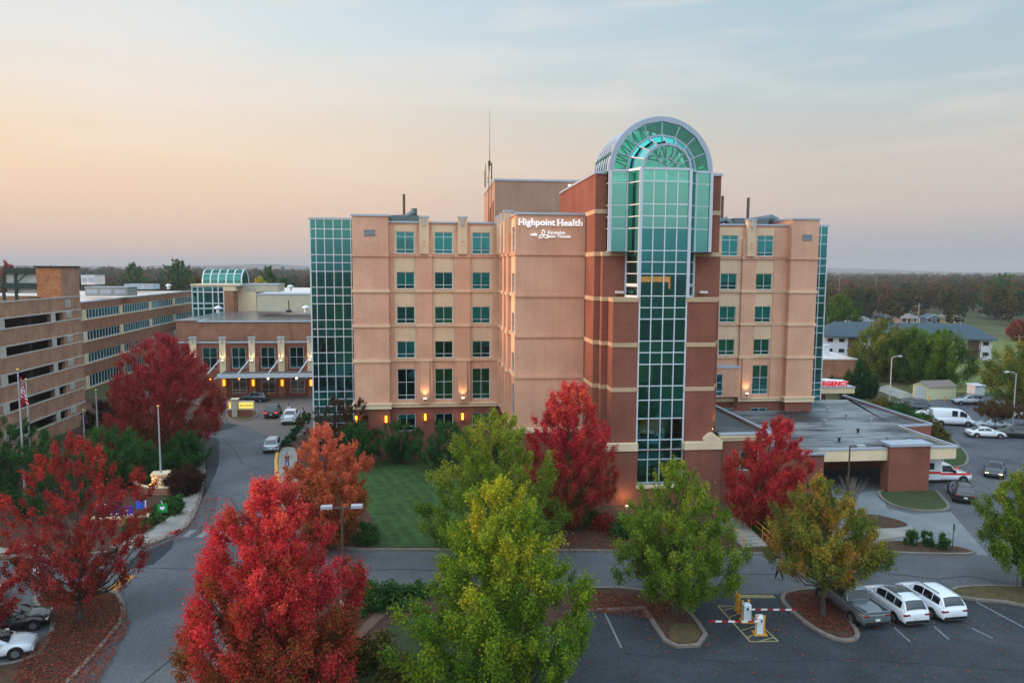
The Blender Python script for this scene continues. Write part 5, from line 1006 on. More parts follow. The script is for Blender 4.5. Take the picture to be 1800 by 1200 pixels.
tree('umbrella_tree', 'brown leaved small tree at the right edge beside the silver car', 'tree', G(1800, 760), 4.9, 5.0, LM_BROWN, 176, cb=.55, K=30, leaves=5000, leaf=.16, clump=.55, trend=(.8, 0), trunk=.1, limbs=30, edge=.25, mid=.5)
# single trees standing above the left skyline
for i, (px, top, Y, w, m, cb, lab) in enumerate(((235, 460, 330, 15, LM_DKG, .05, 'broad dark green tree above the office roof'), (310, 452, 330, 14, LM_DKG, .3, 'layered dark pine above the office roof'), (342, 478, 300, 10, LM_OLIVE, .05, 'yellowish tree beside the barrel skylight'), (470, 465, 300, 11, LM_DKG, .05, 'round dark tree behind the flat roofs'), (455, 484, 270, 9, LM_YG, .05, 'yellow orange tree behind the flat roofs'), (500, 484, 280, 11, LM_DKG, .05, 'dark spreading tree near the hospital glass corner'), (8, 455, 260, 12, LM_DKRED, .05, 'dull red brown tree behind the garage canopy'), (488, 500, 262, 8, LM_YG, .05, 'low yellow green bush tree behind the pale roof'))):
    Pt = AT(px, top, Y); zz = relief(Pt.x, Pt.y); tree('skyline_tree', lab, 'tree', (Pt.x, Pt.y, zz), Pt.z - zz, w, m, 180 + i, cb=cb, K=80, leaves=9000, leaf=.55, clump=1.5, trend=(.4 if i not in (4, 7) else .8, .2), trunk=.3, limbs=16, edge=.16, mid=.4 if i != 1 else .5)
# far woodland: one mass
def woodland(seed, n, az0, az1, d0, d1, mats_w, hh=(9, 15), clear=None):
    rs = np.random.RandomState(seed); cen = []; rad = []; tint = []; k = 0
    while k < n:
        a = R(az0 + (az1 - az0) * rs.rand()); d = math.sqrt(d0 * d0 + (d1 * d1 - d0 * d0) * rs.rand()); x, y = d * math.sin(a), d * math.cos(a)
        if clear and clear(x, y): k += .2; continue
        h = hh[0] + (hh[1] - hh[0]) * rs.rand(); z = relief(x, y) if d < 2500 else 0; base = rs.choice([.12, .3, .42, .55, .7, .9], p=[.24, .24, .22, .17, .09, .04]); w = h * (.38 + .2 * rs.rand())
        q = 9 if d < 900 else 4
        for j in range(q):
            t = rs.rand() ** .7; an = rs.rand() * 6.28; rr = w * math.sqrt(max(.06, 1 - (t * 1.05 - .15) ** 2)) * .75 * rs.rand() ** .5; cen.append((x + rr * math.cos(an), y + rr * math.sin(an), z + h * (.2 + .72 * t))); rad.append(w * (.42 if q > 4 else .62)); tint.append(base)
        k += 1
    cen = np.array(cen); rs2 = np.random.RandomState(seed + 1); dd_ = np.hypot(cen[:, 0], cen[:, 1])
    lo = dd_ < 900
    for msk, sz, npc, nm in ((lo, 1.1, 26, 'near'), (~lo, 2.6, 12, 'far')):
        if msk.sum(): o = leaf_mesh('woodland', cen[msk], np.array(rad)[msk], npc, sz, np.array(tint)[msk], LM_WOOD, None, rs2, elong=.9, jit=.06); tag(o, kind='stuff', label='far autumn woodland of brown, olive and dull green crowns reaching the horizon', cat='woodland')
LM_WOOD = leafmat('autumn_wood_leaves', [(28, 44, 26), (42, 56, 30), (62, 60, 36), (84, 66, 44), (92, 64, 46), (112, 60, 46)], .2)
def clr(x, y):
    a = math.degrees(math.atan2(x, y)); d = math.hypot(x, y)
    return (a > 31 and d < 370) or (a > 20 and d < 345)
woodland(5, 2600, -42, 2, 300, 1500, None, (9, 17))
woodland(6, 3200, 17, 44, 262, 1500, None, (9, 16), clr)
woodland(7, 2600, -42, 44, 1500, 3800, None, (10, 18))
slab('lawn', [(1690, 690), (1810, 690), (1990, 700), (2060, 600), (1800, 570), (1700, 588), (1560, 640), (1600, 680)], -.1, .03, mat('field_grass', (66, 86, 40), .95, var=0, scale=.12, col2=(112, 114, 66), detail=10))
slab('path', [(1538, 684), (1600, 708), (1622, 700), (1560, 676)], 0, .05, M_CONC)
slab('lawn', [(1500, 706), (1560, 700), (1590, 715), (1545, 716)], 0, .045, MATS['lawn_grass'])
# fallen leaves
rs = np.random.RandomState(9); pts = []
def scatter(pix, n):
    P = [G(*p) for p in pix]; xs = [p.x for p in P]; ys = [p.y for p in P]; out = []
    while len(out) < n:
        x, y = rs.uniform(min(xs), max(xs)), rs.uniform(min(ys), max(ys)); ins = False
        for i in range(len(P)):
            a, c = P[i], P[i - 1]
            if (a.y > y) != (c.y > y) and x < (c.x - a.x) * (y - a.y) / (c.y - a.y) + a.x: ins = not ins
        if ins: out.append((x, y))
    return out
sc1 = scatter([(62, 1052), (203, 1047), (222, 1075), (230, 1100), (170, 1210), (20, 1210), (40, 1150), (95, 1110)], 5200) + scatter([(352, 870), (385, 870), (372, 935), (335, 945), (250, 975), (240, 960), (320, 930)], 900) + scatter([(1000, 905), (1300, 930), (1290, 975), (960, 975)], 2600) + scatter([(1010, 1038), (1188, 1060), (1165, 1095), (1000, 1073)], 1500) + scatter([(1380, 1045), (1465, 1045), (1502, 1118), (1430, 1105)], 1200) + scatter([(1000, 1045), (1800, 1048), (1800, 1200), (1000, 1200)], 800) + scatter([(620, 965), (560, 940), (540, 1040), (650, 1030)], 900)
leaf_mesh('fallen_leaves', [(x, y, .19) for x, y in sc1], np.full(len(sc1), .04), 1, .11, rs.rand(len(sc1)), leafmat('fallen_leaf', [(90, 44, 40), (130, 58, 52), (150, 90, 60), (118, 74, 62)]), None, rs, flat=4, elong=.2)
tag(bpy.data.objects['fallen_leaves'], 'red and brown leaves fallen on the islands and road edges', 'fallen leaves', kind='stuff')
# ================================================================== vehicles
M_TYRE = mat('tyre', (22, 22, 24), .85, var=.1); M_RIM = mat('wheel_rim', (116, 120, 126), .4, .6, var=.05); M_CARG = mat('car_glass', (14, 24, 30), .06, 0, var=0, spec=.8)
M_PLATE = mat('plate', (196, 206, 200), .5, var=.1, scale=9); M_TAIL = mat('tail_lamp', (120, 16, 20), .2, var=0, spec=.6); M_TAILON = mat('tail_lamp_lit', (200, 20, 16), .2, var=0, emit=(255, 60, 40), es=2.5)
M_HEAD = mat('head_lamp', (200, 206, 210), .1, var=0, spec=.8); M_HEADON = mat('head_lamp_lit', (255, 240, 200), .2, var=0, emit=(255, 205, 110), es=8); M_TRIM = mat('black_trim', (26, 27, 30), .5, var=.1)
def paint(n, c, met=0): return mat('paint_' + n, c, .28, met, var=.03, scale=.8, coat=.8, spec=.5)
PW, PS, PK, PD, PG_, PGR = paint('white', (206, 214, 222)), paint('silver', (142, 152, 162), .3), paint('black', (16, 20, 24)), paint('dark_blue_grey', (34, 48, 56), .3), paint('grey', (98, 108, 114), .3), paint('charcoal', (56, 58, 64), .3)
SP = {  # L, W, zb, lower stations (x, z top, width factor), cabin roof curve (x, z), belt z, roof half width factor, windshield x range, rear glass x range, side windows
 'sedan': (4.75, 1.84, .22, [(-2.37, .66, .74), (-2.3, .88, .87), (-2.0, .98, .94), (-1.5, 1.0, .99), (-.5, .97, 1), (.8, .95, 1), (1.4, .90, .985), (1.9, .82, .94), (2.2, .70, .86), (2.34, .54, .72)], [(-1.95, .95), (-1.5, 1.14), (-1.05, 1.34), (-.6, 1.43), (0, 1.45), (.35, 1.38), (.8, 1.18), (1.25, .93)], .94, .70, (.3, 1.16), (-1.82, -.95), [(-1.25, -.45), (-.38, .42)]),
 'suv': (4.75, 1.94, .26, [(-2.37, .78, .82), (-2.32, 1.02, .92), (-2.1, 1.12, .97), (-1.5, 1.10, 1), (-.5, 1.07, 1), (.9, 1.06, 1), (1.5, 1.02, .985), (1.95, .94, .94), (2.22, .80, .87), (2.35, .60, .74)], [(-2.3, 1.05), (-2.12, 1.34), (-1.88, 1.60), (-1.5, 1.68), (-.7, 1.73), (0, 1.70), (.35, 1.60), (.8, 1.34), (1.25, 1.04)], 1.05, .70, (.32, 1.15), (-2.25, -1.9), [(-1.85, -1.25), (-1.18, -.42), (-.35, .5)]),
 'pickup': (5.7, 2.02, .34, [(-2.85, .92, .92), (-2.8, 1.14, .96), (-1.7, 1.16, 1), (-.5, 1.14, 1), (1.2, 1.16, 1), (1.7, 1.14, .98), (2.4, 1.06, .94), (2.7, .92, .88), (2.82, .7, .76)], [(-1.0, 1.1), (-.86, 1.4), (-.7, 1.74), (-.45, 1.84), (.3, 1.87), (.75, 1.76), (1.15, 1.5), (1.6, 1.12)], 1.12, .74, (.75, 1.5), (-.96, -.72), [(-.55, .18), (.26, 1.0)]),
 'van': (5.9, 2.05, .30, [(-2.95, 1.1, .94), (-2.9, 1.25, 1), (-1.7, 1.25, 1), (0, 1.25, 1), (1.6, 1.22, 1), (2.2, 1.08, .97), (2.7, .90, .9), (2.93, .66, .76)], [(-2.9, 1.3), (-2.86, 2.2), (-2.7, 2.42), (-1, 2.46), (.6, 2.42), (1.2, 2.28), (1.7, 1.9), (2.3, 1.2)], 1.22, .84, (1.25, 2.2), (-2.9, -2.87), [(-.3, .45), (.75, 1.7)])}
def ringloft(b, st, W, zb, mi=0):
    rings = []
    for x, zt, wf in st:
        w = W / 2 * wf; z1 = zb + (zt - zb) * .45; z2 = zt - .10
        half = [(w * .86, zb), (w * .99, zb + .14), (w, z1), (w * .975, z2), (w * .86, zt - .015), (w * .4, zt + .015)]
        rings.append([(x, y, z) for y, z in half] + [(x, -y, z) for y, z in half[::-1]])
    n = len(rings[0]); vs = [p for r in rings for p in r]; fs = []
    for i in range(len(rings) - 1):
        for k in range(n): fs.append((i * n + k, (i + 1) * n + k, (i + 1) * n + (k + 1) % n, i * n + (k + 1) % n))
    fs += [tuple(range(n)), tuple(range((len(rings) - 1) * n, len(rings) * n))[::-1]]
    b.add(vs, fs, mi, True)
def car(kind, rear, front, pm_, label, name=None, cat=None, group=None, tail=0, head=0, length=None, at='mid', roofm=None, cover=None, z=0.04, sunroof=False, rails=True, world=None, detail=True):
    L, W, zb, st, rc, z0, rf_, wsr, rgr, sw = SP[kind]
    if world: P0, ang = world
    else:
        a, c = G(*rear), G(*front); d = (c - a).normalized(); ang = math.atan2(d.y, d.x)
        P0 = (a + c) / 2 if at == 'mid' else (a + d * L / 2 if at == 'rear' else c - d * L / 2)
    T = thing(name or {'sedan': 'parked_car', 'suv': 'parked_suv', 'pickup': 'pickup_truck', 'van': 'cargo_van'}[kind], label, cat or {'sedan': 'car', 'suv': 'suv', 'pickup': 'pickup truck', 'van': 'van'}[kind], (P0.x, P0.y, z), ang, group)
    b = MB(); ringloft(b, st, W, zb); b.build('body', pm_, T)
    z1 = max(q[1] for q in rc); wb = W / 2 * .935; xs = []
    for i in range(len(rc) - 1): xs += [rc[i][0], (rc[i][0] + rc[i + 1][0]) / 2]
    xs.append(rc[-1][0])
    def zr(x):
        for i in range(len(rc) - 1):
            if x <= rc[i + 1][0] + 1e-9:
                p0, p1, p2, p3 = rc[max(0, i - 1)], rc[i], rc[i + 1], rc[min(len(rc) - 1, i + 2)]; t = (x - p1[0]) / (p2[0] - p1[0]); m1 = (p2[1] - p0[1]) / (p2[0] - p0[0]) * (p2[0] - p1[0]); m2 = (p3[1] - p1[1]) / (p3[0] - p1[0]) * (p2[0] - p1[0])
                return (2 * t ** 3 - 3 * t * t + 1) * p1[1] + (t ** 3 - 2 * t * t + t) * m1 + (3 * t * t - 2 * t ** 3) * p2[1] + (t ** 3 - t * t) * m2
        return rc[-1][1]
    def half(x):                                         # cabin cross-section at x: belt, shoulder, roof edge, roof middle
        z = zr(x); k = max(0, (z - z0) / (z1 - z0)); ed = 1 - .10 * max(0, abs(x - (rc[0][0] + rc[-1][0]) / 2) / ((rc[-1][0] - rc[0][0]) / 2)) ** 3
        ws = (wb - (wb - W / 2 * rf_) * k) * ed; return [(wb * ed, z0 - .08), (ws + .015, z - .12 * k), (ws - .07, z - .03), (ws * .4, z + .008)]
    b = MB(); rings = [[(x, y, z) for y, z in half(x)] + [(x, -y, z) for y, z in half(x)[::-1]] for x in xs]; n = 8; vs = [p for r_ in rings for p in r_]; fs = []
    for i in range(len(rings) - 1):
        for k in range(n - 1): fs.append((i * n + k, (i + 1) * n + k, (i + 1) * n + k + 1, i * n + k + 1))
    fs += [tuple(range(n)), tuple(range((len(rings) - 1) * n, len(rings) * n))[::-1]]
    b.add(vs, fs, 0, True); b.build('cabin', roofm or pm_, T)
    def strip_(x0, x1, nseg=5): return [x0 + (x1 - x0) * i / nseg for i in range(nseg + 1)]
    def topglass(nm, x0, x1, o):
        mb = MB(); X = strip_(x0, x1)
        for i in range(len(X) - 1):
            q = []
            for x in (X[i], X[i + 1]):
                h_ = half(x); q.append([(x + o, y, z + .014) for y, z in ((h_[2][0] * .98, h_[2][1]), (h_[3][0], h_[3][1]), (-h_[3][0], h_[3][1]), (-h_[2][0] * .98, h_[2][1]))])
            for k in range(3): mb.quad(q[0][k], q[1][k], q[1][k + 1], q[0][k + 1])
        return mb.build(nm, M_CARG, T, recalc=False)
    topglass('windshield', wsr[0], wsr[1], .012)
    if kind != 'van': topglass('rear_window', rgr[0], rgr[1], -.014)
    for sd in (-1, 1):
        for (x0, x1) in sw:
            mb = MB(); X = strip_(x0, x1, 4)
            def sp_(x, t): h_ = half(x); return (x, sd * (h_[0][0] + (h_[1][0] - h_[0][0]) * t + .013), h_[0][1] + (h_[1][1] - h_[0][1]) * t)
            for i in range(4): mb.quad(sp_(X[i], .24), sp_(X[i + 1], .24), sp_(X[i + 1], .95), sp_(X[i], .95))
            mb.build('side_window', M_CARG, T, recalc=False)
    xf = wsr[1]; tr0, tf0, wt = (-1.7, .2, W / 2 * rf_) if kind == 'suv' else (-.6, .3, W / 2 * rf_)
    wx = L * .30; r = .35 if kind in ('sedan', 'suv') else .40
    for sx in (-1, 1):
        for sy in (-1, 1):
            y = sy * W / 2; x = sx * wx + (.08 if sx > 0 else 0)
            mb = MB(); mb.tube([(x, y - sy * .3, r - z), (x, y + sy * .012, r - z)], r + .075, 16); mb.build('wheel_arch', M_TRIM, T, recalc=True)
            mb = MB(); mb.tube([(x, y - sy * .22, r - z), (x, y + sy * .03, r - z)], r, 18); w_ = mb.build('wheel', M_TYRE, T, recalc=True)
            mb = MB(); mb.tube([(x, y + sy * .031, r - z), (x, y + sy * .036, r - z)], r * .6, 14); mb.build('rim', M_RIM, w_, recalc=True)
    zt = st[1][1]; zf = st[-2][1]; xb = st[0][0]; xn = st[-1][0]
    for sy in (-1, 1):
        mb = MB(); mb.box(xb + .0, xb + .25, sy * W * .26, sy * W * .465, zt - .26, zt - .13); mb.build('taillight', M_TAILON if tail else M_TAIL, T, bevel=.02)
        mb = MB(); mb.box(xn - .36, xn - .04, sy * W * .25, sy * W * .43, zf - .2, zf - .08); mb.build('headlight', M_HEADON if head else M_HEAD, T, bevel=.03)
        mb = MB(); mb.box(xf - .5, xf - .3, sy * (W / 2 + .0), sy * (W / 2 + .17), z0 - .02, z0 + .14); mb.build('mirror', pm_, T, bevel=.02)
    mb = MB(); mb.box(xb - .03, xb + .15, -W * .41, W * .41, zb + .02, zb + .22); mb.build('rear_bumper', M_TRIM, T, bevel=.03); mb = MB(); mb.box(xn - .2, xn + .02, -W * .36, W * .36, zb + .02, zb + .24); mb.build('front_bumper', M_TRIM if kind != 'sedan' else pm_, T, bevel=.03)
    mb = MB(); mb.box(xb - .07, xb - .05, -.16, .16, zb + .3, zb + .46); mb.build('license_plate', M_PLATE, T)
    mb = MB(); mb.box(xn - .1, xn + .01, -.42, .42, zf - .34, zf - .18); mb.build('grille', M_TRIM, T)
    if kind == 'suv':
        for sy in (-1, 1): mb = MB(); mb.box(-1.9, 1.9, sy * (W / 2 - .05), sy * (W / 2 + .006), zb, zb + .2); mb.build('side_cladding', M_TRIM, T)
    if kind == 'pickup':
        mb = MB(); zc = 1.15; mb.quad((-2.72, -.86, zc), (-.95, -.86, zc), (-.95, .86, zc), (-2.72, .86, zc)); mb.build('bed_cover', cover or M_TRIM, T, recalc=False)
        mb = MB(); mb.box(-2.80, -1.0, -.96, -.87, 1.08, 1.2); mb.box(-2.80, -1.0, .87, .96, 1.08, 1.2); mb.box(-2.83, -2.73, -.869, .869, 1.05, 1.19); mb.build('bed_rail', pm_, T)
    if kind == 'suv' and rails:
        for sy in (-1, 1): mb = MB(); mb.bar((tr0 + .1, sy * (wt - .06), z1 + .01), (tf0 - .1, sy * (wt - .06), z1 + .02), .035); mb.build('roof_rail', M_TRIM, T)
    if sunroof: topglass('sunroof', -1.0, .1, 0)
    return T
lp0, lp1 = G(1790, 1100), G(1716, 1058)
def lotcar(kind, px, py, *a, **k):
    r_ = G(px, py + 5); d = (lp1 - lp0).normalized(); L = SP[kind][0]; return car(kind, None, None, *a, world=(r_ + d * L / 2, math.atan2(d.y, d.x)), **k)
lotcar('pickup', 1541, 1104, PG_, 'grey pickup truck with dark bed cover parked beside the kerbed tree island', cover=mat('bed_dark', (36, 40, 44), .5, var=.05))
lotcar('suv', 1612, 1099, PW, 'white suv with dark sunroof parked between the grey pickup and another white suv', sunroof=True, z=.05)
lotcar('suv', 1679, 1092, PW, 'white suv at the right end of the three parked cars by the grass strip')
car('sedan', (0, 1107), (92, 1093), PK, 'black sedan parked at the bottom left under the red branches', at='front')
car('sedan', (-40, 1158), (64, 1141), PW, 'white sedan with its nose showing in the bottom left corner', at='front')
car('sedan', (-70, 1062), (12, 1050), PW, 'white car at the left edge, only its nose in the photo', at='front')
car('suv', (471, 706), (424, 705), PD, 'dark blue grey suv standing side-on at the entrance doors')
car('pickup', (476, 737), (493, 712), PGR, 'charcoal pickup truck with red tail lights on at the entrance', at='rear', tail=1)
car('pickup', (506, 748), (524, 724), PW, 'white pickup truck stopped behind the charcoal one at the entrance', at='rear')
car('suv', (476, 798), (490, 772), PS, 'silver grey estate car leaving the entrance drive by the yellow kerb', 'estate_car', 'car', at='rear')
car('sedan', (1756, 811), (1746, 842), PD, 'dark car with headlights lit driving towards the camera on the emergency drive', 'moving_car', at='front', head=1)
pc = car('suv', (1697, 887), (1679, 858), PK, 'black and white patrol suv seen from behind by the grass island', 'patrol_suv', at='rear')
for sy in (-1, 1): mb = MB(); mb.quad((-.7, sy * .972, .5), (.75, sy * .972, .5), (.75, sy * .972, 1.0), (-.7, sy * .972, 1.0)); mb.build('door', PW, pc, recalc=False)
mb = MB(); mb.box(-.35, -.15, -.55, .55, 1.7, 1.8); mb.build('light_bar', M_TRIM, pc)
car('suv', (1724, 711), (1677, 710), PS, 'silver suv parked by the pale shed')
car('pickup', (1794, 724), (1732, 722), PK, 'black pickup truck under the orange green tree at the right')
car('van', (1650, 746), (1695, 748), PW, 'white cargo van parked beyond the hedge')
car('sedan', (1657, 734), (1618, 732), PW, 'white car half hidden behind the hedge next to the van')
car('sedan', (1612, 715), (1578, 714), PK, 'black car parked at the far end of the emergency lot')
car('suv', (1600, 722), (1638, 722), PD, 'dark suv parked before the black car at the far end')
car('sedan', (1703, 767), (1760, 769), PW, 'white sedan nearest in the emergency lot, behind the umbrella tree')
car('sedan', (1768, 754), (1717, 752), PS, 'silver sedan behind the white sedan in the emergency lot')
car('suv', (1812, 770), (1759, 767), PK, 'black suv at the right edge next to the white sedan')
car('sedan', (1830, 736), (1781, 734), PS, 'silver car cut by the right edge of the photo')
gz = 16.95; pgc = UV(ug - 4.5, vx(20, 515)); car('suv', None, None, PD, 'dark car on the top deck of the parking garage', world=(pgc, PSI + math.pi), z=gz)
# ambulance
a, c = G(1590, 846), G(1699, 846); d = (c - a).normalized(); P0 = c - d * 3.4; A = thing('ambulance', 'white box ambulance with a red stripe coming out from behind the brick pier', 'ambulance', (P0.x, P0.y, .04), math.atan2(d.y, d.x))
mb = MB(); ringloft(mb, [(-.2, 1.2, .96), (0, 1.25, 1), (1.2, 1.25, 1), (1.8, 1.22, .99), (2.9, 1.12, .96), (3.3, .85, .9)], 2.1, .38); mb.add([(-.1, .98, 1.2), (1.75, .98, 1.2), (1.75, -.98, 1.2), (-.1, -.98, 1.2), (-.1, .86, 2.05), (1.0, .86, 2.05), (1.0, -.86, 2.05), (-.1, -.86, 2.05)], [(0, 1, 5, 4), (1, 2, 6, 5), (2, 3, 7, 6), (3, 0, 4, 7), (4, 5, 6, 7)]); mb.build('cab', PW, A)
mb = MB(); mb.box(-3.6, -.15, -1.15, 1.15, .45, 2.75); mb.build('box_body', PW, A, bevel=.08)
mb = MB(); mb.box(-.14, .25, -.9, .9, 2.3, 2.7); mb.build('box_front_cap', PW, A, bevel=.08)
for sy in (-1, 1):
    M_RS = mat('red_stripe', (206, 52, 40), .4, var=.05)
    mb = MB(); mb.box(-3.6, -.15, sy * 1.152, sy * 1.158, 1.12, 1.38); mb.box(-.14, 3.1, sy * 1.054, sy * 1.062, .98, 1.2); mb.build('stripe', M_RS, A)
    mb = MB(); mb.quad((.1, sy * .99, 1.3), (1.5, sy * .99, 1.3), (1.0, sy * .9, 1.95), (.1, sy * .9, 1.95)); mb.build('side_window', M_CARG, A, recalc=False)
    mb = MB(); mb.box(-1.6, -.9, sy * 1.152, sy * 1.16, 1.6, 2.3); mb.build('side_window', M_CARG, A)
    mb = MB(); mb.box(-.1, .12, sy * .72, sy * .98, 2.5, 2.66); mb.build('beacon', M_TAIL, A)
    mb = MB(); mb.box(3.1, 3.34, sy * .6, sy * .92, .72, .95); mb.build('headlight', M_HEADON if sy > 0 else M_HEAD, A)
    mb = MB(); mb.box(1.2, 1.4, sy * 1.05, sy * 1.3, 1.25, 1.5); mb.build('mirror', M_TRIM, A)
    for x in (-2.4, 2.35):
        mb = MB(); mb.tube([(x, sy * .8, .42), (x, sy * 1.075, .42)], .5, 16); mb.build('wheel_arch', M_TRIM, A)
        mb = MB(); mb.tube([(x, sy * .8, .4), (x, sy * 1.11, .4)], .42, 18); w_ = mb.build('wheel', M_TYRE, A)
        mb = MB(); mb.tube([(x, sy * 1.111, .4), (x, sy * 1.12, .4)], .24, 14); mb.build('rim', M_RIM, w_)
mb = MB(); mb.quad((1.72, -.85, 1.27), (1.72, .85, 1.27), (1.06, .78, 1.98), (1.06, -.78, 1.98)); o = mb.build('windshield', M_CARG, A, recalc=False); o.location = (.03, 0, .01)
# ================================================================== poles, lamps, flags
M_POLE = mat('bronze_pole', (84, 74, 66), .6, .2, var=.1); M_ALU = mat('pale_pole', (170, 174, 180), .45, .3, var=.05); M_WOODP = mat('wood_pole', (120, 110, 98), .9, var=.15)
def lamp(px, py, top, label, kind='shoebox', m=M_POLE, ang=0, name='street_lamp', two=False):
    P = G(px, py); d = P.y; h = 0
    Ptop = AT(px, top, P.y); h = Ptop.z; T = thing(name, label, 'lamp post', (P.x, P.y, 0), ang)
    b = MB(); b.tube([(0, 0, 0), (0, 0, h)], [.11, .07], 8); b.build('pole', m, T)
    b = MB(); b.tube([(0, 0, 0), (0, 0, .5)], .25, 10); b.build('footing', mat('pale_concrete', (176, 172, 164), .85, var=.1), T)
    for s in ((1, -1) if two else (1,)):
        b = MB()
        if kind == 'shoebox': b.bar((0, 0, h - .1), (s * .7, 0, h - .05), .1); b.build('arm', m, T); b = MB(); b.box(s * .6, s * 1.35, -.22, .22, h - .12, h + .1); b.build('lamp_head', M_ALU, T, bevel=.03)
        else: b.tube([(0, 0, h - .2), (s * .4, 0, h + .15), (s * 1.1, 0, h + .2)], .05, 6); b.build('arm', m, T); b = MB(); b.tube([(s * 1.0, 0, h + .2), (s * 1.35, 0, h + .18), (s * 1.7, 0, h + .12)], [.1, .2, .08], 8); b.build('lamp_head', M_ALU, T)
    return T
lamp(604, 1068, 890, 'double headed lamp post rising between the crimson maple and the orange maple', two=True, ang=.12)
lamp(1488, 905, 783, 'brown lamp post by the bare bush at the emergency bay')
lamp(1552, 668, 597, 'lamp post with curved arm before the tree clump, left of two', 'cobra', M_ALU, ang=math.pi)
lamp(1563, 716, 628, 'lamp post with curved arm at the concrete path, nearer of two', 'cobra', M_ALU)
lamp(1779, 760, 656, 'lamp post in the emergency lot at the right edge', 'cobra', M_ALU, ang=math.pi)
P = G(1786, 668); T = thing('utility_pole', 'plain wooden utility pole by the field at the right edge', 'pole', P, 0); b = MB(); b.tube([(0, 0, 0), (0, 0, AT(1786, 588, P.y).z)], [.16, .1], 7); b.build('pole', M_WOODP, T); b = MB(); b.bar((-.9, 0, AT(1786, 588, P.y).z - .5), (.9, 0, AT(1786, 588, P.y).z - .5), .12); b.build('crossarm', M_WOODP, T)
def sign_post(px, py, h, label, name='street_sign', m=None, rz=0, w=.45, hh=.6):
    P = G(px, py); T = thing(name, label, 'sign', P, rz); b = MB(); b.tube([(0, 0, 0), (0, 0, h)], .035, 6); b.build('post', M_POLE, T); b = MB(); b.box(-w / 2, w / 2, -.06, -.03, h - hh, h); b.build('sign_plate', m or M_ALU, T); return T
sign_post(66, 1048, 2.3, 'small pale sign on a post at the left road', m=mat('sign_white', (196, 204, 208), .5, var=.08))
sign_post(1674, 966, 2.2, 'thin sign seen edge-on at the mulch island', rz=1.45)
sign_post(1787, 1038, 2.6, 'small brown sign on a post in the grass strip', rz=1.2, w=.3, hh=.3, m=M_DARK)
M_GOLD = mat('gold_ball', (200, 170, 90), .3, .6, var=0)
def flagpole(px, py, top, label, z0=0, flag=None):
    P = G(px, py); Tz = AT(px - (3 if px < 100 else 0), top, P.y); h = Tz.z - z0
    T = thing('flagpole', label, 'flagpole', (P.x, P.y, z0), 0); b = MB(); b.tube([(0, 0, 0), (0, 0, h)], [.13 if z0 == 0 else .1, .06], 10); b.build('pole', M_ALU, T); b = MB(); b.ball((0, 0, h + .1), .14, 8); b.build('finial', M_GOLD, T); return T, h
def flag(T, h, label, stripes, w=1.6, drop=2.9, side=1):
    """limp flag hanging in folds from the pole top"""
    n, m_ = 14, 18
    b = MB(); vs = []; fs = []; mi = []
    for j in range(m_ + 1):
        t = j / m_
        for i in range(n + 1):
            s = i / n; vs.append((side * (.12 + s * w * (.18 + .30 * t)), .16 * math.sin(s * 11 + t * 2) * (.4 + t), -.3 - drop * t * (.62 + .38 * s) - s * .5 * (1 - t)))
    for j in range(m_):
        for i in range(n): k = j * (n + 1) + i; fs.append((k, k + 1, k + n + 2, k + n + 1)); mi.append(stripes(i / n, j / m_))
    for f, q in zip(fs, mi): b.f.append(list(f)); b.m.append(q); b.sm.append(True)
    b.v = vs; F_ = b.build('flag', [mat('flag_red', (176, 36, 44), .9, var=.1), mat('flag_white', (214, 208, 212), .9, var=.05), mat('flag_blue', (40, 44, 96), .9, var=.1)], None, recalc=False); F_.location = (T.location.x, T.location.y, T.location.z + h); tag(F_, label, 'flag')
T, h = flagpole(46, 900, 652, 'tallest flagpole, at the left edge, flying the striped flag'); flag(T, h, 'limp red and white striped national flag with a blue corner', lambda s, t: 2 if (s < .4 and t < .45) else int(t * 13) % 2, side=1, w=1.5)
T, h = flagpole(57, 862, 669, 'second flagpole at the left edge, flying a red flag'); flag(T, h, 'limp red state flag on the second flagpole', lambda s, t: 2 if (.42 < s < .58 and .4 < t < .6) or s > .93 else 0, side=-1, w=1.2, drop=2.6)
T, h = flagpole(174, 800, 687, 'bare short flagpole near the garage corner')
T, h = flagpole(150, 800, 722, 'short flagpole with a small dark blue flag by the garage corner'); flag(T, h, 'small limp dark blue and red flag near the garage corner', lambda s, t: 0 if t > .8 else 2, w=.7, drop=1.2)
# stone pedestal with flagpole
P = G(284, 864); T = thing('stone_pedestal', 'pale stone pedestal lit by a warm ground light, beside the pavement', 'pedestal', (P.x, P.y, .1), .25)
b = MB(); b.box(-.75, .75, -.65, .65, 0, 1.75); b.build('block', M_STONE, T); b = MB(); b.box(-.85, .85, -.75, .75, 1.75, 1.9); b.build('cap', M_STONE, T)
T2, h = flagpole(284, 864, 716, 'slim flagpole standing on the stone pedestal', z0=2.0)
P = G(270, 868); T = thing('planter_wall', 'low curved brick wall with stone top below the pedestal', 'wall', (P.x, P.y, .1), 0); b = MB(); c_ = MB()
for i in range(14):
    a0, a1 = 3.6 + i * .13, 3.6 + (i + 1) * .13; R_ = 4.2; p = (R_ * math.cos(a0) + 1.0, R_ * math.sin(a0) + 3.4); q = (R_ * math.cos(a1) + 1.0, R_ * math.sin(a1) + 3.4)
    b.prism([p, q, (q[0] * .93 + .07, q[1] * .93 + .24), (p[0] * .93 + .07, p[1] * .93 + .24)], 0, .7); c_.prism([p, q, (q[0] * .91 + .09, q[1] * .91 + .3), (p[0] * .91 + .09, p[1] * .91 + .3)], .702, .82)
b.build('brickwork', M_BROWNB, T); c_.build('stone_top', M_STONE, T)
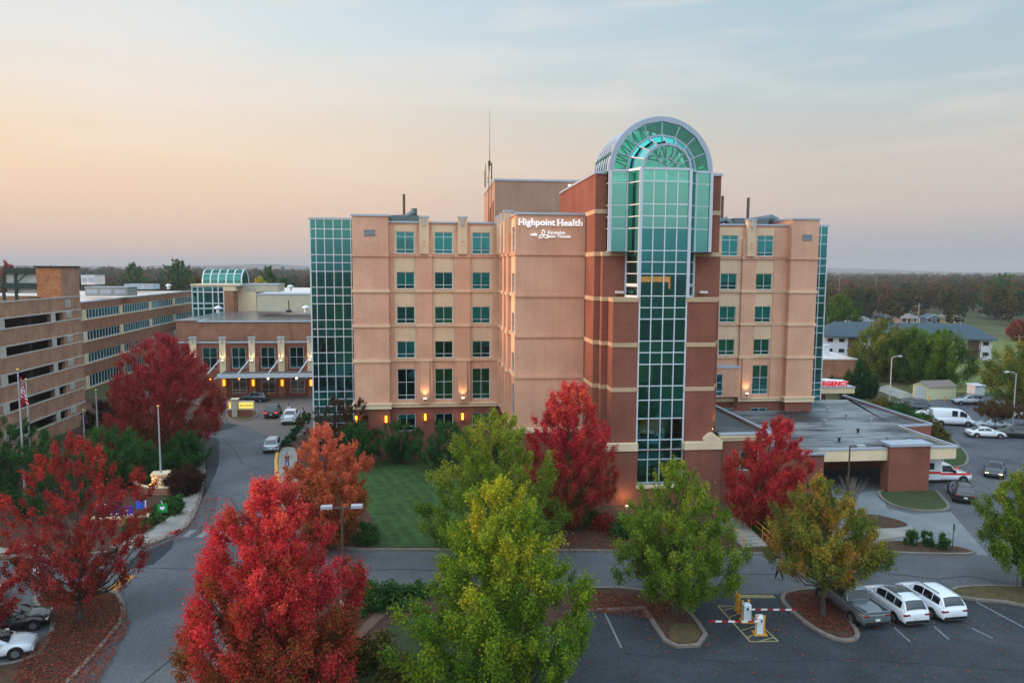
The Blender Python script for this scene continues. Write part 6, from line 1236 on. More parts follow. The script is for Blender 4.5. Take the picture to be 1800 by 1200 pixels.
P = G(262, 872); T = thing('ground_light', 'small warm floodlight on the low curved wall, aimed at the pedestal', 'light', (P.x, P.y + .4, .95), 0); b = MB(); b.box(-.15, .15, -.15, .15, 0, .15); b.build('housing', M_DMET, T); b = MB(); b.box(-.12, .12, -.12, .12, .151, .17); b.build('lens', M_AMBER, T); plight('light_glow', (.25, -.1, .45), 16, (1, .6, .22), .1, T)
# main monument sign, mostly behind the red maple
P = G(214, 926); T = thing('monument_sign', 'blue and violet letter sign on a low brick base, seen through the red maple', 'sign', (P.x, P.y, .1), .22)
b = MB(); b.box(-2.3, 2.2, -.3, .5, 0, .75); b.build('brick_base', M_BROWNB, T); b = MB(); b.box(-2.4, 2.3, -.35, .55, .75, .88); b.build('stone_top', M_STONE, T)
M_VIO = mat('violet_face', (60, 44, 130), .5, var=.05, emit=(70, 50, 170), es=.2); M_BLU = mat('blue_face', (24, 80, 170), .5, var=.05, emit=(30, 90, 200), es=.3); M_WHL = mat('white_outline', (226, 220, 240), .5, var=0, emit=(220, 210, 255), es=.15)
b = MB(); b.box(-2.0, .1, -.05, .15, .95, 2.2); b.build('sign_panel', mat('purple_panel', (60, 34, 66), .6, var=.08), T)
b = MB(); [b.box(-1.9 + .42 * i, -1.6 + .42 * i, -.09, -.051, 2.0, 2.08) for i in range(4)]; [b.box(-1.9 + .5 * i, -1.7 + .5 * i, -.09, -.051, 1.1, 1.17) for i in range(4)]; b.build('outline_bars', M_WHL, T)
b = MB(); b.box(.25, .95, -.1, .1, 1.0, 1.75); b.build('letter_block', M_VIO, T); b = MB(); b.box(.3, .9, -.14, -.101, 1.0, 1.06); b.box(.3, .6, -.14, -.101, 1.35, 1.42); b.build('letter_outline', M_WHL, T)
b = MB(); b.box(1.25, 1.95, -.1, .1, 1.45, 2.15); b.build('letter_block', M_BLU, T); b = MB(); b.box(1.96, 2.02, -.12, .1, 1.4, 2.2); b.build('letter_outline', M_WHL, T)
P = G(241, 930); T = thing('white_post', 'short white post in front of the monument sign', 'post', P, 0); b = MB(); b.tube([(0, 0, 0), (0, 0, .85)], .16, 12); b.build('shaft', M_FRAME, T); b = MB(); b.tube([(0, 0, .85), (0, 0, .95)], [.2, .1], 12); b.build('cap', M_FRAME, T)
P = G(287, 914); T = thing('defibrillator_sign', 'small green sign with a white heart on a leaning post beside the hedge', 'sign', (P.x, P.y, .1), .1)
b = MB(); b.tube([(-.5, 0, 0), (.2, 0, 1.0), (-.25, .3, 1.6)], .035, 6); b.build('post', M_ALU, T); b = MB(); b.box(-.42, .42, -.1, -.06, .65, 1.4); b.build('sign_plate', mat('sign_green', (20, 150, 70), .5, var=.05, emit=(20, 150, 70), es=.03), T, bevel=.02)
hb_ = MB(); pts = []
for i in range(24): t_ = 2 * math.pi * i / 24; pts.append((.0135 * 16 * math.sin(t_) ** 3, -.115, 1.05 + .0135 * (13 * math.cos(t_) - 5 * math.cos(2 * t_) - 2 * math.cos(3 * t_) - math.cos(4 * t_))))
hb_.add(pts, [tuple(range(24))]); hb_.build('heart', M_WHL, T, recalc=False)
# entrance sign on the oval island
P = G(424, 733); T = thing('entrance_sign', 'lit yellow entrance sign on brick base in the oval island', 'sign', (P.x, P.y, .15), .07); T.scale = (1.05, 1, 1.05)
b = MB(); b.box(-1.9, 1.9, -.15, .25, .95, 2.2); b.build('sign_box', M_STONE, T)
b = MB(); b.box(-.2, 1.75, -.19, -.151, 1.2, 2.0); b.build('lit_face', mat('yellow_lit_face', (255, 226, 120), .5, var=.06, scale=2, emit=(255, 220, 90), es=.7), T); b = MB(); b.box(-1.62, -1.38, -.19, -.151, 1.2, 2.0); b.build('lit_face', MATS['yellow_lit_face'], T)
b = MB(); b.box(-1.15, -.45, -.5, .4, 0, 2.45); b.build('stone_pier', M_PALE, T); b = MB(); b.box(-1.3, -.3, -.6, .5, 2.45, 2.6); b.build('cap', M_STONE, T); b = MB(); b.box(-1.75, 1.5, -.1, .2, 0, .9); b.build('brick_base', M_BRICK, T)
text('lettering', 'MAIN ENTRANCE', mat('brown_letter', (120, 84, 30), .6, var=0), T, (.78, -.2, 1.5), size=.3, bold=.008, depth=.008, width=1.75)
# EMERGENCY canopy and the brick clinic behind it
YE = 117.; p0, p1 = AT(1418, 690, YE), AT(1505, 692, YE); T = thing('emergency_canopy', 'beige canopy with red lit lettering beside the glass corner of the hospital', 'canopy', (p0.x, p0.y, 0), PSI * .6)
wE = (p1 - p0).length; zE0, zE1 = AT(1480, 692, YE).z, AT(1480, 682, YE).z
b = MB(); b.box(0, wE, 0, 9, zE0, zE1); b.build('roof_slab', M_STONE, T); b = MB(); b.box(-.1, wE + .1, -.1, 9.1, zE1, zE1 + .16); b.build('coping', M_MET, T)
for x, y in ((wE - 1.2, .8), (wE - 1.2, 8)): b = MB(); b.box(x - .35, x + .35, y - .35, y + .35, 0, zE0); b.build('column', M_BRICK, T)
b = MB(); b.box(wE - 8.3, wE - .9, .25, .4, zE1 + .18, zE1 + .3); b.add([(wE - 4.6, .5, zE1 + .17), (wE - 1.0, .5, zE1 + .17), (wE - 4.6, .5, zE1 + 1.15), (wE - 1.0, .5, zE1 + .95), (wE - 4.6, 2.4, zE1 + 1.15), (wE - 1.0, 2.4, zE1 + .95)], [(0, 1, 3, 2), (2, 3, 5, 4)]); b.build('sign_backing', mat('white_lit_back', (226, 224, 226), .5, var=0, emit=(240, 236, 240), es=.03), T, recalc=False)
text('lettering', 'EMERGENCY', mat('red_letter', (220, 20, 36), .5, var=0, emit=(255, 20, 40), es=.25), T, (wE - 4.1, .2, zE1 + .3), size=1.05, bold=.03, depth=.06, width=6.3)
def boxbuilding(name, label, px0, px1, ytop, Y, d, mw, mr_, cat='building', roof='flat', wins=0, zt=None):
    p0, p1 = AT(px0, 600, Y), AT(px1, 600, Y); w = p1.x - p0.x; zt = zt or AT(px0, ytop, Y).z; T = thing(name, label, cat, (p0.x, Y, 0), 0)
    b = MB(); b.box(0, w, 0, d, 0, zt); b.build('wall', mw, T)
    b = MB(); b.box(-.15, w + .15, -.15, d + .15, zt, zt + .25); b.build('roof', mr_, T)
    for i in range(wins):
        x = w * (i + .5) / wins; b = MB(); b.box(x - .6, x + .6, -.06, .02, zt * .45, zt * .75); f = b.build('window', M_FRAME, T); b = MB(); b.box(x - .5, x + .5, -.08, -.061, zt * .47, zt * .73); b.build('pane', M_CARG, f)
    return T
boxbuilding('clinic_building', 'low brick clinic with white roof edge behind the emergency sign', 1425, 1508, 632, 152, 16, M_BROWNB, M_ROOFL, wins=0)
boxbuilding('clinic_roof_unit', 'white rooftop unit on the low brick clinic', 1449, 1459, 606, 158, 2, M_FRAME, M_FRAME, cat='air unit', zt=6.4)
boxbuilding('storage_container', 'pale beige storage container beside the cypresses', 1514, 1549, 640, 168, 5, mat('container_beige', (172, 168, 140), .7, var=.06), M_PALE, cat='container')
boxbuilding('storage_box', 'small white storage box at the lawn edge behind the silver suv', 1720, 1737, 679, 134, 2.5, M_FRAME, M_FRAME, cat='container')
# pale shed with gable
A_, B_, C_ = G(1609, 697), G(1631, 703), G(1680, 701); dx = (C_ - B_); w = dx.length; an = math.atan2(dx.y, dx.x); T = thing('shed', 'pale yellow metal shed with white roll door and grey gable roof', 'shed', (B_.x, B_.y, 0), an); dpt = 3.6
b = MB(); b.box(0, w, 0, dpt, 0, 2.3); b.add([(0, 0, 2.3), (0, dpt, 2.3), (0, dpt / 2, 3.1), (w, 0, 2.3), (w, dpt, 2.3), (w, dpt / 2, 3.1)], [(0, 2, 1), (3, 4, 5)]); b.build('wall', mat('shed_yellow', (190, 192, 158), .7, var=.05), T)
b = MB(); b.add([(-.2, -.2, 2.24), (w + .2, -.2, 2.24), (w + .2, dpt / 2, 3.18), (-.2, dpt / 2, 3.18), (-.2, dpt + .2, 2.24), (w + .2, dpt + .2, 2.24)], [(0, 1, 2, 3), (3, 2, 5, 4)]); b.build('roof', mat('shed_roof', (112, 104, 100), .7, var=.1), T)
b = MB(); b.box(-.05, -.001, .7, 2.9, 0, 2.0); b.build('roll_door', M_FRAME, T)
for px, py in ((1633, 705), (1661, 706)): P = G(px, py); T = thing('bollard', 'short yellow bollard in front of the pale shed, ' + ('left' if px < 1650 else 'right') + ' one', 'bollard', P, 0, 'bollards at the shed'); b = MB(); b.tube([(0, 0, 0), (0, 0, .9)], .09, 8); b.ball((0, 0, .9), .09, 6); b.build('post', M_YR, T)
# apartment block
p0, p1 = G(1448, 626), G(1742, 634); dx = p1 - p0; wA = dx.length; T = thing('apartment_block', 'long two-storey white apartment block under a dark blue grey roof', 'building', p0, math.atan2(dx.y, dx.x)); zA = 5.6
M_WSID = mat('white_siding', (178, 186, 200), .8, var=.08, scale=1, stretch=(.2, .2, 6)); M_SLATE = mat('slate_shingle', (52, 72, 84), .85, var=.22, scale=1.4, stretch=(1, 1, 4))
b = MB(); b.box(0, wA, 0, 12, 0, zA); b.build('wall', M_WSID, T)
b = MB(); b.add([(-1, -1.2, zA - .1), (wA + 1, -1.2, zA - .1), (wA - 3.5, 6, zA + 3.3), (3.5, 6, zA + 3.3), (wA + 1, 13.2, zA - .1), (-1, 13.2, zA - .1)], [(0, 1, 2, 3), (1, 4, 2), (4, 5, 3, 2), (5, 0, 3)]); b.add([(-1, -1.2, zA - .1), (wA + 1, -1.2, zA - .1), (wA + 1, -1.2, zA - .4), (-1, -1.2, zA - .4)], [(0, 1, 2, 3)]); b.build('roof', M_SLATE, T)
M_STAIR = mat('stair_brown', (70, 56, 52), .8, var=.1)
for i in range(14):
    x = wA * (i + .5) / 14
    if i in (2, 7, 12):
        b = MB(); b.box(x - 1.3, x + 1.3, -.1, -.02, 0, zA - .5); b.box(x - 1.4, x + 1.4, -1.1, 0, 2.55, 2.7); b.bar((x - 1.2, -1, 0), (x - 1.2, -1, zA - .5), .14); b.bar((x + 1.2, -1, 0), (x + 1.2, -1, zA - .5), .14); b.bar((x - 1.2, -.8, .1), (x + 1.2, -.8, 2.6), .18); b.build('balcony', M_STAIR, T); continue
    for z in (1.1, 3.8): b = MB(); b.box(x - .75, x + .75, -.05, -.01, z, z + 1.1); f = b.build('window', M_FRAME, T); b = MB(); b.box(x - .68, x + .68, -.07, -.051, z + .07, z + 1.03); b.build('pane', M_CARG, f)
# bungalows
def bungalow(px0, px1, yb, roofc, wallc, label, h=2.7, porch=True, i=0):
    p0, p1 = G(px0, yb), G(px1, yb); w = p1.x - p0.x; T = thing('bungalow', label, 'house', (p0.x, p0.y, 0), 0); d = w * .9
    mw = mat('siding_%d%d%d' % wallc, wallc, .8, var=.05); b = MB(); b.box(0, w, 0, d, 0, h); b.add([(0, 0, h), (w, 0, h), (w / 2, 0, h + w * .2)], [(0, 1, 2)]); b.build('wall', mw, T)
    b = MB(); e = .5; zr = h + w * .2 + .15
    b.add([(-e, -e, h - .15), (w / 2, -e, zr), (w / 2, d, zr), (-e, d, h - .15), (w + e, -e, h - .15), (w + e, d, h - .15)], [(0, 1, 2, 3), (1, 4, 5, 2)]); b.add([(-e, -e - .02, h - .15), (w / 2, -e - .02, zr), (w / 2, -e - .02, zr - .35), (-e, -e - .02, h - .5), (w + e, -e - .02, h - .15), (w + e, -e - .02, h - .5)], [(0, 1, 2, 3), (1, 4, 5, 2)], 1)
    b.build('roof', [mat('shingle_%d%d%d' % roofc, roofc, .9, var=.15), M_FRAME], T, recalc=False)
    for q in (.22, .78): b = MB(); b.box(w * q - .7, w * q + .7, -.06, -.01, .9, 2.1); b.build('window', M_CARG, T)
    b = MB(); b.box(w / 2 - .45, w / 2 + .45, -.06, -.01, 0, 2.1); b.build('door', M_STAIR, T)
    if porch:
        for q in (0, .33, .66, 1): b = MB(); b.box(w * q - .12, w * q + .12, -1.2, -1.0, 0, h - .1); b.build('porch_post', M_FRAME, T)
        b = MB(); b.box(-.3, w + .3, -1.4, 0, h - .12, h); b.build('porch_roof', M_FRAME, T)
bungalow(1496, 1530, 574, (34, 42, 50), (170, 182, 196), 'white bungalow with near black roof, leftmost of the far row', porch=False)
bungalow(1514, 1543, 564, (96, 90, 84), (182, 170, 160), 'pale bungalow behind the near black roof', porch=True)
bungalow(1555, 1581, 567, (70, 84, 88), (120, 138, 142), 'grey green bungalow between two pale ones', porch=False)
bungalow(1582, 1612, 569, (150, 136, 128), (196, 172, 164), 'pinkish white bungalow with porch posts in the far row', porch=True)
bungalow(1628, 1654, 569, (84, 98, 110), (120, 132, 146), 'blue grey bungalow right of the porch bungalow', porch=False)
bungalow(1658, 1688, 570, (120, 116, 100), (184, 164, 126), 'tan bungalow at the right end of the far row', porch=False)
boxbuilding('warehouse', 'long white flat warehouse in the wood on the horizon', 1467, 1524, 511, 640, 20, mat('white_far', (200, 200, 196), .8, var=.05), M_ROOFL, zt=7)
# power poles and cable
tops = [(1440, 520), (1492, 529), (1555, 534), (1615, 532), (1700, 547), (1800, 553)]
for i, (px, top, yb) in enumerate(((1476, 488, 600), (1540, 490, 600), (1592, 492, 600), (1616, 533, 575))):
    Y = 470 if i < 3 else 300; p = AT(px, top, Y); T = thing('power_pole', 'tall thin power pole above the far wood, ' + ('leftmost', 'middle one', 'rightmost', 'short one at the bungalows')[i], 'pole', (p.x, p.y, 0), 0, 'power poles'); b = MB(); b.tube([(0, 0, 0), (0, 0, p.z)], .22, 6); b.build('pole', M_WOODP, T); b = MB(); b.bar((-1.6, 0, p.z - 1), (1.6, 0, p.z - 1), .22); b.build('crossarm', M_WOODP, T)
b = MB(); pts = []
for i in range(len(tops) - 1):
    a, c = AT(tops[i][0], tops[i][1], 290), AT(tops[i + 1][0], tops[i + 1][1], 290)
    for k in range(6): t_ = k / 6; p = a.lerp(c, t_); p.z -= .5 * math.sin(math.pi * t_); pts.append(p)
b.tube(pts, .07, 4); o = b.build('power_cable', M_DMET); tag(o, 'sagging power cable crossing in front of the far wood', 'cable')
# ================================================================== barrier gates
M_YB = mat('yellow_bollard', (190, 140, 50), .6, var=.12, scale=5); M_GATE = mat('gate_white', (190, 202, 212), .5, var=.05)
def bollard(px, py, h, label): P = G(px, py); T = thing('bollard', label, 'bollard', (P.x, P.y, .02), 0, 'yellow bollards at the barrier gates'); b = MB(); b.tube([(0, 0, 0), (0, 0, h)], .085, 12); b.ball((0, 0, h), .085, 8); b.build('post', M_YB, T); b = MB(); b.tube([(0, 0, 0), (0, 0, .04)], .14, 12); b.build('base', M_YB, T)
for px, py, h, l in ((1294, 1073, 1.25, 'yellow bollard furthest from the camera at the gates'), (1298, 1078, 1.25, 'yellow bollard paired with the furthest one'), (1304, 1088, 1.2, 'yellow bollard left of the farther gate box'), (1315, 1084, 1.1, 'yellow bollard behind the farther gate box'), (1331, 1115, 1.2, 'yellow bollard left of the nearer gate box'), (1342, 1116, 1.2, 'yellow bollard right of the nearer gate box')): bollard(px, py, h, l)
def gate(px, py, s, L_, label):
    P = G(px, py); T = thing('barrier_gate', label, 'barrier gate', (P.x, P.y, .02), 0)
    b = MB(); b.box(-.24, .24, -.2, .2, .08, 1.12); b.add([(-.26, -.22, 1.12), (.26, -.22, 1.12), (.26, .22, 1.12), (-.26, .22, 1.12), (-.14, -.1, 1.24), (.14, -.1, 1.24), (.14, .1, 1.24), (-.14, .1, 1.24)], [(0, 1, 5, 4), (1, 2, 6, 5), (2, 3, 7, 6), (3, 0, 4, 7), (4, 5, 6, 7)]); b.build('cabinet', M_GATE, T, bevel=.012)
    b = MB(); b.box(-.4, .4, -.3, .32, 0, .08); b.build('base_frame', M_YB, T)
    b = MB(); n = 8; x0 = s * .05
    for i in range(n):
        xa, xb_ = x0 + s * L_ * i / n, x0 + s * L_ * (i + 1) / n; b.box(min(xa, xb_), max(xa, xb_), -.29, -.245, .88, .98, 1 if i % 2 else 0)
    b.build('boom', [mat('boom_white', (206, 214, 216), .5, var=.05), mat('boom_red', (150, 24, 38), .5, var=.05)], T)
    b = MB(); b.tube([(0, -.24, .93), (0, -.21, .93)], .08, 12); b.build('pivot', M_DMET, T)
gate(1312, 1092, 1, 3.1, 'white barrier gate box with boom to the right, farther of two'); gate(1335, 1114, -1, 3.2, 'white barrier gate box with boom to the left, nearer of two')
P = G(1064, 1034); T = thing('storm_drain', 'dark storm drain grate in the road edge left of the green tree', 'drain', (P.x, P.y, .03), 0); b = MB(); b.box(-.6, .6, -.2, .2, 0, .02); b.build('frame', M_DMET, T); b = MB(); [b.box(-.55 + .12 * i, -.49 + .12 * i, -.16, .16, .021, .03) for i in range(9)]; b.build('grate', M_TRIM, T)
# foot of the tower: floodlight
P = UV(18.2, 66.0); T = thing('ground_floodlight', 'lit ground floodlight washing the brick foot of the tower', 'floodlight', (P.x, P.y, .14), 0)
b = MB(); b.tube([(0, 0, 0), (0, 0, .3)], .1, 8); b.build('housing', M_ALU, T); b = MB(); b.tube([(0, 0, .3), (0, 0, .34)], .14, 10); b.build('lens', M_LAMPW, T); plight('floodlight_glow', (0, .4, .9), 60, (1, .55, .22), .1, T)
# ================================================================== hospital sign letters
M_SIGN = mat('sign_letter_white', (236, 238, 240), .5, var=0, emit=(255, 255, 255), es=.35)
sg = thing('hospital_sign', 'white serif lettering with a small looped emblem high on the central rose wall', 'sign', UV(12.2, 74.9, 26), PSI)
def SX(px, py): u, z = BV(px, py, 74.9); return u - 12.2, z - 26
def serifword(word, px0, px1, ybase, ytop, bold, serif=True):
    x0, zb_ = SX(px0, ybase); x1, zt_ = SX(px1, ytop); hh = zt_ - zb_; me = textmesh(word, hh / .70, bold, .05, 'LEFT', 1.06); xs = [v.co.x for v in me.vertices]; sx = (x1 - x0) / (max(xs) - min(xs))
    me.materials.clear(); me.materials.append(M_SIGN)
    if serif:                                            # slab serifs under and over the stems, found from the glyph outlines
        bm = bmesh.new(); bm.from_mesh(me); vs = [v.co.copy() for v in bm.verts]; H_ = hh
        def stems(z, tol):
            g_ = sorted(set(round(v.x, 4) for v in vs if abs(v.y - z) < tol)); out = []
            for a in g_:
                if out and a - out[-1][1] < H_ * .26: out[-1][1] = a
                else: out.append([a, a])
            return [o for o in out if .03 * H_ < o[1] - o[0] < H_ * .34]
        def slabq(a, c, z, t_):
            w_ = .09 * H_; ps = [(a - w_, z), (c + w_, z), (c + w_, z + t_), (a - w_, z + t_)]; q = [bm.verts.new((x, y, .052)) for x, y in ps]; bm.faces.new(q)
        for a, c in stems(-bold, .012 * H_ + bold): slabq(a, c, -bold, .11 * H_)
        for a, c in stems(H_ + bold * .3, .03 * H_): slabq(a, c - .0, H_ - .07 * H_, .11 * H_)
        bm.to_mesh(me); bm.free()
    o = bpy.data.objects.new('word', me); COL.objects.link(o); o.parent = sg; o.rotation_euler = (math.pi / 2, 0, 0); o.location = (x0 - min(xs) * sx, 0, zb_); o.scale = (sx, 1, 1)
    if serif:
        o2 = o.copy(); COL.objects.link(o2); o2.parent = sg; o2.location.x += .035; o2.location.y -= .003
serifword('Highpoint', 911.6, 975.5, 395.6, 385.2, .014, True); serifword('Health', 979.5, 1023.4, 396.8, 386.4, .014, True)
serifword('with', 932, 944.2, 414.6, 409.6, .012, False)
serifword('Ascension', 962.5, 993.5, 411.2, 406.0, .008, False); serifword('Saint Thomas', 962, 1003, 417.8, 412.6, .008, False)
b = MB(); cx, cz = SX(955.2, 413.5)
for k in range(3):                                       # three interlaced loops
    an = math.pi / 2 + k * 2.0944; r0 = .27; pts = []
    for i in range(15): t_ = 2 * math.pi * i / 14; lx, lz = r0 + .27 * math.cos(t_), .145 * math.sin(t_); pts.append((cx + (lx * math.cos(an) - lz * math.sin(an)) * .95, -.04, cz + (lx * math.sin(an) + lz * math.cos(an)) * .95))
    b.tube(pts, .055, 5, cap=False)
b.build('emblem', M_SIGN, sg, recalc=False)
# ================================================================== rooftop plant and mast
def rooft(name, label, u, v, z, cat): return thing(name, label, cat, UV(u, v, z), PSI)
M_DUCT = mat('galvanised_duct', (92, 106, 110), .5, .3, var=.15, scale=1.5); M_RUST = mat('rusty_stack', (96, 74, 66), .7, var=.15)
T = rooft('rooftop_ducts', 'grey ducts with one rusty stack on the left wing roof', -3.5, 93.5, 27.36, 'ducts')
b = MB(); b.box(-1.4, 2.3, 0, 2.5, .0, 1.7); b.box(-1.3, -.4, -.02, 0, .3, .9, 1); b.box(.2, 1.6, -.02, 0, .3, .9, 1); b.build('housing', [M_DUCT, M_DMET], T)
b = MB(); b.tube([(-1.3, .8, 1.3), (.6, .4, 1.4), (1.6, .4, 2.1)], .45, 10); b.build('duct', M_DUCT, T); b = MB(); b.tube([(1.5, .8, 1.4), (1.5, .8, 2.6)], .42, 10); b.build('vent_pipe', M_DUCT, T); b = MB(); b.tube([(.25, 1.4, 1.2), (.25, 1.4, 4.4)], .17, 8); b.build('stack', M_RUST, T)
T = rooft('rooftop_ducts', 'grey ducts with two tall stacks on the right wing roof', 41.5, 95.0, 27.36, 'ducts')
b = MB(); b.box(-1.5, 3.2, 0, 2.5, 0, 2.0); b.build('housing', M_DUCT, T); b = MB(); b.tube([(-3.6, .5, .1), (-3.6, .5, 1.5), (-2.6, .5, 1.8), (-1.5, .5, 1.0)], .42, 10); b.build('duct', M_DUCT, T); b = MB(); b.tube([(-4.3, 1.5, 0), (-4.3, 1.5, 2.9)], [.6, .75], 12); b.tube([(-4.3, 1.5, 2.9), (-4.3, 1.5, 3.2)], .85, 12); b.build('fan_cowl', M_DUCT, T)
for x, hh in ((-2.7, 5.0), (.9, 4.8)): b = MB(); b.tube([(x, 1.4, 1.0), (x, 1.4, hh)], .2, 8); b.build('stack', M_RUST, T)
b = MB(); b.tube([(-1.4, .6, 1.2), (1.5, .6, 1.7), (3.9, .6, 2.1), (4.6, .6, 1.7)], .5, 10); b.build('duct', M_DUCT, T)
um, _ = BV(860.5, 400, 93.5); zt = BV(860.5, 192, 93.5)[1]
T = rooft('antenna_mast', 'thin lattice radio mast standing beside the rooftop penthouse', um, 93.5, 27.36, 'mast'); hm_ = zt - 27.36
b = MB()
for k in range(3):
    an = k * 2.0944; b.tube([(.22 * math.cos(an), .22 * math.sin(an), 0), (.22 * math.cos(an), .22 * math.sin(an), hm_ * .56)], .035, 5)
for i in range(34):
    z = hm_ * .56 * i / 34; a0, a1 = (i % 3) * 2.0944, ((i + 1) % 3) * 2.0944; b.bar((.22 * math.cos(a0), .22 * math.sin(a0), z), (.22 * math.cos(a1), .22 * math.sin(a1), z + hm_ * .56 / 34), .025)
b.build('lattice', M_RUST, T, recalc=False)
b = MB(); b.tube([(0, 0, hm_ * .5), (0, 0, hm_ * .72), (0, 0, hm_)], [.05, .035, .018], 6); b.build('whip', M_RUST, T)
b = MB(); b.tube([(-.5, 0, hm_ * .35), (-.5, 0, hm_ * .55)], .045, 6); b.bar((-.5, 0, hm_ * .40), (0, 0, hm_ * .40), .05); b.bar((-.5, 0, hm_ * .43), (0, 0, hm_ * .43), .05); b.tube([(-.62, 0, hm_ * .36), (-.62, 0, hm_ * .50)], .04, 6); b.tube([(.28, 0, hm_ * .42), (.28, 0, hm_ * .56)], .05, 6); b.box(-.18, .12, -.12, .12, hm_ * .535, hm_ * .575); b.build('antenna', M_DMET, T)
# ================================================================== people
def skin(name, verts, edges, rad, m, parent, root=0, sub=1):
    me = bpy.data.meshes.new(name); me.from_pydata(verts, edges, []); me.materials.append(m); o = bpy.data.objects.new(name, me); COL.objects.link(o); o.parent = parent
    bm = bmesh.new(); bm.from_mesh(me); ly = bm.verts.layers.skin.verify(); bm.verts.ensure_lookup_table()
    for i, v in enumerate(bm.verts):
        r = rad[i]; v[ly].radius = (r, r) if not isinstance(r, tuple) else r; v[ly].use_root = (i == root)
    bm.to_mesh(me); bm.free(); s = o.modifiers.new('skin', 'SKIN'); s.use_smooth_shade = True; u = o.modifiers.new('sub', 'SUBSURF'); u.levels = u.render_levels = sub; return o
M_SKIN = mat('skin', (150, 104, 84), .6, var=.05)
def person(px, py, rz, label, shirt, trousers, hair, step=.0, cap=None, pack=None):
    P = G(px, py); T = thing('person', label, 'person', (P.x, P.y, .03), rz); s = step
    V_ = [(0, 0, .95), (0, 0, 1.15), (0, 0, 1.38), (0, 0, 1.5), (0, .02, 1.62), (0, .03, 1.72)]; R_ = [(.15, .11), (.14, .10), (.17, .10), .06, .085, .075]; E_ = [(0, 1), (1, 2), (2, 3), (3, 4), (4, 5)]
    for sd in (-1, 1):
        k = len(V_); V_ += [(sd * .1, 0, .88), (sd * .11, s * sd * .22, .5), (sd * .11, s * sd * .4 - .02, .09), (sd * .12, s * sd * .4 + .13, .04)]; R_ += [.085, .06, .04, .035]; E_ += [(0, k), (k, k + 1), (k + 1, k + 2), (k + 2, k + 3)]
        k = len(V_); V_ += [(sd * .19, 0, 1.4), (sd * .25, -s * sd * .1, 1.14), (sd * .26, -s * sd * .15 + .06, .9), (sd * .26, -s * sd * .15 + .08, .83)]; R_ += [.055, .042, .03, .028]; E_ += [(2, k), (k, k + 1), (k + 1, k + 2), (k + 2, k + 3)]
        hx, hy, hz = V_[-1]
        for q in range(5):
            k2 = len(V_); V_ += [(hx + (q - 2) * .008, hy + (q - 2) * .016 + (.03 if q == 4 else 0), hz - (.05 if q < 4 else .02)), (hx - sd * .015, hy + (q - 2) * .018 + (.045 if q == 4 else .01), hz - (.10 if q in (1, 2) else .085 if q < 4 else .045))]; R_ += [.009, .007]; E_ += [(k + 3, k2), (k2, k2 + 1)]
    skin('body', V_, E_, R_, M_SKIN, T)
    sv = [(0, 0, .98), (0, 0, 1.15), (0, 0, 1.38), (0, 0, 1.47)]; sr = [(.17, .13), (.16, .12), (.185, .12), .08]; se = [(0, 1), (1, 2), (2, 3)]
    for sd in (-1, 1): k = len(sv); sv += [(sd * .19, 0, 1.4), (sd * .25, -s * sd * .1, 1.14), (sd * .258, -s * sd * .14 + .05, .96)]; sr += [.07, .058, .045]; se += [(2, k), (k, k + 1), (k + 1, k + 2)]
    skin('shirt', sv, se, sr, shirt, T)
    tv = [(0, 0, .97)]; tr_2 = [(.165, .125)]; te = []
    for sd in (-1, 1): k = len(tv); tv += [(sd * .1, 0, .86), (sd * .11, s * sd * .22, .5), (sd * .11, s * sd * .4 - .02, .12)]; tr_2 += [.1, .075, .055]; te += [(0, k), (k, k + 1), (k + 1, k + 2)]
    skin('trousers', tv, te, tr_2, trousers, T)
    b = MB(); b.ball((0, -.005, 1.72), .105, 8, sz=1.0); b.build('cap' if cap else 'hair', cap or hair, T)
    b = MB(); b.ball((.03, .095, 1.68), .012, 4); b.ball((-.03, .095, 1.68), .012, 4); b.build('eyes', M_TRIM, T)
    if pack: b = MB(); b.box(.08, .3, -.18, .02, .95, 1.35); b.build('bag', pack, T, bevel=.03)
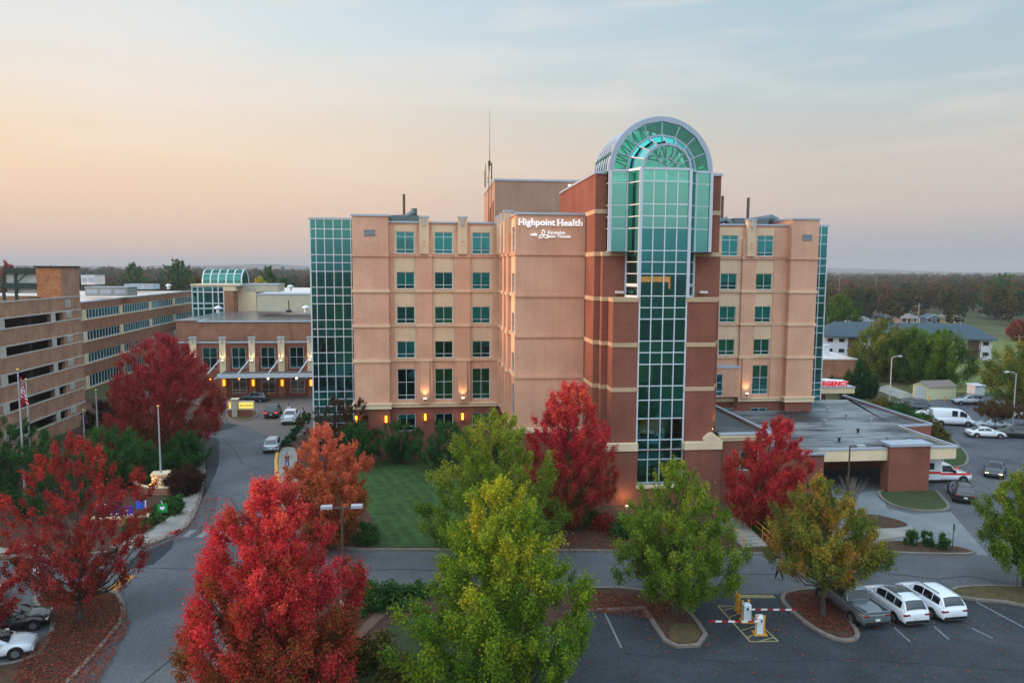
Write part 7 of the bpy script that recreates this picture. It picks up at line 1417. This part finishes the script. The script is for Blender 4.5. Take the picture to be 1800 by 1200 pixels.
M_DHAIR = mat('dark_hair', (26, 20, 18), .8, var=.1); M_WSH = mat('white_shirt', (206, 214, 230), .9, var=.04); M_LBL = mat('light_blue_shirt', (150, 182, 214), .9, var=.05); M_SCR = mat('blue_scrubs', (60, 84, 160), .9, var=.06); M_BLKC = mat('black_cloth', (18, 20, 26), .9, var=.1); M_PNK = mat('maroon_top', (110, 44, 60), .9, var=.08)
person(508, 730, 2.6, 'person in a white shirt standing between the two pickup trucks', M_WSH, M_BLKC, M_DHAIR)
person(533, 737, .4, 'person in a light blue shirt and dark trousers beside the white pickup truck', M_LBL, M_BLKC, M_DHAIR, step=.3, pack=M_BLKC)
person(505, 822, 3.0, 'person with a bright blue cap and blue trousers on the walk by the yellow kerb', M_PNK, M_SCR, M_DHAIR, step=.4, cap=mat('bright_blue_cap', (30, 120, 200), .8, var=.05))
person(1369, 1019, 1.5, 'person in dark clothes walking behind the orange and green maple', M_BLKC, M_BLKC, M_DHAIR, step=.6)
# low dark hedge strip between drive and hospital
b0, b1 = G(505, 785), G(540, 738)
for i in range(7):
    p = b0.lerp(b1, i / 6); shrub('hedge_plant', ('dark hedge plant nearest the yellow kerb', 'dark hedge plant second from the yellow kerb', 'dark hedge plant third from the yellow kerb', 'dark hedge plant in the middle of the drive hedge', 'dark hedge plant third from the white pickup', 'dark hedge plant second from the white pickup', 'dark hedge plant next to the white pickup')[i], (p.x, p.y, .12), 1.0, .7, .9, LM_DKG, 300 + i, n=900, K=12, trend=.2, leaf=.15, group='hedge along the entrance drive')
# ------------------------------------------------------------------ evening haze
hm = newmat('haze_air'); t = hm.node_tree; o_ = t.nodes.new('ShaderNodeOutputMaterial'); pv_ = t.nodes.new('ShaderNodeVolumePrincipled')
pv_.inputs['Color'].default_value = (.46, .53, .60, 1); pv_.inputs['Density'].default_value = .0002; pv_.inputs['Anisotropy'].default_value = .0
t.links.new(pv_.outputs[0], o_.inputs['Volume'])
b = MB(); b.box(-9300, 9300, -9300, 9300, -4, 112); hz = b.build('haze', hm); tag(hz, 'thin evening haze', 'haze', kind='stuff')
